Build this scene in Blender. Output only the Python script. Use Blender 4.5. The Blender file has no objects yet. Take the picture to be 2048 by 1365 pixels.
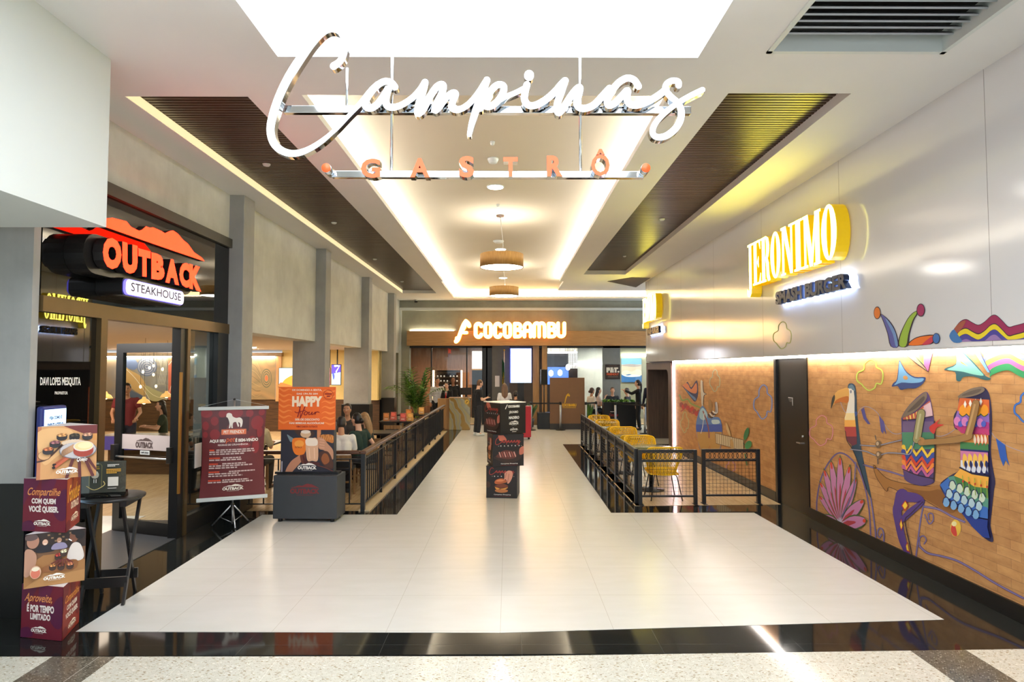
import bpy, bmesh, math, random
from mathutils import Vector, Matrix, Euler
R = math.radians
random.seed(7)
sc = bpy.context.scene
COL = sc.collection

# ---------------------------------------------------------------- camera
H = 2.1
F = 1250.0                      # focal length in pixels of the 2048 px wide frame
PITCH = math.atan(54.5 / F)
YAW = math.atan(7.0 / F)
cam_d = bpy.data.cameras.new('camera')
cam_d.sensor_width = 36.0
cam_d.lens = F / 2048 * 36.0
cam_d.clip_start = 0.05
cam = bpy.data.objects.new('camera', cam_d)
cam.location = (0, 0, H)
cam.rotation_euler = (R(90) + PITCH, 0, -YAW)
COL.objects.link(cam)
sc.camera = cam
# ---------------------------------------------------------------- world and exposure
sc.view_settings.view_transform = 'Standard'
sc.view_settings.look = 'None'
sc.view_settings.gamma = 1.0
sc.view_settings.exposure = 1.18
sc.view_settings.use_curve_mapping = False
world = bpy.data.worlds.new('mall_daylight')
sc.world = world
world.use_nodes = True
world.node_tree.nodes['Background'].inputs[0].default_value = (0.78, 0.90, 1.0, 1)
world.node_tree.nodes['Background'].inputs[1].default_value = 0.8
sc.cycles.max_bounces = 8
sc.cycles.diffuse_bounces = 4
sc.cycles.glossy_bounces = 4
sc.cycles.transparent_max_bounces = 12
sc.cycles.sample_clamp_indirect = 6.0
sc.cycles.caustics_reflective = False
sc.cycles.caustics_refractive = False

# area lamps for the interiors
def area_light(name, loc, size, size_y, power, col=(1, 1, 1), rot=(0, 0, 0), spread=180):
    d = bpy.data.lights.new(name, 'AREA')
    d.shape = 'RECTANGLE'; d.size = size; d.size_y = size_y; d.energy = power; d.color = col
    d.spread = R(spread)
    o = bpy.data.objects.new(name, d); o.location = loc; o.rotation_euler = rot
    COL.objects.link(o)
    return o

# ---------------------------------------------------------------- picture geometry -> place
CR = cam.rotation_euler.to_matrix()
CO = Vector((0, 0, H))
def ray(px, py):
    return CR @ Vector(((px - 1024.0) / F, -(py - 682.5) / F, -1.0))
def onX(px, py, X):
    d = ray(px, py); return CO + d * (X / d.x)
def onY(px, py, Y):
    d = ray(px, py); return CO + d * (Y / d.y)
def onZ(px, py, Z=0.0):
    d = ray(px, py); return CO + d * ((Z - H) / d.z)

# ---------------------------------------------------------------- materials
def lin(c):
    c = c / 255.0
    return c / 12.92 if c <= 0.04045 else ((c + 0.055) / 1.055) ** 2.4
def rgb(r, g, b):
    return (lin(r), lin(g), lin(b), 1.0)
MC = {}
def mat(name, c, rough=0.5, metal=0.0, emit=None, es=0.0, noise=0.06, nscale=9.0, spec=0.5, alpha=1.0, coat=0.0):
    """principled material with a little procedural wear; c is an sRGB triple 0..255"""
    key = (name, c, rough, metal, emit, es)
    if key in MC: return MC[key]
    m = bpy.data.materials.new(name); m.use_nodes = True
    nt = m.node_tree; b = nt.nodes['Principled BSDF']
    b.inputs['Roughness'].default_value = rough
    b.inputs['Metallic'].default_value = metal
    b.inputs['Specular IOR Level'].default_value = spec
    b.inputs['Coat Weight'].default_value = coat
    base = rgb(*c)
    if noise > 0:
        tc = nt.nodes.new('ShaderNodeTexCoord'); n = nt.nodes.new('ShaderNodeTexNoise')
        n.inputs['Scale'].default_value = nscale; n.inputs['Detail'].default_value = 4
        nt.links.new(tc.outputs['Object'], n.inputs['Vector'])
        mx = nt.nodes.new('ShaderNodeMix'); mx.data_type = 'RGBA'
        mx.inputs['A'].default_value = tuple(x * (1 - noise) for x in base[:3]) + (1,)
        mx.inputs['B'].default_value = tuple(min(1, x * (1 + noise)) for x in base[:3]) + (1,)
        nt.links.new(n.outputs['Fac'], mx.inputs['Factor'])
        nt.links.new(mx.outputs['Result'], b.inputs['Base Color'])
    else:
        b.inputs['Base Color'].default_value = base
    if emit:
        b.inputs['Emission Color'].default_value = rgb(*emit)
        b.inputs['Emission Strength'].default_value = es
    b.inputs['Alpha'].default_value = alpha
    MC[key] = m
    return m
def paint(c, rough=0.55, coat=0.0):
    return mat('print_ink', tuple(c), rough, noise=0.03, coat=coat)
def glow(name, c, s):
    return mat(name, c, 0.5, emit=c, es=s, noise=0)

class N:
    """small node-graph helper"""
    def __init__(s, name):
        s.m = bpy.data.materials.new(name); s.m.use_nodes = True
        s.t = s.m.node_tree; s.b = s.t.nodes['Principled BSDF']
        s.tc = s.t.nodes.new('ShaderNodeTexCoord')
    def new(s, typ, **kw):
        n = s.t.nodes.new(typ)
        for k, v in kw.items():
            if k in n.inputs: n.inputs[k].default_value = v
            else: setattr(n, k, v)
        return n
    def link(s, a, b): s.t.links.new(a, b)
    def mapping(s, rot=(0, 0, 0), scale=(1, 1, 1), loc=(0, 0, 0)):
        mp = s.new('ShaderNodeMapping'); mp.inputs['Rotation'].default_value = rot
        mp.inputs['Scale'].default_value = scale; mp.inputs['Location'].default_value = loc
        s.link(s.tc.outputs['Object'], mp.inputs['Vector']); return mp.outputs['Vector']
    def noise(s, vec, scale, detail=4, rough=0.5):
        n = s.new('ShaderNodeTexNoise'); n.inputs['Scale'].default_value = scale
        n.inputs['Detail'].default_value = detail; n.inputs['Roughness'].default_value = rough
        s.link(vec, n.inputs['Vector']); return n.outputs['Fac']
    def ramp(s, fac, stops):
        r = s.new('ShaderNodeValToRGB'); e = r.color_ramp.elements
        while len(e) < len(stops): e.new(0.5)
        for i, (p, c) in enumerate(stops):
            e[i].position = p; e[i].color = c
        s.link(fac, r.inputs['Fac']); return r.outputs['Color']
    def mix(s, fac, a, b, blend='MIX'):
        m = s.new('ShaderNodeMix'); m.data_type = 'RGBA'; m.blend_type = blend
        for k, v in (('Factor', fac), ('A', a), ('B', b)):
            if hasattr(v, 'links') or hasattr(v, 'is_linked'): s.link(v, m.inputs[k])
            else: m.inputs[k].default_value = v
        return m.outputs['Result']
    def bump(s, h, strength=0.3, dist=0.01):
        b = s.new('ShaderNodeBump'); b.inputs['Strength'].default_value = strength
        b.inputs['Distance'].default_value = dist
        s.link(h, b.inputs['Height']); s.link(b.outputs['Normal'], s.b.inputs['Normal'])
    def base(s, c): s.link(c, s.b.inputs['Base Color'])
    def rough(s, r):
        if isinstance(r, (int, float)): s.b.inputs['Roughness'].default_value = r
        else: s.link(r, s.b.inputs['Roughness'])
    def math(s, op, a, b=0.0):
        m = s.new('ShaderNodeMath'); m.operation = op
        for i, v in enumerate((a, b)):
            if isinstance(v, (int, float)): m.inputs[i].default_value = v
            else: s.link(v, m.inputs[i])
        return m.outputs[0]

def concrete(name, c, rough=0.75):
    n = N(name); v = n.mapping()
    f = n.noise(v, 1.6, 6, 0.62)
    g = n.noise(n.mapping(scale=(7, 7, 0.8)), 2.5, 3)
    a = rgb(*[x * 0.92 for x in c]); b = rgb(*[min(255, x * 1.06) for x in c])
    col = n.ramp(f, [(0.3, a), (0.7, b)])
    col = n.mix(0.12, col, n.ramp(g, [(0.3, a), (0.7, b)]))
    n.base(col); n.rough(rough); n.bump(f, 0.08, 0.01)
    return n.m
def tile_floor():
    n = N('porcelain_floor_tile'); v = n.mapping(loc=(0.065 + 9.1, -5.10 + 7.8, 0))
    sep = n.new('ShaderNodeSeparateXYZ'); n.link(v, sep.inputs[0])
    def groove(o, pitch):
        m = n.math('MODULO', o, pitch); d = n.math('ABSOLUTE', n.math('SUBTRACT', m, pitch / 2))
        return n.math('GREATER_THAN', d, pitch / 2 - 0.0022)
    g = n.math('MAXIMUM', groove(sep.outputs[0], 0.91), groove(sep.outputs[1], 0.78))
    w = n.noise(n.mapping(scale=(1, 3, 1)), 2.2, 5)
    c = n.ramp(w, [(0.3, rgb(206, 205, 198)), (0.7, rgb(211, 210, 204))])
    c = n.mix(n.math('MULTIPLY', g, 0.55), c, rgb(160, 152, 134))
    n.base(c)
    n.rough(n.ramp(n.noise(n.tc.outputs['Object'], 6, 3), [(0.3, (0.24, 0.24, 0.24, 1)), (0.7, (0.27, 0.27, 0.27, 1))]))
    return n.m
def granite():
    n = N('black_polished_granite'); v = n.tc.outputs['Object']
    sp = n.noise(v, 260, 2, 0.8)
    c = n.ramp(sp, [(0.55, rgb(17, 19, 19)), (0.63, rgb(62, 66, 64))])
    sep = n.new('ShaderNodeSeparateXYZ'); n.link(n.mapping(loc=(50.3, 50.35, 0)), sep.inputs[0])
    def groove(o, pitch):
        m = n.math('MODULO', o, pitch); d = n.math('ABSOLUTE', n.math('SUBTRACT', m, pitch / 2))
        return n.math('GREATER_THAN', d, pitch / 2 - 0.0015)
    g = n.math('MAXIMUM', groove(sep.outputs[0], 1.05), groove(sep.outputs[1], 1.2))
    n.base(n.mix(g, c, rgb(70, 72, 68))); n.rough(0.06)
    return n.m
def terrazzo():
    n = N('terrazzo_stone'); v = n.tc.outputs['Object']
    def chips(scale, th, stops, prev):
        vo = n.new('ShaderNodeTexVoronoi'); vo.inputs['Scale'].default_value = scale
        wob = n.new('ShaderNodeMapping'); wob.inputs['Scale'].default_value = (1, 1.9, 1); wob.inputs['Rotation'].default_value = (0, 0, scale)
        n.link(v, wob.inputs['Vector']); n.link(wob.outputs['Vector'], vo.inputs['Vector'])
        sep = n.new('ShaderNodeSeparateColor'); n.link(vo.outputs['Color'], sep.inputs[0])
        cc = n.ramp(sep.outputs[0], stops)
        near = n.math('LESS_THAN', vo.outputs['Distance'], th)
        keep = n.math('MULTIPLY', near, n.math('GREATER_THAN', sep.outputs[1], 0.45))
        return n.mix(keep, prev, cc)
    light = n.ramp(n.noise(v, 30, 3), [(0.3, rgb(198, 195, 180)), (0.7, rgb(214, 212, 200))])
    light = chips(34, 0.34, [(0.2, rgb(150, 132, 104)), (0.5, rgb(190, 178, 150)), (0.8, rgb(236, 232, 220))], light)
    light = chips(70, 0.30, [(0.3, rgb(140, 126, 100)), (0.7, rgb(196, 188, 166))], light)
    dark = n.ramp(n.noise(v, 30, 3), [(0.3, rgb(92, 86, 74)), (0.7, rgb(112, 105, 92))])
    dark = chips(60, 0.36, [(0.3, rgb(60, 56, 48)), (0.6, rgb(140, 132, 116)), (0.85, rgb(178, 170, 156))], dark)
    sep = n.new('ShaderNodeSeparateXYZ'); n.link(v, sep.inputs[0])
    def band(x0, x1):
        return n.math('MULTIPLY', n.math('GREATER_THAN', sep.outputs[0], x0), n.math('LESS_THAN', sep.outputs[0], x1))
    k = n.math('MAXIMUM', band(2.99, 3.41), band(-3.32, -2.86))
    c = n.mix(k, light, dark)
    m = n.math('MODULO', n.math('ADD', sep.outputs[0], 50.14), 0.655)
    g = n.math('GREATER_THAN', n.math('ABSOLUTE', n.math('SUBTRACT', m, 0.3275)), 0.3255)
    c = n.mix(n.math('MULTIPLY', g, 0.55), c, rgb(240, 236, 224))
    n.base(c); n.rough(0.12)
    return n.m
def brick():
    n = N('painted_stone_brick'); v = n.mapping(rot=(R(90), 0, R(90)))
    sep = n.new('ShaderNodeSeparateXYZ'); n.link(n.tc.outputs['Object'], sep.inputs[0])
    comb = n.new('ShaderNodeCombineXYZ'); wx = n.noise(n.mapping(scale=(1, 1.2, 0.3)), 3.5, 3); n.link(n.math('ADD', sep.outputs[1], n.math('MULTIPLY', wx, 0.10)), comb.inputs[0]); n.link(n.math('ADD', sep.outputs[2], n.math('MULTIPLY', n.noise(n.mapping(scale=(1, 1, 2)), 9.0, 3), 0.012)), comb.inputs[1])
    b = n.new('ShaderNodeTexBrick'); n.link(comb.outputs[0], b.inputs['Vector'])
    for k, x in (('Scale', 1.0), ('Mortar Size', 0.0028), ('Mortar Smooth', 0.2), ('Bias', 0.0), ('Brick Width', 0.27), ('Row Height', 0.082)):
        b.inputs[k].default_value = x
    b.offset = 0.45
    b.inputs['Color1'].default_value = rgb(200, 147, 90); b.inputs['Color2'].default_value = rgb(176, 124, 72)
    b.inputs['Mortar'].default_value = rgb(142, 98, 58)
    w = n.noise(n.mapping(scale=(1, 1, 2.5)), 5, 5, 0.6)
    c = n.mix(0.4, b.outputs['Color'], n.ramp(w, [(0.3, rgb(152, 104, 58)), (0.72, rgb(222, 174, 114))]))
    n.base(c); n.rough(0.7)
    h = n.math('ADD', n.math('MULTIPLY', b.outputs['Fac'], -1.0), n.math('MULTIPLY', w, 0.5))
    n.bump(h, 0.45, 0.012)
    return n.m
def wood(name, c1, c2, rough=0.45, axis='Z', scale=1.0):
    n = N(name)
    sc_ = {'Z': (9, 9, 0.7), 'X': (0.7, 9, 9), 'Y': (9, 0.7, 9)}[axis]
    v = n.mapping(scale=tuple(s * scale for s in sc_))
    f = n.noise(v, 3.2, 6, 0.6)
    n.base(n.ramp(f, [(0.3, rgb(*c1)), (0.7, rgb(*c2))])); n.rough(rough); n.bump(f, 0.06, 0.004)
    return n.m
def contour(name, cs, scale, rough=0.5):
    """flowing ring pattern (interior wall art)"""
    n = N(name); v = n.mapping(scale=(0.45, 0.45, 0.45))
    f = n.noise(v, scale, 2, 0.4)
    w = n.math('FRACT', n.math('MULTIPLY', f, 13.0))
    k = len(cs) - 1
    n.base(n.mix(0.5, n.ramp(w, [(i / k, rgb(*c)) for i, c in enumerate(cs)]), n.ramp(f, [(0.3 + 0.4 * i / k, rgb(*c)) for i, c in enumerate(cs)])))
    n.rough(rough)
    return n.m
def glass(name, tint=(235, 240, 240), refl=0.035, rough=0.02):
    m = bpy.data.materials.new(name); m.use_nodes = True; nt = m.node_tree
    out = nt.nodes['Material Output']; nt.nodes.remove(nt.nodes['Principled BSDF'])
    tr = nt.nodes.new('ShaderNodeBsdfTransparent'); tr.inputs[0].default_value = rgb(*tint)
    gl = nt.nodes.new('ShaderNodeBsdfGlossy'); gl.inputs['Roughness'].default_value = rough
    fr = nt.nodes.new('ShaderNodeLayerWeight'); fr.inputs[0].default_value = 0.5
    mx = nt.nodes.new('ShaderNodeMixShader')
    pw = nt.nodes.new('ShaderNodeMath'); pw.operation = 'POWER'; pw.inputs[1].default_value = 5.0
    ml = nt.nodes.new('ShaderNodeMath'); ml.operation = 'MULTIPLY_ADD'; ml.inputs[1].default_value = 0.8; ml.inputs[2].default_value = refl
    nt.links.new(fr.outputs['Facing'], pw.inputs[0]); nt.links.new(pw.outputs[0], ml.inputs[0]); nt.links.new(ml.outputs[0], mx.inputs[0])
    nt.links.new(tr.outputs[0], mx.inputs[1]); nt.links.new(gl.outputs[0], mx.inputs[2])
    nt.links.new(mx.outputs[0], out.inputs['Surface'])
    return m
def lattice(name, c, pitch, bar, metal=0.0, rough=0.4, plane='XZ'):
    """woven wire: alpha holes"""
    n = N(name); sep = n.new('ShaderNodeSeparateXYZ'); n.link(n.tc.outputs['Object'], sep.inputs[0])
    i, j = {'XZ': (0, 2), 'YZ': (1, 2), 'XY': (0, 1)}[plane]
    def ln(o):
        m = n.math('MODULO', n.math('ADD', o, 100.0), pitch)
        return n.math('LESS_THAN', m, bar)
    n.link(n.math('MAXIMUM', ln(sep.outputs[i]), ln(sep.outputs[j])), n.b.inputs['Alpha'])
    n.b.inputs['Base Color'].default_value = rgb(*c); n.b.inputs['Metallic'].default_value = metal; n.rough(rough)
    return n.m

M_TILE, M_GRAN, M_TERR, M_BRICK = tile_floor(), granite(), terrazzo(), brick()
M_CONC = concrete('troweled_cement', (208, 210, 204))
M_PILL = concrete('shade_toned_cement', (164, 165, 163))  # same cement as the walls, shade on pillar fronts put into the colour
M_BACK = concrete('green_grey_cement', (158, 158, 142))
M_CEIL = mat('white_plaster', (228, 228, 227), 0.8, noise=0.03, nscale=1.5)
M_WHITE = mat('white_paint', (212, 218, 216), 0.6, noise=0.03, nscale=1.2)
M_PANEL = mat('white_lacquer_panel', (218, 219, 222), 0.12, metal=0.1, noise=0.02, nscale=0.8, spec=0.6)
M_BLACK = mat('black_paint', (10, 10, 11), 0.35)
M_BMET = mat('black_powder_coat', (22, 23, 25), 0.38, noise=0.1)
M_BGLS = mat('black_glass_fascia', (12, 12, 12), 0.012, noise=0.0, spec=0.8)
M_GOLD = mat('bronze_anodised_frame', (104, 84, 54), 0.35, metal=0.6, noise=0.08)
M_CHROME = mat('polished_chrome', (205, 208, 212), 0.06, metal=1.0, noise=0)
M_STEEL = mat('brushed_steel', (190, 192, 196), 0.28, metal=0.9, noise=0.05)
M_SLAT = wood('dark_walnut_slat', (54, 38, 28), (84, 62, 46), 0.32, 'X')
M_SLATB = mat('black_slat_backing', (20, 15, 12), 0.6)
M_FWOOD = wood('beige_wood_plank_floor', (170, 142, 104), (205, 178, 136), 0.25, 'Y')
M_OAK = wood('oak_veneer', (166, 124, 76), (192, 150, 98), 0.45, 'X')
M_OAKV = wood('oak_veneer_upright', (166, 124, 76), (192, 150, 98), 0.45, 'Z')
M_BRN = wood('brown_portal_wood', (70, 54, 44), (98, 78, 62), 0.5, 'Z')
M_HANDR = wood('dark_handrail_wood', (70, 42, 28), (104, 66, 44), 0.3, 'Y')
M_GLASS = glass('clear_glass')
M_YEL = mat('yellow_enamel', (240, 192, 16), 0.42, noise=0.05)
# ---------------------------------------------------------------- mesh builder
class MB:
    def __init__(s): s.v, s.f, s.mi, s.sm, s.mats = [], [], [], [], []
    def m(s, mt):
        if mt not in s.mats: s.mats.append(mt)
        return s.mats.index(mt)
    def add(s, vs, fs, mt, smooth=False):
        o = len(s.v); k = s.m(mt)
        s.v.extend(tuple(v) for v in vs)
        for f in fs:
            s.f.append(tuple(i + o for i in f)); s.mi.append(k); s.sm.append(smooth)
        return s
    def box(s, lo, hi, mt, M=None):
        x0, y0, z0 = lo; x1, y1, z1 = hi
        vs = [(x0,y0,z0),(x1,y0,z0),(x1,y1,z0),(x0,y1,z0),(x0,y0,z1),(x1,y0,z1),(x1,y1,z1),(x0,y1,z1)]
        if M: vs = [M @ Vector(v) for v in vs]
        return s.add(vs, [(0,3,2,1),(4,5,6,7),(0,1,5,4),(1,2,6,5),(2,3,7,6),(3,0,4,7)], mt)
    def bar(s, p0, p1, w, h, mt, up=(0, 0, 1)):
        p0, p1 = Vector(p0), Vector(p1); d = (p1 - p0).normalized(); up = Vector(up)
        if abs(d.dot(up)) > 0.99: up = Vector((1, 0, 0))
        a = d.cross(up).normalized() * w / 2; b = a.cross(d).normalized() * h / 2
        vs = [p0 - a - b, p0 + a - b, p0 + a + b, p0 - a + b, p1 - a - b, p1 + a - b, p1 + a + b, p1 - a + b]
        return s.add(vs, [(0,3,2,1),(4,5,6,7),(0,1,5,4),(1,2,6,5),(2,3,7,6),(3,0,4,7)], mt)
    def tube(s, pts, r, mt, n=8, cap=True):
        pts = [Vector(p) for p in pts]; rs = r if isinstance(r, (list, tuple)) else [r] * len(pts)
        vs, fs = [], []
        ref = None
        for i, p in enumerate(pts):
            d = (pts[min(i + 1, len(pts) - 1)] - pts[max(i - 1, 0)]).normalized()
            if ref is None:
                ref = Vector((0, 0, 1)) if abs(d.z) < 0.9 else Vector((1, 0, 0))
            a = d.cross(ref).normalized(); b = a.cross(d).normalized(); ref = b
            for k in range(n):
                t = 2 * math.pi * k / n
                vs.append(p + a * math.cos(t) * rs[i] + b * math.sin(t) * rs[i])
        for i in range(len(pts) - 1):
            for k in range(n):
                fs.append((i * n + k, i * n + (k + 1) % n, (i + 1) * n + (k + 1) % n, (i + 1) * n + k))
        if cap:
            fs.append(tuple(range(n - 1, -1, -1))); fs.append(tuple((len(pts) - 1) * n + k for k in range(n)))
        return s.add(vs, fs, mt, True)
    def lathe(s, prof, mt, c=(0, 0, 0), n=24, smooth=True):
        vs, fs = [], []
        for r, z in prof:
            for k in range(n):
                t = 2 * math.pi * k / n; vs.append((c[0] + r * math.cos(t), c[1] + r * math.sin(t), c[2] + z))
        for i in range(len(prof) - 1):
            for k in range(n):
                fs.append((i * n + k, i * n + (k + 1) % n, (i + 1) * n + (k + 1) % n, (i + 1) * n + k))
        fs.append(tuple(range(n - 1, -1, -1))); fs.append(tuple((len(prof) - 1) * n + k for k in range(n)))
        return s.add(vs, fs, mt, smooth)
    def ball(s, c, r, mt, nu=14, nv=10, M=None):
        r = (r, r, r) if isinstance(r, (int, float)) else r
        vs, fs = [], []
        for j in range(nv + 1):
            ph = math.pi * j / nv
            for i in range(nu):
                t = 2 * math.pi * i / nu
                v = Vector((r[0] * math.sin(ph) * math.cos(t), r[1] * math.sin(ph) * math.sin(t), r[2] * math.cos(ph)))
                vs.append((M @ v if M else v) + Vector(c))
        for j in range(nv):
            for i in range(nu):
                fs.append((j * nu + i, (j + 1) * nu + i, (j + 1) * nu + (i + 1) % nu, j * nu + (i + 1) % nu))
        return s.add(vs, fs, mt, True)
    def prism(s, P, poly, d0, d1, mt, side=None):
        """P(x,y,off)->point; poly 2D; closed solid between offsets d0 (back) and d1 (front)"""
        n = len(poly)
        vs = [P(x, y, d1) for x, y in poly] + [P(x, y, d0) for x, y in poly]
        s.add(vs, [tuple(range(n)), tuple(range(2 * n - 1, n - 1, -1))], mt)
        s.add(vs, [(i, i + n, (i + 1) % n + n, (i + 1) % n) for i in range(n)], side or mt)
        return s
    def build(s, name, parent=None, smooth=None, bevel=0.0):
        me = bpy.data.meshes.new(name)
        me.from_pydata(s.v, [], s.f)
        for mt in s.mats: me.materials.append(mt)
        me.polygons.foreach_set('material_index', s.mi)
        me.polygons.foreach_set('use_smooth', [smooth if smooth is not None else x for x in s.sm])
        me.validate(); me.update()
        o = bpy.data.objects.new(name, me); COL.objects.link(o)
        if parent: o.parent = parent
        if bevel > 0:
            b = o.modifiers.new('edge', 'BEVEL'); b.width = bevel; b.segments = 2; b.limit_method = 'ANGLE'
        return o

def tag(o, label, cat, group=None, kind=None):
    o['label'] = label; o['category'] = cat
    if group: o['group'] = group
    if kind: o['kind'] = kind
    return o
def root(name, label, cat, loc=(0, 0, 0), rz=0.0, group=None):
    o = bpy.data.objects.new(name, None); o.empty_display_size = 0.1
    o.location = loc; o.rotation_euler = (0, 0, rz); COL.objects.link(o)
    return tag(o, label, cat, group)
def struct(name, mb, parent=None, **k):
    o = mb.build(name, parent, **k)
    if not parent: o['kind'] = 'structure'
    return o
def copy_thing(src, loc, rz=0.0, label=None):
    c = src.copy(); COL.objects.link(c); c.location = loc; c.rotation_euler = (0, 0, rz)
    if label: c['label'] = label
    for ch in list(src.children):
        d = ch.copy(); COL.objects.link(d); d.parent = c
        for g in list(ch.children):
            e = g.copy(); COL.objects.link(e); e.parent = d
    return c

# ---------------------------------------------------------------- flat artwork and lettering
def plane(o, u, v):
    """origin = top left; u to the right, v downwards; P(x,y,off)"""
    o, u, v = Vector(o), Vector(u), Vector(v); n = v.cross(u).normalized()
    P = lambda x, y, off=0.0: o + u * x + v * y + n * off
    P.unit = True
    return P
def cr(pts, k=6, closed=False):
    """Catmull-Rom through pts (tuples of any length)"""
    out = []; n = len(pts)
    g = (lambda i: pts[i % n]) if closed else (lambda i: pts[max(0, min(n - 1, i))])
    for i in range(n if closed else n - 1):
        a, b, c, d = g(i - 1), g(i), g(i + 1), g(i + 2)
        for j in range(k):
            t = j / k
            out.append(tuple(0.5 * (2 * q + (-p + r) * t + (2 * p - 5 * q + 4 * r - s) * t * t + (-p + 3 * q - 3 * r + s) * t ** 3)
                             for p, q, r, s in zip(a, b, c, d)))
    if not closed: out.append(tuple(pts[-1]))
    return out
TXT = {}
def text_geo(s, bold=0.0):
    key = (s, bold)
    if key not in TXT:
        c = bpy.data.curves.new('lettering', 'FONT'); c.body = s; c.offset = bold; c.resolution_u = 3
        o = bpy.data.objects.new('lettering', c); COL.objects.link(o)
        me = bpy.data.meshes.new_from_object(o.evaluated_get(bpy.context.evaluated_depsgraph_get()))
        vs = [(v.co.x, v.co.y) for v in me.vertices]; fs = [tuple(p.vertices) for p in me.polygons]
        bpy.data.objects.remove(o); bpy.data.curves.remove(c); bpy.data.meshes.remove(me)
        x0 = min(v[0] for v in vs); x1 = max(v[0] for v in vs); y0 = min(v[1] for v in vs); y1 = max(v[1] for v in vs)
        TXT[key] = ([((x - x0) / (x1 - x0), (y1 - y) / (y1 - y0)) for x, y in vs], fs)
    return TXT[key]
def boundary(fs):
    e = {}
    for f in fs:
        for i in range(len(f)):
            a, b = f[i], f[(i + 1) % len(f)]; e[(a, b)] = 1
    return [k for k in e if (k[1], k[0]) not in e]
class Art:
    def __init__(s, P, eps=0.0006, start=0.0012, rough=0.55, emit=0.0, coat=0.0, mb=None):
        s.P, s.eps, s.k, s.mb, s.r, s.e, s.c = P, eps, start, mb or MB(), rough, emit, coat
    def col(s, c):
        if not isinstance(c, tuple): return c
        return glow('lit_print', c, s.e) if s.e else paint(c, s.r, s.c)
    def off(s):
        s.k += s.eps; return s.k
    def clip(s, pts):
        return [(min(1, max(0, x)), min(1, max(0, y))) for x, y in pts] if getattr(s.P, 'unit', False) else pts
    def poly(s, pts, c):
        pts = s.clip(pts); o = s.off(); s.mb.add([s.P(x, y, o) for x, y in pts], [tuple(range(len(pts)))], s.col(c)); return s
    def rect(s, x0, y0, x1, y1, c): return s.poly([(x0, y0), (x1, y0), (x1, y1), (x0, y1)], c)
    def ell(s, cx, cy, rx, ry, c, rot=0.0, n=20, a0=0, a1=360):
        k, q = math.cos(R(rot)), math.sin(R(rot)); p = []
        full = a1 - a0 >= 360
        for i in range(n if full else n + 1):
            t = R(a0 + (a1 - a0) * i / n); x, y = rx * math.cos(t), ry * math.sin(t)
            p.append((cx + x * k - y * q, cy + x * q + y * k))
        return s.poly(p, c)
    def blob(s, pts, c, k=5): return s.poly(cr(pts, k, True), c)
    def line(s, pts, w, c, smooth=5, closed=False, asp=1.0, d0=None, d1=None, side=None):
        """ribbon of width w; asp = height/width of the art unit so that the width stays even"""
        if smooth and len(pts) > 2: pts = cr(pts, smooth, closed)
        if closed: pts = list(pts) + [pts[0]]
        ws = w if isinstance(w, list) else [w] * len(pts)
        if len(ws) != len(pts):
            m = len(ws) - 1; ws = [ws[min(m, int(i * m / (len(pts) - 1)))] * (1 - (i * m / (len(pts) - 1)) % 1) + ws[min(m, int(i * m / (len(pts) - 1)) + 1)] * ((i * m / (len(pts) - 1)) % 1) for i in range(len(pts))]
        L, Rr = [], []
        for i, p in enumerate(pts):
            a, b = pts[max(0, i - 1)], pts[min(len(pts) - 1, i + 1)]
            dx, dy = b[0] - a[0], (b[1] - a[1]) * asp; q = math.hypot(dx, dy) or 1
            nx, ny = -dy / q * ws[i] / 2, dx / q * ws[i] / 2 / asp
            L.append((p[0] + nx, p[1] + ny)); Rr.append((p[0] - nx, p[1] - ny))
        def fan(p, w_, d):  # round end
            a0 = math.atan2(d[1], d[0]) - math.pi / 2
            return [(p[0] + math.cos(a0 + math.pi * j / 6) * w_ / 2, p[1] + math.sin(a0 + math.pi * j / 6) * w_ / 2 / asp) for j in range(1, 6)]
        n = len(pts); vs = L + Rr; fs = [(i, i + 1, n + i + 1, n + i) for i in range(n - 1)]
        if not closed:
            d = (pts[-1][0] - pts[-2][0], (pts[-1][1] - pts[-2][1]) * asp); o = len(vs)
            c1 = fan(pts[-1], ws[-1], d); vs = vs + c1; fs.append((n - 1,) + tuple(range(o + 4, o - 1, -1)) + (2 * n - 1,))
            d = (pts[0][0] - pts[1][0], (pts[0][1] - pts[1][1]) * asp); o = len(vs)
            c0 = fan(pts[0], ws[0], d); vs = vs + c0; fs.append((n,) + tuple(range(o + 4, o - 1, -1)) + (0,))
        if d1 is None:
            o = s.off(); s.mb.add([s.P(x, y, o) for x, y in s.clip(vs)], fs, s.col(c))
        else: s.solid(vs, fs, d0, d1, c, side)
        return s
    def solid(s, vs, fs, d0, d1, c, side=None):
        s.mb.add([s.P(x, y, d1) for x, y in vs], fs, s.col(c))
        m = len(vs); al = [s.P(x, y, d1) for x, y in vs] + [s.P(x, y, d0) for x, y in vs]
        bd = boundary(fs)
        s.mb.add(al, [(b, a, a + m, b + m) for a, b in bd] + [tuple(m + i for i in reversed(f)) for f in fs], s.col(side or c))
    def text(s, t, x0, y0, x1, y1, c, bold=0.02, shear=0.0, d0=None, d1=None, side=None, slant=0.0):
        vs, fs = text_geo(t, bold)
        vs = [(x0 + (x1 - x0) * x + shear * (y1 - y0) * (0.5 - y), y0 + (y1 - y0) * y + slant * x) for x, y in vs]
        if d1 is None:
            o = s.off(); s.mb.add([s.P(x, y, o) for x, y in vs], fs, s.col(c))
        else: s.solid(vs, fs, d0, d1, c, side)
        return s
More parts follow.
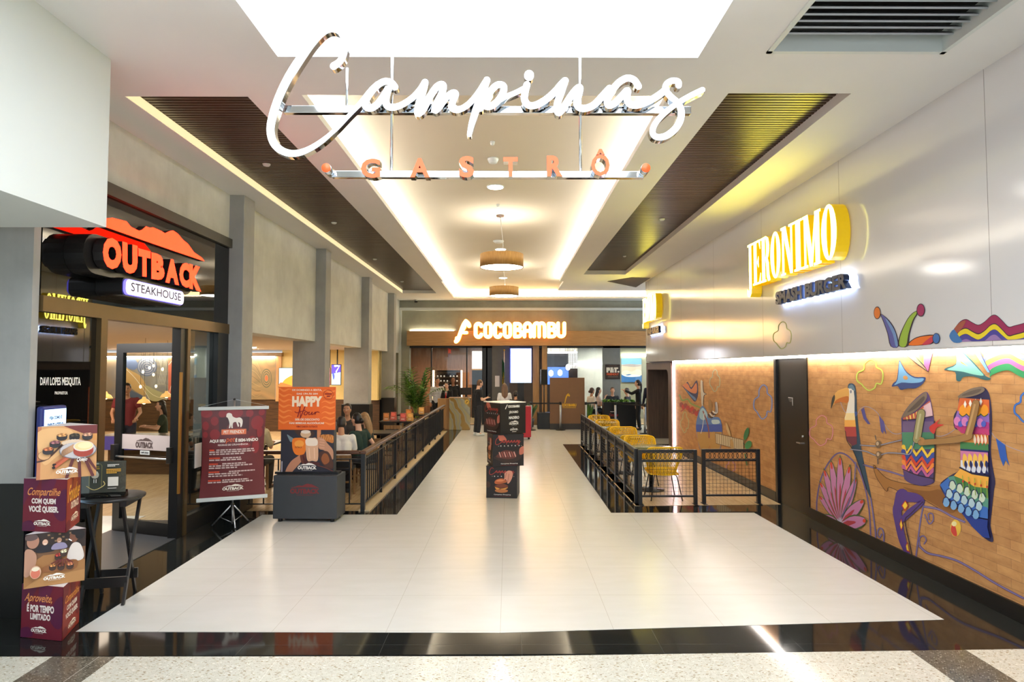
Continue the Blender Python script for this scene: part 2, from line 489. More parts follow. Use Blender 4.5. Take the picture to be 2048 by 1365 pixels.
    def scrawl(s, x0, y0, x1, y1, c, rows=1, fill=0.55, ragged=0.2):
        """a paragraph too small to read: rows of word-shaped dashes"""
        rh = (y1 - y0) / rows
        for r_ in range(rows):
            x = x0; end = x1 - (x1 - x0) * (ragged * random.random() if r_ < rows - 1 else 0.45 * random.random())
            while x < end:
                w = (x1 - x0) * random.uniform(0.05, 0.13)
                s.rect(x, y0 + r_ * rh, min(end, x + w), y0 + r_ * rh + rh * fill, c); s.k -= s.eps
                x += w + (x1 - x0) * 0.018
        s.off(); return s
    def build(s, name, parent=None): return s.mb.build(name, parent)

def steak_logo(a, x0, y0, x1, y1, c, sub=True):
    """ridge line over the bold word"""
    w, h = x1 - x0, y1 - y0
    ridge = [(0.0, 0.40), (0.05, 0.34), (0.17, 0.27), (0.24, 0.19), (0.32, 0.16), (0.40, 0.20), (0.47, 0.12), (0.53, 0.05), (0.60, 0.0), (0.66, 0.05), (0.73, 0.06), (0.80, 0.14), (0.86, 0.20), (0.93, 0.30), (1.0, 0.40), (0.8, 0.33), (0.5, 0.33), (0.2, 0.34)]
    a.poly([(x0 + w * (0.02 + 0.96 * x), y0 + h * y * 0.95) for x, y in ridge], c)
    a.text('OUTBACK', x0, y0 + h * 0.42, x1, y0 + h * (0.84 if sub else 1.0), c, 0.055)
    if sub: a.text('STEAKHOUSE', x0 + w * 0.22, y0 + h * 0.91, x1 - w * 0.22, y0 + h, c, 0.0)
# ================================================================ THE SETTING
ZC = 4.65                       # ceiling height
XL, XR, XU = -4.1, 4.25, 4.05   # storefront plane, brick plane, lacquer panel plane
YB = 23.5                       # restaurant front at the end

def quad_floor(name, polys, mt, z0, z1):
    mb = MB()
    for p in polys: mb.prism(lambda x, y, o: Vector((x, y, o)), p, z0, z1, mt)
    return struct(name, mb)
quad_floor('floor_granite', [[(-6.6, 4.66), (6.5, 4.72), (6.5, 32), (-6.6, 32)]], M_GRAN, -0.12, -0.001)
quad_floor('floor', [[(-3.45, 5.10), (-0.05, 5.06), (3.64, 5.30), (3.57, 9.17), (1.49, 9.17), (-1.6, 9.08), (-3.53, 9.08)],
                     [(-1.6, 9.08), (1.49, 9.17), (1.50, 17.4), (6.4, 17.4), (6.4, 23.2), (-1.6, 23.2)]], M_TILE, -0.05, 0.001)
quad_floor('floor_terrazzo', [[(-12, -8), (12, -8), (12, 4.95), (0.0, 4.655), (-12, 4.70)]], M_TERR, -0.12, 0.0)
quad_floor('floor_dining', [[(-15, 5.5), (-4.22, 5.5), (-4.22, 9.32), (-2.1, 9.32), (-2.1, 21.0), (-4.2, 23.4), (-15, 23.4)]], M_FWOOD, -0.1, 0.003)
quad_floor('floor_patio', [[(1.95, 9.62), (4.2, 9.72), (4.2, 17.2), (1.95, 17.2)]], M_FWOOD, -0.1, 0.003)
quad_floor('floor_restaurant', [[(-4.2, 23.45), (9, 23.45), (9, 31), (-4.2, 31)]], M_FWOOD, -0.1, 0.003)

quad_floor('floor_entry', [[(-5.15, 5.5), (-4.1, 5.5), (-4.1, 8.75), (-5.15, 8.75)]], mat('dark_entry_matting', (58, 60, 64), 0.35, noise=0.1), -0.02, 0.006)
quad_floor('floor_entry_tile', [[(-6.9, 5.6), (-5.15, 5.6), (-5.15, 9.0), (-6.9, 9.0)]], M_TILE, -0.02, 0.006)
# ---- ceiling with its openings
OPEN = [(-1.89, 1.555, -6.0, 5.02), (-1.93, 1.50, 5.74, 18.3), (-1.98, 1.62, 18.3, 22.7), (1.62, 7.0, 20.4, 22.7),
        (-3.60, -2.45, 5.78, 21.2), (2.04, 3.18, 5.68, 16.9), (2.08, 3.52, 2.6, 4.93)]
def ceiling_cells(x0, x1, y0, y1):
    xs = sorted({x0, x1} | {v for o in OPEN for v in o[:2] if x0 < v < x1})
    ys = sorted({y0, y1} | {v for o in OPEN for v in o[2:] if y0 < v < y1})
    mb = MB()
    for i in range(len(xs) - 1):
        for j in range(len(ys) - 1):
            cx, cy = (xs[i] + xs[i + 1]) / 2, (ys[j] + ys[j + 1]) / 2
            if any(o[0] < cx < o[1] and o[2] < cy < o[3] for o in OPEN): continue
            mb.box((xs[i], ys[j], ZC), (xs[i + 1], ys[j + 1], ZC + 0.07), M_CEIL)
    return mb
struct('ceiling', ceiling_cells(-9.0, 9.0, -8.0, 24.0))
mb = MB()                                             # coffer shell above the cove ledges
Z2 = 4.97; M_COF = mat('coffer_plaster', (208, 199, 178), 0.85, noise=0.03, nscale=1.5)
mb.box((-2.45, 5.30, Z2), (2.02, 18.3, Z2 + 0.06), M_COF).box((-2.45, 18.3, Z2), (8.0, 23.1, Z2 + 0.06), M_COF)
mb.box((-2.51, 5.30, ZC + 0.07), (-2.45, 23.1, Z2 + 0.06), M_CEIL).box((2.02, 5.30, ZC + 0.07), (2.08, 20.0, Z2 + 0.06), M_CEIL)
mb.box((-2.51, 5.24, ZC + 0.07), (2.08, 5.30, Z2 + 0.06), M_CEIL).box((-2.51, 23.1, ZC + 0.07), (8.0, 23.16, Z2 + 0.06), M_CEIL)
mb.box((2.02, 19.98, ZC + 0.07), (8.0, 20.04, Z2 + 0.06), M_CEIL)
struct('ceiling_coffer', mb)
mb = MB()                                             # shell round the slat recesses, the grille and the luminous ceiling
for (x0, x1, y0, y1) in OPEN[4:6]:
    mb.box((x0 - 0.03, y0 - 0.03, ZC + 0.07), (x0, y1 + 0.03, ZC + 0.16), M_CEIL).box((x1, y0 - 0.03, ZC + 0.07), (x1 + 0.03, y1 + 0.03, ZC + 0.16), M_CEIL)
    mb.box((x0, y0 - 0.03, ZC + 0.07), (x1, y0, ZC + 0.16), M_CEIL).box((x0, y1, ZC + 0.07), (x1, y1 + 0.03, ZC + 0.16), M_CEIL)
x0, x1, y0, y1 = OPEN[0]
for a in ((x0 - 0.36, y0, x0 - 0.3, y1 + 0.3), (x1 + 0.3, y0, x1 + 0.36, y1 + 0.3), (x0 - 0.36, y1 + 0.3, x1 + 0.36, y1 + 0.34)):
    mb.box((a[0], a[1], ZC + 0.07), (a[2], a[3], 5.2), M_CEIL)
struct('ceiling_recess', mb)
lum = MB().box((x0 - 0.3, y0, 5.08), (x1 + 0.3, y1 + 0.3, 5.14), glow('luminous_ceiling_membrane', (240, 247, 255), 2.4)).build('luminous_ceiling')
tag(lum, 'large bright white luminous ceiling above the hanging script sign', 'ceiling light')
LEDW = glow('warm_led_strip', (255, 249, 242), 36.0); LEDA = glow('amber_led_strip', (255, 226, 170), 36.0)
LEDC = glow('cool_led_strip', (255, 248, 238), 14.0)
def led(name, lo, hi, mt, label):
    return tag(MB().box(lo, hi, mt).build(name), label, 'light strip')
led('cove_light_strip', (-2.26, 5.75, ZC + 0.075), (-2.22, 22.9, ZC + 0.10), LEDW, 'white cove light strip glowing along the coffer edge over the walnut slats by the steakhouse')
led('cove_light_strip', (1.80, 5.75, ZC + 0.075), (1.84, 19.9, ZC + 0.10), LEDW, 'white cove light strip glowing along the coffer edge beside the yellow-lit slats')
led('cove_light_strip', (-1.9, 22.9, ZC + 0.075), (6.8, 22.94, ZC + 0.10), LEDA, 'amber cove light strip at the far end of the coffer above the wood fascia')
led('slat_step_glow', (-3.598, 5.8, ZC + 0.004), (-3.59, 21.1, ZC + 0.096), glow('cream_step_glow', (255, 240, 190), 0.34), 'cream recess step face with painted-in glow along the wall-side edge of the walnut slats over the pillars')  # step face of the slat recess, its light put in as emission
# ---- slat ceilings
def slats(name, x0, x1, y0, y1, z, pitch=0.062):
    mb = MB().box((x0, y0, z + 0.035), (x1, y1, z + 0.05), M_SLATB); y = y0 + 0.01; k = 0
    while y + pitch < y1:
        mb.box((x0, y, z), (x1, y + pitch * 0.66, z + 0.035), M_SLAT); y += pitch; k += 1
    return struct(name, mb)
slats('ceiling_slats', -3.60, -2.45, 5.78, 21.2, ZC + 0.10)
slats('ceiling_slats', 2.04, 3.18, 5.68, 16.9, ZC + 0.10)
mb = MB().prism(lambda x, y, o: Vector((x, y, o)), [(2.9, 18.2), (3.45, 17.4), (4.0, 17.5), (4.0, 19.5)], ZC - 0.012, ZC - 0.002, M_SLAT)
struct('ceiling_slats', mb)
# ---- air return grille
M_ALU = mat('grey_aluminium', (168, 172, 176), 0.4, metal=0.5)
g = root('air_return_grille', 'large grey louvred air grille in the ceiling above the lacquered wall', 'vent', (2.8, 3.765, ZC))
x0, x1, y0, y1 = OPEN[6]
f = MB()
for a in ((x0, y0, x0 + 0.04, y1), (x1 - 0.04, y0, x1, y1), (x0, y1 - 0.04, x1, y1), (x0, y0, x1, y0 + 0.04)):
    f.box((a[0] - 2.8, a[1] - 3.765, -0.012), (a[2] - 2.8, a[3] - 3.765, 0.16), M_WHITE)
f.build('frame', g)
f = MB().box((x0 - 2.8, y0 - 3.765, 0.16), (x1 - 2.8, y1 - 3.765, 0.18), M_SLATB).build('backing', g)
f = MB(); y = y0 + 0.08
while y < y1 - 0.08:
    f.bar((x0 + 0.04 - 2.8, y - 3.765, 0.09), (x1 - 0.04 - 2.8, y - 3.765, 0.09), 0.084, 0.014, M_ALU, up=(0, -0.62, 0.78)); y += 0.088
f.build('louvre', g)

# ---- right side
struct('wall_right_brick', MB().box((XR, 2.0, 0.0), (XR + 0.25, 8.86, 2.5), M_BRICK).box((XR, 9.96, 0.0), (XR + 0.25, 15.95, 2.5), M_BRICK)
       .box((XR, 8.86, 2.30), (XR + 0.25, 9.96, 2.5), M_BRICK))
struct('wall_right', MB().box((XU, -8.0, 2.28), (XU + 0.42, 18.15, ZC + 0.02), M_PANEL).box((XU, 18.15, 2.28), (7.0, 18.4, ZC + 0.02), M_PANEL), bevel=0.015)
struct('wall_right_near', MB().box((XR, -8.0, 0.0), (XR + 0.25, 2.0, 2.5), M_WHITE))
seam = MB()
for y in (5.2, 7.55, 9.9, 12.25, 14.6, 16.9): seam.box((XU - 0.0008, y, 2.29), (XU + 0.001, y + 0.004, ZC), mat('panel_joint', (120, 120, 120), 0.6))
struct('trim_1', seam)
struct('baseboard_right', MB().box((XR - 0.025, 2.0, 0.0), (XR, 8.86, 0.14), M_BLACK).box((XR - 0.025, 9.96, 0.0), (XR, 15.95, 0.14), M_BLACK))
led('wall_light_strip', (XR - 0.075, 2.0, 2.255), (XR - 0.03, 15.9, 2.28), LEDC, 'white light strip under the lacquered panel washing the painted brick wall')
led('wall_light_strip', (XR - 0.04, 15.97, 0.02), (XR + 0.01, 16.03, 2.26), glow('pink_white_led', (255, 226, 236), 7.0), 'upright light strip at the far end of the painted brick wall')
# black service door in the brick wall
d = struct('door_1', MB().box((XR - 0.02, 8.86, 0.0), (XR + 0.2, 8.93, 2.30), M_BLACK).box((XR - 0.02, 9.89, 0.0), (XR + 0.2, 9.96, 2.30), M_BLACK)
           .box((XR - 0.02, 8.93, 2.24), (XR + 0.2, 9.89, 2.30), M_BLACK).box((XR + 0.01, 8.93, 0.0), (XR + 0.05, 9.89, 2.24), M_BLACK))
MB().bar((XR - 0.05, 9.02, 1.02), (XR - 0.05, 9.14, 1.02), 0.018, 0.018, M_STEEL).bar((XR - 0.05, 9.03, 1.02), (XR + 0.02, 9.03, 1.02), 0.02, 0.02, M_STEEL).lathe([(0.014, 0), (0.014, 0.03)], M_STEEL, (XR - 0.01, 9.03, 1.1)).build('door_handle', d)
a = Art(plane((XR + 0.01, 9.52, 1.66), (0, -0.16, 0), (0, 0, -0.12)))
a.rect(0, 0, 1, 0.12, (190, 190, 190)); a.rect(0.1, 0.25, 0.85, 0.36, (120, 120, 120)); a.rect(0.25, 0.45, 0.85, 0.52, (120, 120, 120)); a.rect(0.86, 0.1, 1, 1, (190, 190, 190))
a.build('door_sign', d)
# brown portal to the burger bar beyond the brick wall
def arch(y0, y1, z1, r):
    p = [(y0, 0.0), (y0, z1 - r)]
    p += [(y0 + r - r * math.cos(R(t)), z1 - r + r * math.sin(R(t))) for t in range(15, 90, 15)]
    p += [(y0 + r, z1), (y1, z1), (y1, 0)]
    return p
ou = arch(16.08, 19.0, 2.27, 0.22); inn = arch(16.42, 18.8, 2.06, 0.18)
mb = MB(); n = len(ou)
for xa, xb in ((4.19, 4.9),):
    vs = [(xa, y, z) for y, z in ou] + [(xa, y, z) for y, z in inn] + [(xb, y, z) for y, z in ou] + [(xb, y, z) for y, z in inn]
    mb.add(vs, [(i, i + 1, n + i + 1, n + i) for i in range(n - 1)] + [(n + i, n + i + 1, 3 * n + i + 1, 3 * n + i) for i in range(n - 1)]
           + [(i, 2 * n + i, 2 * n + i + 1, i + 1) for i in range(n - 1)] + [(2 * n + i, 3 * n + i, 3 * n + i + 1, 2 * n + i + 1) for i in range(n - 1)], M_BRN)
struct('door_2', mb)
struct('wall_portal', MB().box((5.4, 15.95, 0), (5.5, 20, 2.3), mat('dark_interior', (34, 30, 28), 0.7)).box((4.3, 15.95, 2.2), (5.5, 19.0, 2.3), M_BLACK).box((4.9, 18.9, 0), (5.5, 19.0, 2.3), M_BRN))

# ---- left side, near: white bulkhead, cement pillar with black dado
pe = onZ(222, 120, ZC); pb = onY(212, 455, pe.y)
XB, YBK, ZB = pe.x, pe.y, pb.z
struct('wall_left_bulkhead', MB().box((-9.0, -8.0, ZB), (XB, YBK, ZC + 0.02), M_WHITE))
struct('wall_left_pillar', MB().box((-6.5, 5.38, 1.12), (XL, 5.46, 3.6), M_PILL))
struct('wall_left_dado', MB().box((-6.5, 5.37, 0.0), (XL + 0.005, 5.47, 1.12), M_BLACK))
struct('wall_left_side', MB().box((-6.7, -8.0, 0.0), (-6.4, 5.6, 4.0), M_WHITE))
# ---- storefront header and cement band
YP = [9.12, 13.25, 17.4, 21.2]
mb = MB().box((XL - 0.4, 5.4, 3.97), (XL, 9.12, ZC + 0.02), M_CONC)
for y0, y1 in ((9.12, 13.25), (13.25, 17.4), (17.4, 23.5)): mb.box((XL - 0.4, y0, 2.67), (XL, y1, ZC + 0.02), M_CONC)
struct('wall_left', mb)
for i, y in enumerate(YP):
    struct('wall_left_column', MB().box((XL - 0.47, y, 1.1), (XL + 0.215, y + 0.38, ZC), M_PILL).box((XL - 0.52, y - 0.04, 0), (XL + 0.25, y + 0.42, 1.1), M_BLACK), bevel=0.008)
struct('wall_left_fascia', MB().box((XL - 0.3, 5.47, 2.74), (XL + 0.005, 9.12, 3.97), M_BGLS).box((XL, 5.47, 3.86), (XL + 0.05, 9.12, 3.99), mat('dark_fascia_lip', (70, 68, 60), 0.5)))
# bronze frame: transom and mullions; dark glass beside the door
yd0, yd1 = 6.36, 7.95
mb = MB().box((XL - 0.1, 5.47, 2.60), (XL + 0.03, 9.12, 2.74), M_GOLD).box((XL - 0.1, yd0 - 0.10, 0), (XL + 0.03, yd0, 2.60), M_GOLD).box((XL - 0.1, yd1, 0.0), (XL + 0.03, yd1 + 0.07, 2.60), M_GOLD)
mb.box((XL - 0.1, 8.80, 0.0), (XL + 0.02, 9.12, 2.60), M_BMET).box((XL - 0.1, yd1 + 0.07, 0), (XL + 0.02, 8.80, 0.22), M_BMET).box((XL - 0.1, yd1 - 0.13, 0.0), (XL + 0.01, yd1, 2.6), M_BMET)
struct('trim_2', mb)
w = struct('window_1', MB().box((XL - 0.06, 5.47, 0.0), (XL - 0.02, yd0 - 0.10, 2.60), M_BGLS))
struct('window_2', MB().box((XL - 0.05, yd1 + 0.07, 0.22), (XL - 0.04, 8.80, 2.60), glass('storefront_glass', (200, 208, 208), 0.16)))
# proprietor lettering on the dark glass
a = Art(lambda x, y, o: onX(x, y, XL - 0.02) + Vector((o, 0, 0)))
a.text('DAVI LOPES MESQUITA', 80, 755, 161, 774, (232, 232, 228), 0.03, slant=0.0); a.text('PROPRIETOR', 109, 783.5, 135, 789.5, (220, 220, 216), 0.03)
a.build('window_lettering', w)
# ---- far wall and soffit
struct('wall_back', MB().box((-4.6, YB, 3.45), (9.0, YB + 0.3, ZC + 0.02), M_BACK).box((-4.6, YB - 0.02, 0.0), (-3.72, YB + 0.3, 3.45), M_BACK))
struct('trim_3', MB().box((-4.1, YB - 0.14, 4.27), (9.0, YB, 4.37), M_WHITE).box((-4.12, YB - 0.1, 0.1), (-4.02, YB, 4.3), M_WHITE))
struct('trim_4', MB().box((-3.78, YB - 0.28, 2.94), (7.5, YB + 0.02, 3.49), M_OAK))
led('facade_light_strip', (-3.7, YB - 0.06, 3.492), (-2.05, YB - 0.03, 3.505), glow('warm_white_led', (255, 244, 214), 16.0), 'light strip on top of the wood fascia, left of the glowing name')
# wood posts and framing of the glass front
mb = MB()
for px0, px1 in ((1066, 1078), (1084, 1094)):
    q0, q1 = onY(px0, 780, YB - 0.05), onY(px1, 780, YB - 0.05); mb.box((q0.x, YB - 0.12, 0), (q1.x, YB + 0.1, 2.94), M_OAKV)
struct('trim_5', mb)
q0, q1 = onY(984, 780, YB), onY(1019, 780, YB)
struct('wall_back_pier', MB().box((q0.x, YB - 0.02, 0), (q1.x, YB + 0.3, 2.94), mat('dark_grey_cement', (104, 102, 98), 0.7, noise=0.12)))
q0, q1 = onY(1206, 780, YB), onY(1241, 780, YB)
struct('wall_back_panel', MB().box((q0.x, YB + 0.0, 0), (q1.x, YB + 0.12, 2.94), mat('grey_cement_panel', (132, 136, 134), 0.7, noise=0.1)))
mb = MB()
for px in (861, 932, 972):
    q = onY(px, 780, YB); mb.box((q.x, YB, 0), (q.x + 0.05, YB + 0.08, 2.94), M_BMET)
q0, q1 = onY(964, 780, YB), onY(984, 780, YB); mb.box((q0.x, YB, 0), (q1.x, YB + 0.1, 2.94), M_BMET)
mb.box((-3.72, YB, 2.86), (7.5, YB + 0.1, 2.94), M_BMET)
struct('trim_6', mb)
q0 = onY(985, 780, YB).x
struct('window_3', MB().box((-3.72, YB + 0.03, 0.05), (q0, YB + 0.045, 2.86), M_GLASS))
struct('window_4', MB().box((onY(1094, 780, YB).x, YB + 0.03, 0.05), (onY(1206, 780, YB).x, YB + 0.045, 2.86), M_GLASS))
struct('window_5', MB().box((onY(1241, 780, YB).x, YB + 0.03, 0.05), (7.4, YB + 0.045, 2.86), M_GLASS))
# ---- interiors behind: steakhouse dining room
M_CREAM = mat('cream_wall_paint', (222, 200, 138), 0.7)
M_BOOTH = wood('dark_slatted_booth_wood', (48, 34, 24), (92, 64, 40), 0.4, 'X')
struct('ceiling_dining', MB().box((-15, 5.62, 2.70), (XL - 0.4, 23.4, 2.78), mat('dining_ceiling_paint', (196, 186, 178), 0.7)))
struct('wall_dining_back', MB().box((-7.55, 20.9, 1.06), (-4.3, 21.0, 2.70), M_CREAM).box((-15, 20.9, 0.0), (-4.3, 21.02, 1.06), M_BOOTH).box((-4.55, 20.6, 1.05), (-4.3, 23.4, 2.7), M_CREAM))
struct('wall_dining_left', MB().box((-15.1, 5.5, 0.0), (-15, 21, 2.7), M_CREAM).box((-15, 5.5, 0), (-6.5, 5.62, 2.7), M_BLACK))
mb = MB().box((-13.9, 20.86, 1.06), (-9.62, 20.89, 2.45), contour('swirl_paint_blue', [(104, 100, 92), (128, 122, 112), (116, 104, 84), (98, 98, 98), (140, 128, 104)], 0.8))
a = Art(lambda x, y, o: onY(x, y, 20.86) + Vector((0, -o, 0)), mb=mb)
a.blob([(240, 716), (262, 714), (276, 728), (270, 740), (256, 738), (244, 742)], (84, 98, 130)); a.blob([(248, 734), (262, 742), (280, 752), (292, 772), (290, 792), (276, 786), (262, 776), (250, 760)], (168, 132, 78)); a.blob([(290, 772), (310, 780), (330, 790), (320, 802), (300, 800)], (150, 140, 96)); a.blob([(250, 776), (268, 784), (290, 796), (284, 806), (262, 800)], (70, 78, 92))
for k in range(9): a.ell(294, 734, 20 - 2.2 * k, 19 - 2.1 * k, (82, 90, 112) if k % 2 == 0 else (132, 132, 140), n=28)
for k in range(5): a.line([(318 + 3 * k, 716), (322 + 3 * k, 740), (316 + 3 * k, 770)], 0.8, (176, 168, 150))
a.line([(252, 738), (270, 756), (288, 780), (300, 800)], 1.0, (206, 196, 170)); a.line([(286, 770), (306, 790), (334, 800)], 1.0, (206, 190, 150)); a.rect(337, 714, 347, 800, (176, 84, 54)); a.line([(338, 730), (346, 720)], 0.8, (220, 200, 180)); a.line([(338, 790), (346, 760)], 0.8, (220, 200, 180))
t = mb.build('swirl_wall_art')
tag(t, 'blue and ochre ringed wall art seen through the glass door', 'wall art')
mb = MB().box((-9.1, 20.86, 1.06), (-7.75, 20.89, 2.45), contour('swirl_paint_green', [(108, 98, 70), (140, 122, 84), (120, 108, 76), (150, 120, 80), (100, 92, 66)], 0.8))
a = Art(lambda x, y, o: onY(x, y, 20.86) + Vector((0, -o, 0)), mb=mb)
for k in range(8): a.ell(533, 757, 10.5 * (1 - k * 0.12), 19 * (1 - k * 0.12), ((90, 90, 66), (150, 124, 84))[k % 2] if k < 6 else (186, 96, 54), n=28)
for k in range(7): a.line([(503, 716 + 12 * k), (512, 722 + 12 * k), (521, 742 + 8 * k)], 0.7, (86, 80, 56) if k % 2 else (166, 140, 96))
t = mb.build('swirl_wall_art')
tag(t, 'olive and copper ringed wall art in the gap beside the first pillar', 'wall art')
struct('trim_7', MB().box((-9.6, 20.84, 1.0), (-9.12, 20.9, 2.6), M_OAKV).box((-7.73, 20.84, 1.0), (-7.55, 20.9, 2.6), M_OAKV).box((-15, 20.7, 2.5), (-7.5, 20.9, 2.62), wood('checker_cornice', (120, 90, 60), (176, 150, 110), 0.5, 'X', 3.0)))
led('dining_light_strip', (-13.6, 20.76, 2.47), (-7.75, 20.80, 2.49), glow('dining_led', (255, 236, 208), 40.0), 'light strip washing the ringed wall art in the steakhouse dining room')
# ---- interiors behind the wood fascia
M_WLN = wood('brown_veneer', (120, 82, 58), (150, 106, 78), 0.45, 'Z')
struct('wall_restaurant_back', MB().box((-4.2, 27.0, 0), (-0.8, 27.1, 3.0), M_WLN).box((-0.8, 29.5, 0), (7.6, 29.6, 3.0), mat('kitchen_wall_paint', (150, 140, 126), 0.6)).box((-0.85, 27, 0), (-0.8, 29.6, 3.0), M_WLN))
struct('ceiling_restaurant', MB().box((-4.2, YB + 0.1, 2.98), (9, 30, 3.04), mat('dark_ceiling_paint', (60, 54, 50), 0.7)))
struct('wall_restaurant_right', MB().box((7.5, YB, 0), (7.6, 29.6, 3.0), M_CREAM).box((4.4, 26.2, 0), (7.5, 26.3, 2.98), mat('olive_grey_panel', (150, 150, 130), 0.6)).box((2.9, 26.2, 0), (4.4, 26.3, 2.98), M_CONC))
struct('wall_restaurant_left', MB().box((-4.3, YB, 0), (-4.2, 29.6, 3.0), M_WLN))
# ================================================================ SIGNS
# ---- hanging script sign (two steel bars on rods, letters standing in front)
YS = 4.55
PS = lambda x, y, o=0.0: onY(x, y, YS) + Vector((0, -o, 0))
A1 = lambda p: (520 + p[0] / 3.7913, 40 + p[1] / 3.7913) + tuple(p[2:])
A2 = lambda p: (960 + p[0] / 3.7915, 40 + p[1] / 3.7915) + tuple(p[2:])
LITW = glow('lit_white_acrylic', (255, 255, 255), 2.2)
LITO = glow('lit_orange_acrylic', (255, 84, 40), 0.48)
sg = root('hanging_sign', 'hanging chrome and lit white script sign above the walkway with orange capitals below', 'sign', (0, YS, 4.2))
def part(mb, name, parent, **k):
    """mesh written in world coordinates, stored under its (unrotated or rotated) parent"""
    M = (Matrix.Translation(parent.location) @ parent.rotation_euler.to_matrix().to_4x4()).inverted()
    if parent.parent: M = Matrix.Identity(4)
    mb.v = [tuple(M @ Vector(v)) for v in mb.v]
    return mb.build(name, parent, **k)
def script(paths, parent, name='script_lettering', d0=-0.012, d1=0.05):
    a = Art(PS)
    for pts, w in paths:
        w = w if isinstance(w, list) else [w] * len(pts)
        sm = cr([p + (q,) for p, q in zip(pts, w)], 7)
        a.line([p[:2] for p in sm], [p[2] for p in sm], LITW, smooth=0, d0=d0, d1=d1, side=M_CHROME)
        a.line([p[:2] for p in sm], [p[2] + 1.9 for p in sm], M_CHROME, smooth=0, d0=d0, d1=d1 - 0.004)
    return part(a.mb, name, parent)
def W(s, *ks): return [k * s for k in ks]
q = 1 / 3.79
script([([A1(p) for p in [(572, 372), (620, 335), (650, 270), (655, 195), (630, 125), (565, 95), (495, 115), (410, 195), (320, 320), (235, 455), (165, 600), (115, 745), (98, 860), (125, 955), (190, 1012), (275, 1030), (370, 1005), (480, 940), (590, 845), (690, 740), (785, 638), (850, 560), (900, 512)]],
         W(q, 50, 44, 42, 40, 38, 40, 48, 56, 60, 62, 60, 58, 56, 55, 52, 48, 42, 36, 26, 24, 34, 40, 42))], sg)
script([([A1(p) for p in [(1032, 530), (1000, 495), (945, 490), (880, 535), (825, 610), (808, 665), (840, 690), (890, 668), (945, 600), (985, 535), (965, 610), (972, 668), (1020, 682), (1090, 660), (1170, 605), (1225, 545), (1258, 495)]], W(q, *[44] * 10, 46, 46, 44, 40, 40, 42, 46))], sg)
script([([A1(p) for p in [(1258, 498), (1240, 570), (1208, 670), (1205, 728), (1245, 695), (1295, 600), (1350, 525), (1392, 515), (1385, 575), (1345, 655), (1332, 705), (1365, 680), (1415, 610), (1465, 575), (1487, 585), (1465, 640), (1460, 688), (1510, 700), (1580, 662), (1650, 585), (1720, 480)]], W(q, *[46] * 10, 44, 42, 42, 44, 44, 44, 42, 40, 38, 38, 42))], sg)
script([([A1(p) for p in [(1722, 478), (1690, 570), (1645, 690), (1610, 800), (1590, 888)]], W(q, 46, 48, 48, 40, 28)),
        ([A2(p) for p in [(5, 690), (48, 615), (95, 545), (140, 512), (180, 525), (172, 580), (130, 640), (80, 675), (45, 675)]], W(q, *[44] * 9)),
        ([A2(p) for p in [(130, 640), (190, 605), (270, 572), (345, 535)]], W(q, 36, 32, 32, 36))], sg)
script([([A2(p) for p in [(355, 512), (340, 570), (338, 630), (372, 668), (430, 662), (505, 618), (570, 560), (612, 510), (642, 482)]], W(q, *[46] * 9)), ([A2(p) for p in [(371, 438), (370, 448)]], W(q, 66, 66))], sg)
script([([A2(p) for p in [(640, 482), (612, 570), (582, 660), (590, 722), (625, 690), (680, 605), (725, 548), (752, 535), (742, 590), (728, 645), (745, 682), (795, 690), (860, 662), (920, 600), (975, 540)]], W(q, *[46] * 15))], sg)
script([([A2(p) for p in [(1192, 525), (1160, 478), (1105, 463), (1040, 500), (985, 570), (958, 635), (970, 668), (1015, 650), (1065, 600), (1110, 555), (1105, 620), (1130, 660), (1190, 665), (1270, 635), (1345, 590), (1400, 545)]], W(q, *[44] * 16))], sg)
script([([A2(p) for p in [(1494, 520), (1490, 490), (1448, 482), (1405, 505), (1395, 550), (1430, 598), (1480, 645), (1512, 705), (1505, 780), (1462, 850), (1392, 900), (1325, 905), (1298, 868), (1322, 800), (1390, 725), (1480, 655), (1580, 597), (1672, 552)]], W(q, 42, 40, 38, 38, 40, 42, 46, 48, 50, 50, 48, 44, 40, 38, 38, 38, 40, 40))], sg)
mb = MB(); p0, p1 = onY(562, 214, YS), onY(1385, 205, YS); mb.bar((p0.x, YS + 0.06, p0.z), (p1.x, YS + 0.06, p0.z), 0.05, 0.055, M_CHROME)
part(mb, 'support_bar', sg, bevel=0.004)
mb = MB(); p0, p1 = onY(660, 345, YS), onY(1290, 345, YS); mb.bar((p0.x, YS + 0.06, p0.z), (p1.x, YS + 0.06, p0.z), 0.05, 0.05, M_CHROME)
part(mb, 'support_bar', sg, bevel=0.004)
for px, ytop, ybot in ((783, -50, 340), (1161, -50, 338)):
    p0, p1 = onY(px, ytop, YS), onY(px, ybot, YS); mb = MB(); mb.tube([(p0.x, YS + 0.06, 5.08), (p0.x, YS + 0.06, p1.z)], 0.011, M_CHROME); part(mb, 'suspension_rod', sg)
p0, p1 = onY(691, 130, YS), onY(691, 205, YS); mb = MB(); mb.tube([(p0.x, YS + 0.05, p0.z), (p0.x, YS + 0.05, p1.z)], 0.010, M_CHROME); part(mb, 'suspension_rod', sg)
def letter3(ch, x0, y0, x1, y1, parent, P, d0, d1, face, side, bold=0.05, name='letter'):
    a = Art(P); a.text(ch, x0, y0, x1, y1, face, bold, d0=d0, d1=d1, side=side); return part(a.mb, name, parent)
for ch, x0, x1, y0, y1 in (('G', 725, 763, 322, 360), ('A', 822, 861, 321, 359), ('S', 919, 949, 317, 359), ('T', 1007, 1035, 319, 357), ('R', 1093, 1124, 316, 357), ('Ô', 1181, 1217, 303, 356)):
    letter3(ch, x0, y0, x1, y1, sg, PS, -0.03, 0.05, LITO, M_CHROME, 0.02 if ch == 'Ô' else 0.04)
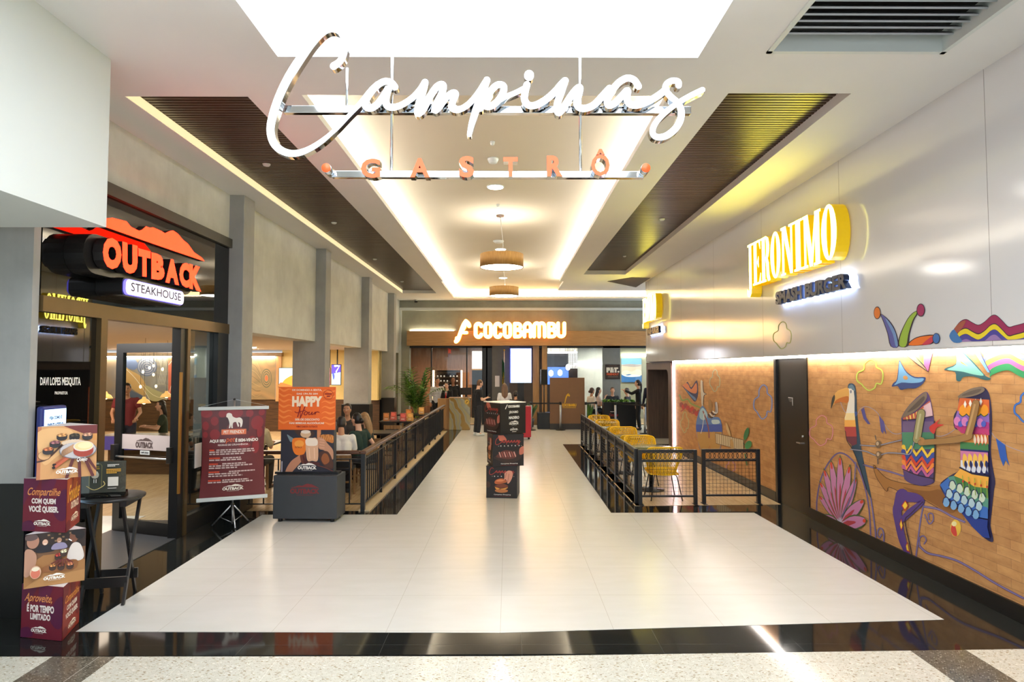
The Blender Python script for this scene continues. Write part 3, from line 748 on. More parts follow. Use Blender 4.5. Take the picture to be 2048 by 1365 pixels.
for px in (656, 1289):
    p0 = onY(px, 340, YS); mb = MB(); mb.tube([(p0.x, YS + 0.08, p0.z), (p0.x, YS - 0.045, p0.z)], 0.034, M_CHROME, 20).tube([(p0.x, YS - 0.045, p0.z), (p0.x, YS - 0.05, p0.z)], 0.033, LITO, 20); part(mb, 'dot', sg)

# ---- steakhouse sign on the black fascia
PO = lambda X: (lambda x, y, o=0.0: onX(x, y, X) + Vector((o, 0, 0)))
XO = -3.80
so = root('storefront_sign', 'red lit steakhouse sign with ridge outline on the black fascia over the glass door', 'sign', (XL, 6.8, 3.2))
LITR = glow('lit_red_acrylic', (255, 33, 10), 4.5)
M_DKSIDE = mat('dark_return', (30, 26, 26), 0.4)
for ch, x0, x1, yl0, yl1, yr0, yr1 in (('O', 206, 243, 472, 537, 480, 540), ('U', 245, 275, 483, 546, 492, 549), ('T', 277, 301, 497, 552, 503, 555), ('B', 303, 329, 505, 558, 512, 562), ('A', 331, 358, 516, 565, 522, 571), ('C', 359, 381, 524, 573, 528, 577), ('K', 379, 402, 528, 577, 535, 584)):
    a = Art(PO(XO)); vs, fs = text_geo(ch, 0.07); L = [(x0 + (x1 - x0) * x, (yl0 + (yl1 - yl0) * y) * (1 - x) + (yr0 + (yr1 - yr0) * y) * x) for x, y in vs]
    a.solid(L, fs, -0.10, 0.0, LITR, M_DKSIDE); part(a.mb, 'letter', so)
def rounded(x0, y0, x1, y1, r, n=5):
    p = []
    for cx, cy, a0 in ((x1 - r, y1 - r, 0), (x0 + r, y1 - r, 90), (x0 + r, y0 + r, 180), (x1 - r, y0 + r, 270)):
        p += [(cx + r * math.cos(R(a0 + 90 * i / n)), cy + r * math.sin(R(a0 + 90 * i / n))) for i in range(n + 1)]
    return p
yy0, yy1 = onX(204, 500, XO).y, onX(403, 500, XO).y
zz0, zz1 = onX(206, 540, XO).z - 0.03, onX(206, 470, XO).z + 0.04
PY = lambda x, y, o: Vector((XL + o, x, y))
mb = MB(); mb.prism(PY, rounded(yy0 - 0.09, zz0, yy1 + 0.02, zz1 - 0.02, 0.17), 0.006, 0.19, mat('black_sign_box', (24, 22, 22), 0.3)); part(mb, 'letter_box', so)
ridge = [(205, 452), (205, 438), (225, 436), (253, 443), (262, 454), (278, 462), (284, 460), (292, 453), (300, 456), (306, 455), (322, 462), (330, 467), (338, 463), (346, 461), (356, 468), (366, 480), (376, 488), (388, 505), (404, 516), (409, 523), (350, 503), (275, 477)]
a = Art(PO(XO)); a.mb.prism(a.P, ridge, -0.08, 0.0, LITR, M_DKSIDE); part(a.mb, 'ridge_outline', so)
a = Art(PO(XO)); y0, y1 = onX(253, 560, XO).y, onX(368, 580, XO).y; z0, z1 = onX(253, 588, XO).z, onX(253, 554, XO).z
mb = MB(); mb.prism(PY, rounded(y0 - 0.02, z0 - 0.02, y1 + 0.02, z1 + 0.0, 0.06), 0.006, 0.27, mat('black_sign_box', (24, 22, 22), 0.3)).prism(PY, rounded(y0 - 0.005, z0 - 0.005, y1 + 0.005, z1 - 0.015, 0.055), 0.27, 0.296, glow('lit_lilac_edge', (110, 100, 255), 0.9))
mb.prism(PY, rounded(y0, z0, y1, z1 - 0.02, 0.05), 0.296, 0.30, glow('lit_lilac_white', (240, 232, 255), 0.55)); part(mb, 'name_box', so)
a = Art(lambda x, y, o: Vector((XL + 0.30 + o, y0 + (y1 - y0) * x, z1 - (z1 - z0) * y))); a.text('STEAKHOUSE', 0.07, 0.26, 0.94, 0.78, mat('thin_black_letter', (40, 32, 50), 0.5), 0.008); part(a.mb, 'name_lettering', so)

# ---- burger bar signs: condensed slab serif letters, drawn stroke by stroke
def serif(ch):
    """polygons in a unit box (x right, y down), heavy stems and slab serifs"""
    def r(x0, y0, x1, y1): return [(x0, y0), (x1, y0), (x1, y1), (x0, y1)]
    sl = 0.045
    if ch == 'I': return [r(0.22, 0, 0.78, 1), r(0, 0, 1, sl), r(0, 1 - sl, 1, 1)]
    if ch == 'J': return [r(0.45, 0, 0.82, 1.05), r(0.2, 0, 1, sl), [(0.82, 1.0), (0.74, 1.16), (0.5, 1.24), (0.15, 1.22), (0.02, 1.12), (0.1, 1.04), (0.28, 1.08), (0.40, 1.12), (0.46, 1.0)]]
    if ch == 'E': return [r(0.14, 0, 0.48, 1), r(0, 0, 0.98, sl), r(0, 1 - sl, 1, 1), [(0.98, 0), (0.98, 0.22), (0.80, 0.05), (0.6, 0)], [(1, 1), (1, 0.76), (0.82, 0.94), (0.6, 1)], r(0.4, 0.47, 0.75, 0.52), [(0.75, 0.37), (0.75, 0.62), (0.62, 0.53), (0.62, 0.46)]]
    if ch == 'R': return [r(0.12, 0, 0.44, 1), r(0, 0, 0.6, sl), r(0, 1 - sl, 0.56, 1), [(0.4, 0), (0.62, 0.0), (0.84, 0.06), (0.94, 0.2), (0.92, 0.36), (0.78, 0.48), (0.5, 0.52), (0.4, 0.52), (0.4, 0.47), (0.56, 0.45), (0.62, 0.36), (0.63, 0.2), (0.58, 0.07), (0.4, 0.05)], [(0.5, 0.49), (0.72, 0.48), (0.86, 0.60), (0.9, 0.86), (1.0, 0.96), (1.0, 1.0), (0.78, 1.0), (0.64, 0.9), (0.6, 0.62)]]
    if ch == 'N': return [r(0.1, 0, 0.24, 1), r(0.80, 0, 0.92, 1), [(0.08, 0), (0.4, 0), (0.92, 0.9), (0.92, 1.0), (0.74, 1.0), (0.2, 0.1)], r(0, 0, 0.36, sl), r(0, 1 - sl, 0.36, 1), r(0.66, 0, 1.04, sl)]
    if ch == 'M': return [r(0.08, 0, 0.18, 1), r(0.72, 0, 0.94, 1), [(0.06, 0), (0.30, 0), (0.52, 0.72), (0.46, 1.0), (0.38, 1.0), (0.12, 0.1)], [(0.72, 0), (0.82, 0), (0.54, 1.0), (0.44, 1.0)], r(0, 0, 0.3, sl), r(0, 1 - sl, 0.28, 1), r(0.62, 1 - sl, 1.02, 1), r(0.7, 0, 1.02, sl)]
    if ch == 'O':
        n = 22; o = [(0.5 + 0.5 * math.cos(2 * math.pi * i / n), 0.5 + 0.5 * math.sin(2 * math.pi * i / n)) for i in range(n)]
        k = [(0.5 + 0.17 * math.cos(2 * math.pi * i / n), 0.5 + 0.44 * math.sin(2 * math.pi * i / n)) for i in range(n)]
        return [[o[i], o[(i + 1) % n], k[(i + 1) % n], k[i]] for i in range(n)]
LITJ = glow('lit_cream_acrylic', (246, 236, 104), 5.5)
YSIDE = mat('yellow_letter_return', (214, 176, 10), 0.4, emit=(210, 170, 0), es=0.22, noise=0)
def burger_sign(Y0, Y1, Z0, Z1, depth, label, small):
    """Y0 = far end (start of the word), Y1 = near end"""
    s = root('wall_sign', label, 'sign', (XU, (Y0 + Y1) / 2, Z0))
    ws = [('J', 0.62), ('E', 0.8), ('R', 0.86), ('O', 0.9), ('N', 1.02), ('I', 0.62), ('M', 1.25), ('O', 0.95)]
    tot = sum(w for _, w in ws) + 0.07 * 7; x = 0.0
    for ch, w in ws:
        mb = MB()
        Pq = lambda u, v, o, x=x, w=w: Vector((XU - o, Y0 + (Y1 - Y0) * (x + u * w) / tot, Z1 + (Z0 - Z1) * v))
        for pl in serif(ch):
            mb.prism(Pq, pl, 0.02, depth - 0.006, YSIDE); mb.prism(Pq, [(a, b) for a, b in pl], depth - 0.006, depth, LITJ)
        part(mb, 'letter', s); x += w + 0.07
    halo = glow('cool_halo_led', (190, 214, 255), 9.0); navy = mat('navy_metal_letter', (28, 40, 66), 0.3, metal=0.4, noise=0)
    y0, y1, z0, z1 = small
    P = lambda u, v, o: Vector((XU - o, y0 + (y1 - y0) * u, z1 + (z0 - z1) * v))
    a = Art(P); a.text('SMASH BURGER', 0, 0, 1, 1, navy, 0.05, d0=0.05, d1=0.12, side=navy); part(a.mb, 'tagline_lettering', s)
    a = Art(P); a.text('SMASH BURGER', 0.004, 0.03, 0.996, 0.97, halo, 0.03, d0=0.02, d1=0.045, side=halo); part(a.mb, 'tagline_halo', s)
    return s
burger_sign(10.05, 7.28, 3.40, 4.08, 0.19, 'yellow lit burger bar sign on the lacquered wall above the black door', (9.15, 7.22, 3.03, 3.22))
burger_sign(17.95, 16.3, 3.40, 4.08, 0.19, 'yellow lit burger bar sign at the far corner above the brown portal', (17.7, 16.3, 3.03, 3.22))

# ---- restaurant name on the wood fascia
YC = YB - 0.30
cs = root('facade_sign', 'glowing white rounded restaurant name with prawn emblem on the wood fascia', 'sign', (0.3, YC, 3.2))
LITC = glow('lit_warm_white', (255, 222, 150), 4.2); ORG = glow('amber_letter_return', (240, 150, 10), 0.8)
PC = lambda x, y, o=0.0: onY(x, y, YC) + Vector((0, -o, 0))
B7 = lambda p: (860 + p[0] / 7.062, 620 + p[1] / 7.062)
def tubes(strokes, w):
    a = Art(PC)
    for st in strokes:
        st = [B7(p) for p in st]
        a.line(st, w / 7.062 + 1.6, ORG, smooth=0, d0=-0.1, d1=0.09); a.line(st, w / 7.062, LITC, smooth=0, d0=0.09, d1=0.12)
    return part(a.mb, 'letter', cs)
def arc(cx, cy, rx, ry, a0, a1, n=10): return [(cx + rx * math.cos(R(a0 + (a1 - a0) * i / n)), cy + ry * math.sin(R(a0 + (a1 - a0) * i / n))) for i in range(n + 1)]
def letC(x): return [arc(x + 66, 240, 40, 40, -10, -180) + arc(x + 66, 345, 40, 40, 180, 10)]
def letO(x): return [arc(x + 66, 235, 40, 40, 0, -180) + arc(x + 66, 345, 40, 40, 180, 0) + [(x + 106, 235)]]
tubes(letC(620), 50); tubes(letO(755), 48); tubes(letC(893), 50); tubes(letO(1028), 48)
def letB(x): return [[(x + 24, 200), (x + 24, 380)], [(x + 24, 200)] + arc(x + 70, 240, 36, 40, -90, 90) + [(x + 24, 280)], [(x + 24, 290)] + arc(x + 76, 335, 40, 45, -90, 90) + [(x + 24, 380)]]
tubes(letB(1172), 46)
tubes([[(1334, 380), (1334, 235)] + arc(1378, 235, 42, 42, 180, 360) + [(1420, 235), (1420, 380)], [(1334, 300), (1420, 300)]], 46)
tubes([[(1470, 380), (1470, 235)] + arc(1505, 228, 34, 36, 180, 360) + [(1540, 240), (1540, 380)], [(1540, 240)] + arc(1576, 228, 36, 36, 180, 360) + [(1616, 240), (1616, 380)]], 46)
tubes(letB(1650), 46)
tubes([[(1806, 195), (1806, 335)] + arc(1850, 335, 44, 44, 180, 0) + [(1894, 195)]], 46)
a = Art(PC)
for pts, w in (([(370, 450), (400, 420), (425, 350), (450, 280), (480, 210), (510, 165)], 52), ([(510, 165), (545, 200), (555, 230)], 54), ([(505, 170), (500, 230), (470, 290), (440, 320)], 34), ([(430, 320), (480, 325), (520, 325)], 40), ([(380, 400), (375, 430), (368, 455)], 40)):
    st = [B7(p) for p in pts]
    a.line(st, w / 7.062 + 1.6, ORG, smooth=4, d0=-0.1, d1=0.09); a.line(st, w / 7.062, LITC, smooth=4, d0=0.09, d1=0.12)
part(a.mb, 'prawn_emblem', cs)

# ---- ceiling fittings
def drum(px, py, D, r, h, label):
    p = onY(px, py, D)
    t = root('drum_pendant', label, 'pendant lamp', (p.x, p.y, p.z))
    MB().lathe([(r - 0.01, 0.012), (r, 0.0), (r, h), (r - 0.012, h), (r - 0.012, 0.02)], wood('pleated_wood_veneer', (176, 132, 74), (212, 168, 104), 0.5, 'Z', 3.0), n=40).build('shade', t)
    MB().lathe([(0.0, 0.006), (r - 0.012, 0.012), (r - 0.012, 0.03), (0, 0.03)], glow('drum_diffuser', (255, 248, 236), 9.0), n=40).build('diffuser', t)
    zt = Z2 - p.z
    MB().tube([(-0.03, 0, zt), (0.02, 0, zt * 0.5), (0.03, 0, h)], 0.006, M_STEEL, 6).build('cord', t)
    MB().lathe([(0.07, zt - 0.025), (0.075, zt)], mat('brown_metal', (90, 70, 60), 0.4), (-0.03, 0, 0)).build('canopy', t)
    return t
d1 = onZ(1002, 431, Z2).y
drum(1003.5, 536, d1, 0.415 * d1 / 11.9, 0.30 * d1 / 11.9 * 0.85, 'nearer round wood veneer drum pendant lamp with glowing underside')
drum(1008, 593, d1 * 1.48, 0.415 * d1 / 11.9, 0.30 * d1 / 11.9 * 0.85, 'farther round wood veneer drum pendant lamp over the walkway end')
def downlight(px, py, r, label):
    p = onZ(px, py, Z2 - 0.004); t = root('downlight', label, 'downlight', p, group='round downlights in the coffer')
    MB().lathe([(r + 0.015, -0.008), (r + 0.018, 0.003)], M_WHITE, n=28).build('trim_ring', t)
    MB().lathe([(r, -0.011), (r, -0.008)], glow('downlight_diffuser', (255, 250, 240), 12.0), n=28).build('diffuser', t)
downlight(991, 374, 0.12, 'round downlight nearest the hanging sign in the coffer ceiling')
downlight(1001, 499, 0.12, 'round downlight just above the nearer drum pendant')
downlight(1006, 556, 0.12, 'round downlight between the two drum pendants')
def ceil_dot(px, py, Z, r, name, label, cat, h=0.03):
    p = onZ(px, py, Z); m = MB().lathe([(r * 0.4, -h), (r * 0.75, -h * 0.9), (r, -h * 0.3), (r, -0.001)], M_WHITE, (p.x, p.y, p.z), 18)
    return tag(m.build(name), label, cat)
ceil_dot(986, 317, Z2, 0.075, 'smoke_detector', 'white smoke detector above the orange capitals of the hanging sign', 'smoke detector', 0.07)
ceil_dot(997, 482, Z2, 0.12, 'smoke_detector', 'flat white smoke detector behind the cord of the nearer drum pendant', 'smoke detector', 0.05)
ceil_dot(985, 283, Z2, 0.03, 'sprinkler_head', 'small sprinkler head in the coffer near the hanging script sign', 'sprinkler', 0.05)
ceil_dot(996, 409, Z2, 0.03, 'sprinkler_head', 'small sprinkler head in the coffer before the drum pendant', 'sprinkler', 0.05)
ceil_dot(533, 328, ZC + 0.10, 0.05, 'ceiling_sensor', 'small round sensor in the walnut slats nearest the steakhouse sign', 'sensor')
ceil_dot(668, 445, ZC + 0.10, 0.05, 'ceiling_sensor', 'small round sensor midway along the walnut slats above the pillars', 'sensor')
ceil_dot(750, 518, ZC + 0.10, 0.05, 'ceiling_sensor', 'small round sensor farther along the walnut slats above the pillars', 'sensor')
ceil_dot(804, 563, ZC + 0.10, 0.05, 'ceiling_sensor', 'small round sensor at the far end of the left walnut slats', 'sensor')
ceil_dot(1324, 438, ZC + 0.10, 0.05, 'ceiling_sensor', 'small round sensor in the yellow-lit slats on the burger bar side', 'sensor')
ceil_dot(1249, 512, ZC + 0.10, 0.04, 'ceiling_sensor', 'small round sensor at the far end of the yellow-lit slats', 'sensor')
cm = onY(832, 604, YB - 0.3)
t = root('security_camera', 'small dark security camera on the far wall trim, left of the glowing name', 'security camera', cm)
MB().lathe([(0.04, 0.02), (0.05, 0.06), (0.05, 0.1)], M_WHITE, n=14).build('mount', t); MB().ball((0, 0, 0), (0.06, 0.06, 0.05), M_BLACK).build('lens_dome', t)
# ================================================================ FREE-STANDING THINGS
def crop(x0, y0, s): return lambda *ps: [(x0 + p[0] / s, y0 + p[1] / s) + tuple(p[2:]) for p in ps]
CREAMI, REDI, ORNG, MARO = (246, 232, 206), (196, 58, 34), (240, 120, 40), (112, 30, 34)
M_CARD = mat('white_card', (232, 226, 226), 0.6, noise=0.02)
def tri_box(name, label, cx, cy, z, s, h, ang, arts, M):
    """triangular cardboard prism; ang = direction of the corner that faces the viewer"""
    t = root(name, label, 'promotional box', (cx, cy, z))
    rr = s / math.sqrt(3)
    cs_ = [(rr * math.cos(R(ang + k * 120)), rr * math.sin(R(ang + k * 120))) for k in range(3)]
    mb = MB(); vs = [(x, y, 0.0) for x, y in cs_] + [(x, y, h) for x, y in cs_]
    mb.add(vs, [(0, 1, 4, 3), (1, 2, 5, 4), (2, 0, 3, 5)], M); mb.add(vs, [(2, 1, 0), (3, 4, 5)], M_CARD)
    mb.build('box_body', t)
    for k, fn in arts.items():
        p, q = cs_[k], cs_[(k + 1) % 3]
        a = Art(plane((p[0], p[1], h), (q[0] - p[0], q[1] - p[1], 0), (0, 0, -h)), eps=0.0004, start=0.0008)
        fn(a); a.build('printed_face', t)
    return t
M_MAR = mat('maroon_card', (104, 24, 40), 0.45, noise=0.04)
def waves(a, base, c2, c3):
    a.rect(0, 0, 1, 1, base)
    a.blob([(0, 0), (0.35, 0), (0.28, 0.2), (0.10, 0.35), (0, 0.5)], c2); a.blob([(0.45, 0), (0.75, 0), (0.62, 0.3), (0.5, 0.5), (0.42, 0.25)], c2)
    a.blob([(0.8, 0.3), (1, 0.2), (1, 0.7), (0.85, 0.78), (0.7, 0.6)], c3); a.blob([(0, 0.85), (0.2, 0.8), (0.3, 0.95), (0.1, 1), (0, 1)], c3)
def face_compartilhe(a):
    waves(a, (112, 22, 44), (98, 24, 62), (86, 18, 60))
    a.text('Compartilhe', 0.10, 0.17, 0.86, 0.36, (232, 150, 88), 0.012, 0.35)
    a.text('COM QUEM', 0.20, 0.37, 0.76, 0.49, (240, 226, 220), 0.05); a.text('VOCÊ QUISER.', 0.14, 0.49, 0.83, 0.65, (240, 226, 220), 0.05)
    steak_logo(a, 0.27, 0.76, 0.66, 0.90, (248, 240, 230))
def face_aproveite(a):
    waves(a, (112, 22, 44), (98, 24, 62), (86, 18, 60))
    a.text('Aproveite,', 0.09, 0.16, 0.76, 0.36, (232, 150, 88), 0.012, 0.35)
    a.text('É POR TEMPO', 0.14, 0.34, 0.80, 0.51, (240, 226, 220), 0.05); a.text('LIMITADO', 0.23, 0.53, 0.72, 0.65, (240, 226, 220), 0.05)
    steak_logo(a, 0.26, 0.76, 0.64, 0.90, (248, 240, 230))
def face_fondue(a):
    waves(a, (140, 44, 30), (170, 74, 30), (112, 26, 30))
    a.text('Fondue', 0.12, 0.14, 0.92, 0.46, (240, 170, 60), 0.02, 0.4); a.text('OUTBACK', 0.28, 0.48, 0.86, 0.62, (244, 214, 190), 0.05); steak_logo(a, 0.32, 0.72, 0.84, 0.88, (246, 226, 200))
def face_comp_side(a):
    waves(a, (140, 44, 30), (112, 26, 30), (112, 26, 30))
    a.text('Compartilhe', 0.10, 0.22, 0.92, 0.40, (236, 156, 70), 0.012, 0.35); a.text('COM QUEM', 0.2, 0.42, 0.8, 0.53, (240, 224, 210), 0.05); a.text('VOCÊ QUISER.', 0.14, 0.54, 0.86, 0.68, (240, 224, 210), 0.05); steak_logo(a, 0.3, 0.77, 0.76, 0.91, (246, 232, 212))
def bowl(a, x, y, w, c_in, c_out=(52, 48, 52)):
    a.ell(x, y + 0.045, w, 0.055, c_out); a.rect(x - w, y, x + w, y + 0.045, c_out); a.ell(x, y, w, 0.04, (34, 30, 32)); a.ell(x, y - 0.008, w * 0.86, 0.034, c_in)
    for i in range(7): a.ell(x + w * 0.7 * math.sin(i * 2.4), y - 0.01 + 0.018 * math.cos(i * 2.4), w * 0.26, 0.018, tuple(min(255, int(k * (1.25 if i % 2 else 0.8))) for k in c_in))
def face_queijo(a):
    a.rect(0, 0, 1, 1, (214, 158, 104)); a.rect(0, 0, 0.06, 1, (190, 120, 84)); a.blob([(0.0, 0.1), (0.5, 0.06), (0.6, 0.3), (0.3, 0.6), (0.1, 0.7)], (228, 178, 122))
    a.poly([(0.42, 0.0), (1, 0), (1, 0.19), (0.78, 0.17)], (116, 50, 50)); a.rect(0.92, 0.17, 1, 0.30, (214, 150, 84))
    a.line([(0.0, 0.66), (0.15, 0.62), (0.3, 0.48), (0.44, 0.32)], 0.035, (84, 54, 44)); a.ell(0.12, 0.55, 0.11, 0.09, (120, 78, 54)); a.ell(0.12, 0.545, 0.10, 0.08, (226, 176, 124))
    for x, y, c in ((0.40, 0.18, (216, 150, 92)), (0.61, 0.19, (70, 62, 50)), (0.83, 0.19, (206, 150, 120)), (0.29, 0.31, (150, 96, 100)), (0.18, 0.43, (200, 116, 74))): bowl(a, x, y, 0.09, c)
    for x0, x1 in ((0.28, 0.40), (0.30, 0.44)): a.line([(x0, 0.70 + x0 * 0.1), (x1 + 0.1, 0.56)], 0.035, (168, 84, 54)); a.ell(x0, 0.70 + x0 * 0.1, 0.025, 0.025, (40, 28, 30))
    a.line([(0.29, 0.78), (0.52, 0.60)], 0.05, (196, 96, 66)); a.ell(0.28, 0.78, 0.028, 0.028, (40, 28, 30))
    for x0, y0, x1, y1 in ((0.60, 0.62, 0.50, 0.98), (0.70, 0.64, 0.72, 0.98), (0.80, 0.64, 0.94, 0.98), (0.86, 0.66, 1.0, 0.86)): a.line([(x0, y0), (x1, y1)], 0.055, (96, 42, 44))
    a.ell(0.68, 0.47, 0.32, 0.17, (120, 116, 122)); a.ell(0.68, 0.465, 0.305, 0.158, (196, 190, 192))
    for i in range(10): a.ell(0.44 + 0.045 * i, 0.36 - 0.07 * math.sin(math.pi * min(1, (i + 2) / 11)), 0.04, 0.035, (222, 196, 170)); a.k -= a.eps * 0.5
    for i in range(5): a.ell(0.45 + 0.035 * i, 0.50 - 0.02 * i, 0.05, 0.07, (150 + 12 * i, 112 + 10 * i, 84 + 8 * i), 20)
    a.ell(0.77, 0.50, 0.17, 0.105, (166, 66, 52)); a.rect(0.60, 0.40, 0.94, 0.5, (166, 66, 52)); a.ell(0.77, 0.40, 0.175, 0.10, (232, 216, 206)); a.ell(0.77, 0.395, 0.155, 0.085, (238, 214, 156)); a.ell(0.79, 0.385, 0.12, 0.06, (244, 226, 178))
    a.text('Queijo', 0.66, 0.61, 0.84, 0.71, (246, 240, 232), 0.02, 0.3)
    steak_logo(a, 0.32, 0.78, 0.69, 0.92, (250, 246, 238))
def head_art(a, x, y, r, skin, hair, body, bw):
    a.blob([(x - bw, y + r * 3.4), (x - bw * 0.8, y + r * 1.5), (x, y + r * 1.0), (x + bw * 0.8, y + r * 1.5), (x + bw, y + r * 3.4)], body)
    a.ell(x, y - r * 0.15, r * 1.08, r * 1.25, hair); a.ell(x - r * 0.1, y + r * 0.15, r * 0.82, r * 1.0, skin); a.line([(x - r * 0.4, y + r * 0.6), (x, y + r * 0.72), (x + r * 0.3, y + r * 0.58)], r * 0.16, (250, 244, 238))
def face_friends(a):
    a.rect(0, 0, 1, 1, (120, 84, 58)); a.rect(0, 0, 1, 0.34, (52, 38, 34))
    for i in range(9): a.rect(0.36 + 0.06 * i, 0.04 + 0.06 * (i % 3), 0.40 + 0.06 * i, 0.07 + 0.06 * (i % 3), (150, 116, 84))
    a.poly([(0, 1), (0, 0.62), (0.3, 0.42), (0.75, 0.42), (1, 0.6), (1, 1)], (166, 116, 68)); a.poly([(0, 1), (0.2, 0.85), (1, 0.78), (1, 1)], (184, 134, 82))
    head_art(a, 0.33, 0.17, 0.055, (222, 176, 150), (60, 36, 30), (36, 32, 40), 0.14); head_art(a, 0.56, 0.16, 0.05, (190, 140, 110), (60, 46, 40), (150, 140, 170), 0.12)
    a.blob([(0.70, 0.55), (0.74, 0.32), (0.82, 0.24), (0.92, 0.30), (0.98, 0.52), (0.9, 0.6)], (224, 212, 204)); a.ell(0.80, 0.13, 0.075, 0.11, (120, 74, 54)); a.ell(0.90, 0.10, 0.08, 0.09, (30, 24, 26)); a.ell(0.84, 0.05, 0.09, 0.05, (30, 24, 26)); a.line([(0.72, 0.17), (0.76, 0.20)], 0.02, (246, 240, 236))
    a.blob([(0, 0.75), (0.0, 0.32), (0.1, 0.28), (0.19, 0.40), (0.18, 0.58), (0.1, 0.75)], (186, 140, 116)); a.ell(0.13, 0.14, 0.10, 0.13, (176, 126, 104)); a.ell(0.10, 0.06, 0.11, 0.06, (96, 76, 74))
    a.blob([(0.28, 0.72), (0.34, 0.62), (0.8, 0.56), (0.88, 0.66), (0.78, 0.76), (0.4, 0.74)], (150, 96, 56))
    for x, y, c in ((0.46, 0.63, (206, 140, 80)), (0.60, 0.64, (120, 60, 40)), (0.75, 0.64, (220, 130, 90)), (0.55, 0.44, (170, 60, 50)), (0.64, 0.38, (226, 206, 170))): bowl(a, x, y, 0.06, c, (70, 48, 40))
    for i in range(8): a.line([(0.56 + 0.02 * i, 0.52), (0.44 + 0.05 * i, 0.58 + 0.02 * (i % 3))], 0.018, (110, 44, 44), 0)
    a.ell(0.19, 0.70, 0.09, 0.12, (222, 180, 150)); a.ell(0.19, 0.72, 0.075, 0.09, (216, 120, 96)); a.ell(0.19, 0.64, 0.06, 0.04, (240, 226, 200))
    steak_logo(a, 0.32, 0.76, 0.68, 0.89, (250, 246, 238))
vx, vy = -0.585, 0.811
TH = 0.409; TX, TY, TS = -3.60, 5.07, 0.385
def cor(ed): return math.degrees(math.atan2(ed[1], ed[0]))
aL = cor((1.29, -1.157))           # corner of the maroon boxes turned to the viewer
aP = cor((vx, vy))                  # apex of the picture boxes points away
tri_box('promo_box', 'maroon three-sided box reading Aproveite at the bottom of the left stack', TX, TY, 0.002, TS, TH, aL, {0: face_comp_side, 2: face_aproveite}, M_MAR)
tri_box('promo_box', 'three-sided box with friends dining photo, second from bottom of left stack', TX, TY, 0.004 + TH, TS, TH, aP - 4, {1: face_friends, 0: lambda a: a.rect(0, 0, 1, 1, (96, 22, 36)), 2: lambda a: a.rect(0, 0, 1, 1, (96, 22, 36))}, M_CARD)
tri_box('promo_box', 'maroon three-sided box reading Compartilhe, third from bottom of left stack', TX - 0.01, TY, 0.006 + 2 * TH, TS, TH, aL + 3, {0: face_fondue, 2: face_compartilhe}, M_MAR)
tri_box('promo_box', 'three-sided box with cheese fondue photo on top of the left stack', TX + 0.05, TY + 0.02, 0.008 + 3 * TH, TS, TH, aP - 2, {1: face_queijo, 0: lambda a: a.rect(0, 0, 1, 1, (150, 96, 60)), 2: lambda a: a.rect(0, 0, 1, 1, (150, 96, 60))}, M_CARD)

# ---- centre stack: three square black boxes, each turned its own way
M_DKCARD = mat('near_black_card', (22, 18, 19), 0.45, noise=0.05)
def script_word(a, x0, y0, x1, y1, c):
    w, h = x1 - x0, y1 - y0
    q = lambda *p: [(x0 + w * u, y0 + h * v) for u, v in p]
    a.line(q((0.16, 0.12), (0.10, 0.0), (0.03, 0.3), (0.0, 0.75), (0.06, 1.0), (0.2, 0.75), (0.27, 0.45)), 0.018, c)
    for i in range(6):
        u = 0.27 + 0.115 * i; a.line(q((u, 0.7), (u + 0.03, 0.4), (u + 0.06, 0.75), (u + 0.115, 0.45)), 0.017, c)
    a.line(q((0.46, 0.5), (0.43, 1.0)), 0.014, c); a.line(q((0.95, 0.45), (0.9, 0.5), (0.95, 0.8), (0.88, 1.1), (0.86, 0.95), (1.0, 0.6)), 0.014, c)
RED2 = (172, 56, 46); GREYW = (222, 216, 212)
def small_caps(a, x0, y0, x1, y1, c):
    for i, ch in enumerate('GASTRÔ'):
        u = x0 + (x1 - x0) * (0.1 + 0.16 * i); a.text(ch, u - 0.018, y0, u + 0.018, y1, c, 0.04)
    a.ell(x0, (y0 + y1) / 2, 0.008, 0.008, c); a.ell(x1, (y0 + y1) / 2, 0.008, 0.008, c)
def mall_line(a, x0, y0, x1, y1):
    a.text('Campinas Shopping', x0, y0, x1, y1 - 0.03, GREYW, 0.03); a.rect(x0, y1 - 0.006, x1, y1, (140, 40, 40))
def face_burger(a):
    a.rect(0, 0, 1, 1, (34, 29, 30)); script_word(a, 0.10, 0.05, 0.92, 0.27, RED2); small_caps(a, 0.2, 0.30, 0.9, 0.335, GREYW)
    a.ell(0.06, 0.58, 0.08, 0.10, (70, 44, 36)); a.blob([(0.27, 0.50), (0.34, 0.42), (0.5, 0.38), (0.62, 0.42), (0.66, 0.5), (0.5, 0.54), (0.32, 0.56)], (190, 100, 56)); a.blob([(0.32, 0.47), (0.45, 0.41), (0.58, 0.44), (0.5, 0.48)], (222, 140, 92))
    a.rect(0.30, 0.62, 0.70, 0.69, (70, 34, 26)); a.blob([(0.28, 0.62), (0.5, 0.54), (0.70, 0.60), (0.68, 0.66), (0.5, 0.68), (0.3, 0.66)], (120, 62, 44)); a.blob([(0.29, 0.66), (0.5, 0.70), (0.70, 0.66), (0.66, 0.70), (0.55, 0.74), (0.45, 0.70), (0.36, 0.74)], (222, 160, 70))
    a.blob([(0.30, 0.74), (0.5, 0.72), (0.69, 0.74), (0.68, 0.80), (0.5, 0.83), (0.32, 0.80)], (186, 116, 66))
    a.blob([(0.60, 0.22), (0.72, 0.13), (0.84, 0.16), (0.86, 0.30), (0.78, 0.48), (0.70, 0.54), (0.66, 0.44), (0.62, 0.40), (0.58, 0.44), (0.60, 0.30)], (214, 150, 126)); a.line([(0.74, 0.24), (0.72, 0.38), (0.69, 0.5)], 0.02, (170, 104, 84)); a.line([(0.66, 0.20), (0.62, 0.36)], 0.02, (176, 110, 90))
    mall_line(a, 0.25, 0.87, 0.80, 0.94)
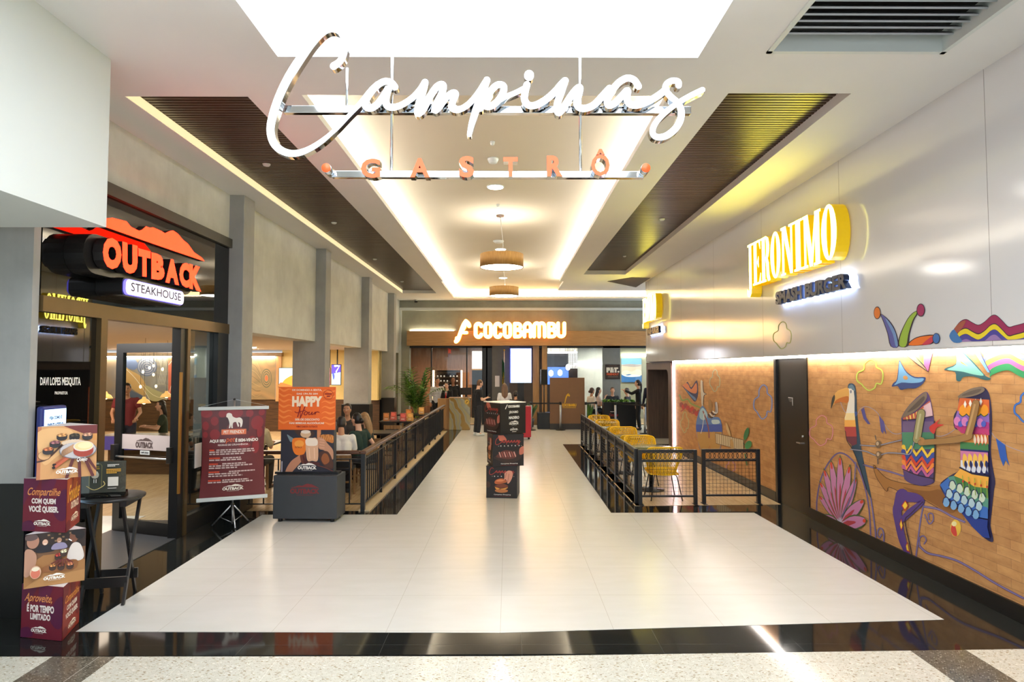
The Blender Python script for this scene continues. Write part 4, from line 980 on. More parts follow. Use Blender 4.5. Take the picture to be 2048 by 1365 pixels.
def face_steak(a):
    a.rect(0, 0, 1, 1, (28, 22, 23)); a.blob([(0.17, 0.02), (0.30, 0.0), (0.42, 0.12), (0.44, 0.2), (0.36, 0.18), (0.22, 0.2)], (190, 104, 82)); script_word(a, 0.08, 0.10, 0.90, 0.32, RED2); small_caps(a, 0.18, 0.34, 0.92, 0.38, GREYW)
    a.blob([(0.02, 0.72), (0.2, 0.62), (0.5, 0.5), (0.85, 0.55), (0.95, 0.68), (0.8, 0.84), (0.45, 0.90), (0.15, 0.80)], (52, 34, 30)); a.blob([(0.10, 0.68), (0.3, 0.52), (0.5, 0.50), (0.75, 0.62), (0.72, 0.74), (0.5, 0.78), (0.25, 0.74)], (92, 46, 40))
    for i in range(7): a.line([(0.20 + 0.08 * i, 0.56), (0.25 + 0.08 * i, 0.70)], 0.032, (206, 150, 140) if i % 2 == 0 else (150, 80, 70))
    a.blob([(0.86, 0.46), (0.98, 0.38), (1.0, 0.50), (0.98, 0.62), (0.86, 0.64)], (190, 110, 90)); mall_line(a, 0.25, 0.90, 0.80, 0.97)
def face_brands(a):
    a.rect(0, 0, 1, 1, (16, 15, 16)); w = (228, 228, 224)
    a.line([(0.27, 0.08), (0.22, 0.16), (0.20, 0.20)], 0.03, w); a.text('COCOBAMBU', 0.30, 0.09, 0.76, 0.17, w, 0.06); a.text('JERONIMO', 0.34, 0.27, 0.70, 0.37, w, 0.03); a.text('MADERO', 0.33, 0.44, 0.74, 0.53, w, 0.05)
    steak_logo(a, 0.34, 0.58, 0.72, 0.73, w); a.text('olive.', 0.38, 0.80, 0.70, 0.89, w, 0.01, 0.2); a.rect(0.46, 0.92, 0.62, 0.935, w)
def sq_box(label, cx, cy, z, s, h, rz, front, left, top=None):
    t = root('promo_box', label, 'promotional box', (cx, cy, z), R(rz))
    m = MB().box((-s / 2, -s / 2, 0), (s / 2, s / 2, h), M_DKCARD)
    m.box((-s / 2 - 0.004, -s / 2 - 0.004, h - 0.012), (s / 2 + 0.004, s / 2 + 0.004, h + 0.001), top or M_DKCARD); m.build('box_body', t)
    a = Art(plane((-s / 2, -s / 2, h), (s, 0, 0), (0, 0, -h)), eps=0.0004); front(a); a.build('printed_face', t)
    if left: a = Art(plane((-s / 2, s / 2, h), (0, -s, 0), (0, 0, -h)), eps=0.0004); left(a); a.build('printed_face', t)
    return t
BX, BY = -0.085, 10.45
sq_box('square black box with burger photo at the bottom of the centre stack', BX, BY, 0.003, 0.5, 0.51, -6, face_burger, None)
sq_box('square black box with sliced steak photo, middle of the centre stack', BX + 0.03, BY, 0.5155, 0.51, 0.512, 12, face_steak, face_burger)
sq_box('square black box listing restaurant names on top of the centre stack', BX + 0.02, BY, 1.030, 0.5, 0.515, 34, face_brands, face_steak, mat('white_box_lid', (236, 232, 228), 0.4))

# ---- happy hour display
YH = 8.62
p = lambda x, y: onY(x, y, YH)
b0, b1 = p(545, 1038), p(676, 952)
t = root('display_stand', 'grey block display with orange happy hour board by the steakhouse railing', 'display stand', ((b0.x + b1.x) / 2, YH + 0.2, 0), R(-2))
hw = (b1.x - b0.x) / 2
M_BASE = mat('anthracite_block', (58, 62, 66), 0.5, noise=0.06)
MB().box((-hw, -0.2, 0.045), (hw, 0.2, b1.z), M_BASE).build('base_block', t, bevel=0.012)
for sx in (-1, 1):
    for sy in (-1, 1): MB().lathe([(0.03, 0.0), (0.03, 0.045)], M_BLACK, (sx * (hw - 0.08), sy * 0.13, 0)).build('caster', t)
steak = mat('dim_red_print', (120, 44, 46), 0.6)
a = Art(plane((-hw, -0.2, b1.z), (2 * hw, 0, 0), (0, 0, -(b1.z - 0.045)))); steak_logo(a, 0.27, 0.18, 0.73, 0.46, steak); a.build('block_logo', t)
h0, h1 = p(550, 945), p(667, 775)
zx0, zx1 = h0.x - t.location.x, h1.x - t.location.x
zl0, zl1, zm = b1.z, h1.z, p(600, 862).z
MB().box((zx0 + 0.02, -0.06, zl0), (zx1 - 0.02, 0.06, zm + 0.1), M_BASE).box((zx0 - 0.05, -0.08, zl0), (zx1 + 0.05, 0.08, zl0 + 0.03), M_BMET).build('board', t)
MB().box((zx0 - 0.015, -0.075, zm), (zx1 + 0.0, -0.055, zl1), mat('orange_board', (226, 104, 34), 0.5)).build('header_board', t)
k1 = crop(520, 760, 4.705)
a = Art(plane((zx0 - 0.015, -0.075, zl1), (zx1 - zx0 + 0.015, 0, 0), (0, 0, -(zl1 - zm))))
K = lambda *ps: [((x - 135) / 555, (y - 65) / 402) for x, y in ps]
a.rect(0, 0, 1, 1, (238, 110, 36))
for i in range(7):
    y = 0.0 + 0.125 * i
    a.line([(0.014, y + 0.03), (0.09, y + 0.09), (0.18, y + 0.05), (0.24, y + 0.07)], [0.022, 0.034, 0.02, 0.006], (250, 142, 62), asp=0.72); a.k -= a.eps
    a.line([(0.76, y + 0.12), (0.82, y + 0.08), (0.91, y + 0.12), (0.986, y + 0.09)], [0.006, 0.02, 0.034, 0.022], (250, 142, 62), asp=0.72); a.k -= a.eps
a.k += a.eps
a.text('DE DOMINGO A SEXTA,', 0.24, 0.05, 0.76, 0.10, CREAMI, 0.03); a.text('DAS 17H ÀS 20H', 0.32, 0.13, 0.69, 0.18, CREAMI, 0.03)
a.text('HAPPY', 0.24, 0.215, 0.77, 0.46, (252, 232, 200), 0.065)
DR = (140, 20, 24)
a.line(K((330, 250), (345, 262), (352, 355)), 0.012, DR, asp=0.72)
a.line(K((350, 250), (338, 300), (325, 345)), 0.018, DR, asp=0.72); a.line(K((395, 250), (375, 300), (350, 357)), 0.018, DR, asp=0.72); a.line(K((298, 298), (320, 308), (360, 295), (400, 285)), 0.013, DR, asp=0.72)
a.line(K((385, 320), (400, 298), (418, 300), (415, 322), (395, 328), (388, 312)), 0.013, DR, asp=0.72); a.line(K((418, 312), (440, 300), (432, 322), (450, 322), (468, 300), (462, 324), (480, 318)), 0.013, DR, asp=0.72); a.line(K((480, 318), (500, 300), (494, 324), (500, 306), (520, 298), (536, 304)), 0.013, DR, asp=0.72)
a.text('50% DE DESCONTO', 0.30, 0.735, 0.73, 0.785, CREAMI, 0.03); a.text('NAS BEBIDAS ALCOÓLICAS', 0.20, 0.81, 0.81, 0.865, CREAMI, 0.03); a.text('VEM E SABOR OUTBACK', 0.32, 0.905, 0.70, 0.945, DR, 0.02)
a.line(arc(0.88, 0.18, 0.085, 0.11, 0, 350, 20), 0.006, DR, smooth=0, asp=0.72); a.rect(0.82, 0.15, 0.94, 0.175, DR); a.rect(0.85, 0.205, 0.91, 0.23, DR)
a.build('header_print', t)
a = Art(plane((zx0 + 0.02, -0.06, zm), (zx1 - zx0 - 0.04, 0, 0), (0, 0, -(zm - zl0))))
K = lambda *ps: [((x - 145) / 555, (y - 470) / 410) for x, y in ps]
a.rect(0, 0, 1, 1, (44, 44, 56)); a.blob(K((290, 475), (420, 470), (500, 500), (430, 560), (350, 540)), (70, 46, 38)); a.ell(*K((405, 510))[0], 0.10, 0.085, (214, 178, 140)); a.ell(*K((405, 490))[0], 0.09, 0.04, (238, 224, 206)); a.rect(*K((525, 470))[0], *K((565, 545))[0], (214, 140, 90)); a.blob(K((210, 515), (240, 530), (285, 560), (250, 585), (225, 550)), (120, 140, 146))
a.blob(K((560, 520), (690, 520), (695, 590), (640, 580), (570, 560)), (190, 116, 50))
for i in range(14): a.line(K((560 + 9 * i, 515 + 8 * (i % 3)), (572 + 9 * i, 560)), 0.014, (232, 164, 84) if i % 2 else (150, 84, 36), 0); a.k -= a.eps
a.k += a.eps
a.blob(K((200, 870), (215, 820), (260, 760), (320, 720), (360, 700), (375, 750), (330, 800), (290, 840), (250, 875)), (196, 136, 104)); a.blob(K((350, 700), (400, 690), (410, 770), (370, 780)), (110, 56, 40))
a.blob(K((270, 560), (330, 545), (400, 555), (415, 610), (405, 670), (380, 700), (310, 702), (272, 650)), (240, 128, 36)); a.ell(*K((340, 600))[0], 0.09, 0.08, (250, 164, 66)); a.text('OUTBACK', *K((295, 625))[0], *K((370, 640))[0], (150, 60, 20), 0.03)
a.blob(K((530, 545), (590, 550), (640, 600), (695, 660), (695, 745), (640, 690), (600, 660), (545, 640)), (196, 144, 112)); 
for i in range(4): a.line(K((560, 560 + 24 * i), (600, 566 + 24 * i)), 0.03, (212, 160, 128)); 
a.blob(K((410, 560), (470, 548), (528, 560), (540, 745), (480, 757), (425, 745)), (222, 176, 140)); a.blob(K((410, 560), (470, 546), (528, 560), (530, 610), (470, 620), (415, 610)), (244, 228, 208)); a.line(K((445, 640), (455, 735)), 0.02, (236, 196, 164)); a.line(K((500, 640), (505, 735)), 0.02, (236, 196, 164))
a.blob(K((380, 700), (430, 760), (540, 770), (560, 790), (480, 800), (400, 780)), (86, 38, 36)); a.blob(K((545, 690), (640, 670), (695, 760), (695, 830), (600, 800)), (80, 48, 38)); a.blob(K((600, 690), (640, 700), (660, 760), (610, 790), (575, 740)), (150, 86, 44)); a.line(K((540, 800), (620, 820), (695, 850)), 0.02, (110, 60, 50))
x_, y_ = K((330, 775))[0]; x2_, y2_ = K((528, 848))[0]; steak_logo(a, x_, y_, x2_, y2_, (252, 246, 236))
a.rect(*K((160, 762))[0], *K((170, 860))[0], (190, 186, 196)); a.build('board_print', t)

# ---- pet friendly banner on a tripod
ft = onZ(464, 1056, 0)
t = root('banner_stand', 'maroon pet friendly banner with white dog on a silver tripod stand', 'banner', (ft.x, ft.y, 0), R(22))
bw, bz0, bz1 = 0.80, 0.385, 1.585
MB().bar((-bw / 2 - 0.03, 0.0, bz1 - 0.015), (bw / 2 + 0.03, 0.0, bz1 - 0.015), 0.03, 0.045, M_WHITE).build('top_rail', t, bevel=0.008)
MB().bar((-bw / 2 - 0.03, 0.0, bz0 + 0.0), (bw / 2 + 0.03, 0.0, bz0 + 0.0), 0.03, 0.05, M_WHITE).build('bottom_rail', t, bevel=0.008)
def PB(x, y, o=0.0):
    pin = 1 - 0.07 * math.sin(math.pi * y) ** 1.0
    return Vector(((x - 0.5) * bw * pin, -o - 0.05 * math.sin(math.pi * y) * (1 - abs(2 * x - 1) ** 2) + 0.012, bz1 - 0.03 - (bz1 - bz0 - 0.04) * y))
mb = MB(); n_ = 16; vs = [PB(i / n_, j / n_, 0.0) for j in range(n_ + 1) for i in range(n_ + 1)]
mb.add(vs, [(j * (n_ + 1) + i, j * (n_ + 1) + i + 1, (j + 1) * (n_ + 1) + i + 1, (j + 1) * (n_ + 1) + i) for j in range(n_) for i in range(n_)], mat('maroon_vinyl', (106, 34, 36), 0.4, noise=0.03), True)
mb.build('banner_sheet', t)
def PBs(x, y, o=0.0): return PB(x, y, o)
PBs.unit = True
a = Art(PBs, eps=0.0007, start=0.004, rough=0.45)
for x, y, rx, ry in ((0.08, 0.04, 0.09, 0.05), (0.2, 0.13, 0.06, 0.05), (0.06, 0.18, 0.05, 0.05), (0.32, 0.05, 0.06, 0.04), (0.50, 0.04, 0.14, 0.06), (0.74, 0.05, 0.06, 0.045), (0.87, 0.16, 0.10, 0.08), (0.93, 0.04, 0.05, 0.04), (0.92, 0.27, 0.05, 0.06), (0.05, 0.28, 0.04, 0.035), (0.2, 0.28, 0.08, 0.06), (0.80, 0.34, 0.06, 0.03), (0.86, 0.43, 0.06, 0.08), (0.68, 0.41, 0.10, 0.03)):
    a.ell(x, y, rx, ry, (142, 38, 42)); a.k -= a.eps
a.k += a.eps
a.rect(0.27, 0.09, 0.74, 0.25, (70, 26, 32)); KD = lambda *ps: [((x - 122) / 600, (y - 135) / 880) for x, y in ps]
a.blob(KD((350, 210), (355, 178), (378, 170), (400, 182), (408, 205), (440, 222), (475, 218), (500, 240), (503, 275), (495, 310), (483, 312), (480, 278), (462, 265), (470, 300), (462, 312), (452, 290), (440, 262), (415, 270), (410, 300), (412, 320), (398, 320), (395, 290), (388, 318), (375, 320), (380, 280), (372, 240), (360, 215)), (244, 236, 226), 3)
a.rect(0.305, 0.225, 0.70, 0.285, (232, 118, 72)); a.text('PET FRIENDLY', 0.34, 0.237, 0.67, 0.273, (252, 232, 214), 0.03)
a.text('AQUI SEU', 0.115, 0.335, 0.37, 0.375, (244, 232, 222), 0.05); a.text('pet', 0.385, 0.32, 0.52, 0.385, (236, 104, 44), 0.0, 0.3); a.text('É BEM-VINDO', 0.53, 0.325, 0.90, 0.37, (244, 232, 222), 0.05); a.text('REGRAS DE CÃOVIVÊNCIA', 0.25, 0.385, 0.74, 0.408, (236, 214, 206), 0.03)
for y, n, w0 in ((0.445, 3, 0.09), (0.535, 2, 0.2), (0.60, 3, 0.19), (0.69, 3, 0.3), (0.785, 2, 0.2)):
    a.scrawl(0.115, y + 0.002, 0.115 + w0, y + 0.022, (232, 84, 52), 1, 0.8); a.scrawl(0.115 + w0 + 0.02, y + 0.002, 0.86, y + 0.022, (214, 186, 180), 1, 0.7); a.scrawl(0.115, y + 0.024, 0.86, y + 0.024 * n, (214, 186, 180), n - 1, 0.6, 0.4)
steak_logo(a, 0.34, 0.845, 0.67, 0.925, (250, 240, 226)); a.build('banner_print', t)
MB().tube([(0, 0.03, 0.28), (0, 0.03, bz1 + 0.09)], 0.012, M_STEEL, 10).lathe([(0.014, bz1 + 0.09), (0.018, bz1 + 0.10), (0.012, bz1 + 0.115)], M_BLACK, (0, 0.03, 0), 10).build('pole', t)
MB().tube([(-bw / 2, 0.01, bz1 + 0.01), (0, 0.03, bz1 + 0.10), (bw / 2, 0.01, bz1 + 0.01)], 0.003, M_STEEL, 5).build('cord', t)
MB().lathe([(0.022, 0.27), (0.022, 0.31)], M_BLACK, (0, 0.03, 0), 12).build('collar', t)
for k in range(3):
    an = R(-80 + 120 * k); e = Vector((0.27 * math.cos(an), 0.03 + 0.27 * math.sin(an), 0.012))
    lg = MB().tube([(0.015 * math.cos(an), 0.03 + 0.015 * math.sin(an), 0.29), e], 0.010, M_STEEL, 8).build('leg', t)
    MB().tube([e.lerp(Vector((0, 0.03, 0.29)), 0.0), e.lerp(Vector((0, 0.03, 0.29)), 0.08)], 0.013, M_BLACK, 8).build('foot', lg)
    MB().tube([(0, 0.03, 0.06), e.lerp(Vector((0, 0.03, 0.29)), 0.42)], 0.005, M_STEEL, 6).build('brace', lg)
MB().tube([(0, 0.03, 0.04), (0, 0.03, 0.28)], 0.009, M_STEEL, 8).build('inner_tube', t)

# ---- folding side table with acrylic stand
M_DKW = mat('black_stained_wood', (30, 28, 27), 0.35, noise=0.15, nscale=14)
tc = onZ(232, 985, 0.93)
t = root('side_table', 'black round folding side table between the left box stack and glass door', 'side table', (-3.62, 5.80, 0), R(12))
tz = 0.94
MB().lathe([(0.255, tz - 0.028), (0.262, tz - 0.02), (0.262, tz - 0.004), (0.255, tz)], M_DKW, n=36).build('tabletop', t)
for sx in (-1, 1):
    MB().bar((sx * 0.17, -0.19, 0), (sx * 0.17, 0.17, tz - 0.05), 0.022, 0.034, M_DKW).build('leg', t)
    MB().bar((sx * 0.14, 0.19, 0), (sx * 0.14, -0.17, tz - 0.05), 0.022, 0.034, M_DKW).build('leg', t)
    MB().bar((sx * 0.155, -0.2, tz - 0.05), (sx * 0.155, 0.2, tz - 0.05), 0.05, 0.045, M_DKW).build('top_batten', t)
MB().bar((-0.18, -0.125, 0.19), (0.18, -0.125, 0.19), 0.02, 0.09, M_DKW).build('stretcher', t)
MB().bar((-0.18, 0.125, 0.19), (0.18, 0.125, 0.19), 0.02, 0.09, M_DKW).build('stretcher', t)
s = root('menu_holder', 'clear acrylic menu holder with dark leaflet standing on the folding side table', 'menu holder', (-3.645, 5.70, tz), R(14))
MB().box((-0.185, -0.05, 0), (0.185, 0.05, 0.012), M_BGLS).add([(-0.185, -0.05, 0.012), (0.185, -0.05, 0.012), (0.185, 0.03, 0.06), (-0.185, 0.03, 0.06), (-0.185, 0.05, 0.012), (0.185, 0.05, 0.012)], [(0, 1, 2, 3), (3, 2, 5, 4), (0, 3, 4), (1, 5, 2)], M_BGLS).build('foot', s)
MB().box((-0.175, 0.0, 0.03), (0.175, 0.006, 0.32), mat('dark_leaflet', (104, 100, 90), 0.35, noise=0.03)).build('leaflet', s)
MB().box((-0.182, -0.006, 0.03), (0.182, -0.003, 0.33), M_GLASS).build('acrylic_sleeve', s)
a = Art(plane((-0.175, 0.0, 0.32), (0.35, 0, 0), (0, 0, -0.27)), start=0.0006)
GC = (214, 190, 120)
a.line([(0.17, 0.85), (0.17, 0.14), (0.20, 0.08), (0.42, 0.08), (0.45, 0.14), (0.45, 0.85)], 0.012, GC, smooth=0); a.rect(0.24, 0.05, 0.38, 0.09, (244, 236, 220)); a.rect(0.24, 0.15, 0.39, 0.185, (214, 160, 60)); a.rect(0.22, 0.21, 0.40, 0.255, (214, 160, 60))
a.ell(0.30, 0.44, 0.09, 0.12, (226, 206, 186)); a.ell(0.31, 0.37, 0.06, 0.06, (240, 226, 210)); a.rect(0.24, 0.56, 0.36, 0.70, (70, 60, 50)); a.rect(0.27, 0.58, 0.29, 0.70, (244, 240, 232)); a.rect(0.32, 0.58, 0.34, 0.70, (244, 240, 232)); a.line([(0.12, 0.80), (0.3, 0.93), (0.52, 0.78), (0.50, 0.66)], 0.02, GC)
a.scrawl(0.58, 0.10, 0.86, 0.19, (236, 230, 220), 2, 0.6, 0.05); a.scrawl(0.56, 0.25, 0.90, 0.42, (214, 160, 60), 3, 0.7, 0.1)
a.rect(0.60, 0.52, 0.84, 0.82, (226, 220, 208)); a.scrawl(0.60, 0.88, 0.84, 0.92, (236, 230, 220), 1); a.build('leaflet_print', s)

# ---- digital totem glimpsed behind the fondue box
q = onX(116, 870, XL + 0.12)
t = root('digital_totem', 'blue-lit screen with rounded frame against the dark window behind the fondue box', 'digital sign', (XL + 0.06, q.y, 0), R(90))
wq = onX(141, 840, XL + 0.12).y - onX(92, 840, XL + 0.12).y; ztop = onX(116, 812, XL + 0.12).z
MB().box((-wq / 2, -0.03, 0.0), (wq / 2, 0.03, ztop), mat('blue_totem_case', (40, 50, 120), 0.3)).build('case', t, bevel=0.02)
MB().box((-wq / 2 + 0.02, -0.034, 0.3), (wq / 2 - 0.02, -0.031, ztop - 0.03), glow('pale_blue_screen', (176, 214, 246), 1.1)).build('screen', t)
a = Art(plane((-wq / 2 + 0.02, -0.034, ztop - 0.03), (wq - 0.04, 0, 0), (0, 0, -0.3))); a.text('VEJA COMO É', 0.2, 0.18, 0.8, 0.32, (40, 52, 110), 0.05); a.text('SIMPLES ACESSAR:', 0.12, 0.40, 0.88, 0.54, (40, 52, 110), 0.05); a.scrawl(0.1, 0.72, 0.9, 0.78, (90, 120, 170), 1); a.build('screen_text', t)
# ================================================================ RAILINGS, FURNITURE, FAR RESTAURANT
# ---- steakhouse door leaf, standing open into the room
t = root('glass_door', 'black framed glass door of the steakhouse standing open, with frosted logo band', 'door', (XL - 0.02, 7.86, 0), R(180 - 20))
dw, dh = 1.06, 2.42                 # local x runs from the hinge
mb = MB()
for a_ in ((0, 0, 0.10, dh), (dw - 0.12, 0, dw, dh), (0.1, 0, dw - 0.12, 0.17), (0.1, dh - 0.13, dw - 0.12, dh)): mb.box((a_[0], -0.025, a_[1] + 0.012), (a_[2], 0.025, a_[3]), M_BMET)
mb.build('door_frame', t)
MB().box((0.1, -0.005, 0.17), (dw - 0.12, 0.005, dh - 0.13), M_GLASS).build('pane', t)
FROST = mat('frosted_film', (188, 176, 176), 0.5, noise=0)
MB().box((0.09, 0.0055, 1.06), (dw - 0.11, 0.008, 1.25), FROST).build('logo_band', t)
a = Art(plane((dw - 0.2, 0.008, 1.23), (-(dw - 0.42), 0, 0), (0, 0, -0.15)), start=0.001); steak_logo(a, 0.25, 0.1, 0.72, 0.98, (84, 70, 70), False); a.build('band_logo', t)
MB().box((0.46, 0.0055, 1.0), (0.62, 0.008, 1.05), M_WHITE).build('push_label', t)
a = Art(plane((0.62, 0.008, 1.05), (-0.16, 0, 0), (0, 0, -0.05)), start=0.001); a.text('EMPURRE', 0.1, 0.25, 0.9, 0.75, (60, 60, 70), 0.03); a.build('label_text', t)
mb = MB().tube([(0.06, 0.07, 0.97), (dw - 0.07, 0.07, 0.97)], 0.012, M_STEEL)
mb.box((0.02, 0.025, 0.92), (0.08, 0.10, 1.12), M_BMET).box((dw - 0.1, 0.025, 0.92), (dw - 0.03, 0.10, 1.12), M_BMET).build('push_bar', t, bevel=0.012)
mb = MB().box((XL + 0.012, 7.80, 0.55), (XL + 0.035, 7.835, 2.05), mat('brass_pull', (176, 128, 60), 0.3, metal=0.6)); tag(mb.build('door_pull'), 'long upright brass door pull on the black jamb beside the open glass door', 'handle')
n_ = MB().box((XL - 0.036, 8.32, 0.78), (XL - 0.034, 8.50, 1.10), M_CARD); tag(n_.build('paper_notice'), 'white paper notice stuck on the storefront glass, left of the pet banner', 'notice')

# ---- metal railing round the dining terrace
rx, ry0, ry1 = -2.14, 9.30, 20.9
t = root('terrace_railing', 'long black metal railing with dark wood handrail around the steakhouse terrace', 'railing', (rx, ry0, 0))
L = ry1 - ry0; wx = XL + 0.26 - rx
def P0(n, **k): return n.build(k['name'], t, bevel=k.get('bevel', 0))
P0(MB().box((-0.045, -0.045, 0.835), (0.045, L, 0.885), M_HANDR), name='handrail', bevel=0.012); P0(MB().box((wx, -0.045, 0.835), (-0.045, 0.045, 0.885), M_HANDR), name='handrail', bevel=0.012)
for z in (0.755, 0.10): P0(MB().box((-0.02, 0, z), (0.02, L, z + 0.012), M_BMET), name='rail_bar'); P0(MB().box((wx, -0.02, z), (0, 0.02, z + 0.012), M_BMET), name='rail_bar')
ny = int(L / 1.29)
for i in range(ny + 1): P0(MB().box((-0.022, 1.29 * i - 0.007, 0.0), (0.022, 1.29 * i + 0.007, 0.84), M_BMET), name='post')
for i in (0, 1): P0(MB().box((-0.03 if i == 0 else -0.95, -0.03, 0.0), (0.03 if i == 0 else -0.91, 0.03, 0.84), M_BMET), name='post')
bal = MB().box((-0.008, -0.008, 0.112), (0.008, 0.008, 0.755), M_BMET).build('baluster', t); nb = 0
for i in range(1, int(L / 0.1433)):
    if i % 9 == 0: continue
    b = bal.copy(); COL.objects.link(b); b.location = (0, 0.1433 * i, 0); nb += 1
bal.location = (-0.20, 0, 0)
for i in range(1, 8):
    b = bal.copy(); COL.objects.link(b); b.location = (-0.20 - 0.21 * i, 0, 0)
struct('trim_8', MB().box((rx - 0.06, ry0 - 0.02, 0.0), (rx + 0.10, ry1, 0.02), mat('cream_kerb', (206, 184, 146), 0.4)))

# ---- yellow terrace barrier of separate panels
t = root('barrier_panel', '', 'barrier', (1.98, 9.70, 0.0), 0)
pw, ph = 0.905, 0.84
for x in (0.0, pw - 0.055): MB().box((x, -0.0275, 0.0), (x + 0.055, 0.0275, ph), M_BMET).build('post', t, bevel=0.004)
for x in (0.0, pw - 0.055): MB().box((x, -0.09, 0.0), (x + 0.055, 0.09, 0.008), M_BMET).build('foot_plate', t)
for z, h in ((ph - 0.045, 0.045), (0.655, 0.028), (0.115, 0.028)): MB().box((0.055, -0.018, z), (pw - 0.055, 0.018, z + h), M_BMET).build('rail', t)
mb = MB()
for i in range(11):
    c = 0.095 + i * 0.0715; mb.tube([(c + 0.050 * math.cos(R(24 * k)), 0, 0.739 + 0.052 * math.sin(R(24 * k))) for k in range(16)], 0.005, M_BMET, 5, cap=False)
mb.build('ring_band', t)
mb = MB()
for i in range(15): mb.box((0.055 + i * 0.0568 - 0.0017, -0.0017, 0.14), (0.055 + i * 0.0568 + 0.0017, 0.0017, 0.655), M_BMET)
for i in range(10): mb.box((0.055, -0.0017, 0.14 + i * 0.0568 - 0.0017), (pw - 0.055, 0.0017, 0.14 + i * 0.0568 + 0.0017), M_BMET)
mb.build('wire_mesh', t)
G = 'black wire mesh barrier panels around the yellow chair terrace'
t['group'] = G
t['label'] = 'black wire mesh barrier panel in front of the nearest yellow chair, facing the viewer'
t.location = (2.0, 9.70, 0.004)
copy_thing(t, (3.0, 9.76, 0.004), R(0.5), 'black wire mesh barrier panel next to the painted brick wall, beside the black door')
nth = ['nearest', 'second', 'third', 'fourth', 'fifth', 'sixth', 'seventh', 'farthest']
for i in range(8):
    copy_thing(t, (1.99, 9.80 + 0.909 * i, 0.004), R(90), 'black barrier panel along the walkway, ' + nth[i] + ' in the row beside the yellow chairs')
struct('trim_9', MB().box((1.93, 9.62, 0.0), (2.08, 17.1, 0.003), mat('cream_kerb', (206, 184, 146), 0.4)))

# ---- yellow woven chairs and their tables
def shell_pt(u, v):
    """u -1..1 across, v 0..1 up the back"""
    w = 0.215 + 0.065 * min(1, v * 1.5)
    return Vector((w * math.sin(u * 1.35) / math.sin(1.35), -0.22 - 0.07 * v + (0.30 - 0.05 * v) * (abs(u) ** 2.6) * (1 - 0.55 * v), 0.40 + 0.44 * v - 0.05 * v * abs(u) ** 6))
def seat_pt(u, v):
    return Vector(((0.215 + 0.03 * v) * u, -0.22 + 0.42 * v + 0.06 * abs(u) ** 3 * (1 - v), 0.40 + 0.045 * v - 0.02 * math.sin(math.pi * v)))
def chair():
    t = root('woven_chair', '', 'chair', (0, 0, 0))
    mb = MB()
    rim = [shell_pt(-1, v / 6) for v in range(7)] + [shell_pt(-1 + 2 * k / 14, 1) for k in range(1, 14)] + [shell_pt(1, 1 - v / 6) for v in range(7)]
    mb.tube(rim, 0.013, M_YEL, 6)
    mb.tube([shell_pt(-1 + 2 * k / 12, 0.0) for k in range(13)], 0.012, M_YEL, 6); mb.tube([shell_pt(-1 + 2 * k / 12, 0.56) for k in range(13)], 0.010, M_YEL, 6)
    for k in range(-4, 27):           # slanted cords, as on a woven shell
        u0 = -1 + 2 * k / 22
        pts = [shell_pt(max(-1, min(1, u0 + 0.42 * v / 6)), v / 6) for v in range(7) if -1.02 <= u0 + 0.42 * v / 6 <= 1.02]
        if len(pts) > 1: mb.tube(pts, 0.0085, M_YEL, 5)
    mb.build('backrest', t)
    mb = MB()
    mb.tube([seat_pt(-1, v / 4) for v in range(5)] + [seat_pt(-1 + 2 * k / 8, 1) for k in range(1, 8)] + [seat_pt(1, 1 - v / 4) for v in range(5)], 0.013, M_YEL, 6)
    for k in range(1, 16):
        mb.tube([seat_pt(-1 + 2 * k / 16, v / 4) for v in range(5)], 0.010, M_YEL, 5)
    mb.build('seat', t)
    for sx in (-1, 1):
        for sy, e in ((-0.16, -0.27), (0.14, 0.22)):
            MB().tube([(sx * 0.12, sy, 0.40), (sx * 0.17, sy + 0.2 * (e - sy), 0.39), (sx * 0.185, sy + 0.35 * (e - sy), 0.36), (sx * 0.25, e, 0.0)], 0.009, M_BMET, 8).build('leg', t)
    return t
ch = chair(); ch['group'] = 'yellow woven terrace chairs'
cl = [(2.50, 10.22, 0, 'yellow woven chair nearest the viewer, seen from behind the wire mesh barrier'),
      (2.42, 11.42, 180, 'yellow woven chair facing the viewer across the nearest round table'),
      (2.40, 12.02, 0, 'yellow woven chair seen from behind at the second round table'),
      (2.43, 13.12, 180, 'yellow woven chair facing the viewer across the second round table'),
      (2.42, 13.72, 0, 'yellow woven chair seen from behind at the third round table'),
      (2.40, 15.05, 180, 'yellow woven chair facing the viewer across the third round table'),
      (2.40, 16.45, 180, 'yellow woven chair farthest away, behind the last round table')]
for i, (x, y, rz, lb) in enumerate(cl):
    if i == 0: ch.location = (x, y, 0.004); ch.rotation_euler = (0, 0, R(rz)); ch['label'] = lb
    else: copy_thing(ch, (x, y, 0.004), R(rz), lb)
tb = root('round_table', 'round green-topped table nearest the viewer among the yellow chairs', 'table', (2.46, 10.86, 0.004), 0, 'round terrace tables')
MB().lathe([(0.0, 0.74), (0.36, 0.74), (0.365, 0.735), (0.365, 0.728)], mat('olive_green_tabletop', (92, 96, 66), 0.25), n=40).build('tabletop', tb)
MB().lathe([(0.365, 0.712), (0.366, 0.728)], M_BLACK, n=40).build('edge_band', tb)
MB().lathe([(0.035, 0.02), (0.035, 0.712)], M_BMET, n=18).build('pole', tb)
MB().lathe([(0.225, 0.0), (0.225, 0.012), (0.05, 0.03), (0.04, 0.06)], M_BMET, n=36).build('base', tb)
for x, y, lb in ((2.40, 12.57, 'round green-topped table, second from the viewer among the yellow chairs'), (2.42, 14.35, 'round green-topped table, third from the viewer among the yellow chairs'), (2.40, 15.80, 'round green-topped table farthest from the viewer beside the walkway')):
    copy_thing(tb, (x, y, 0.004), 0, lb)

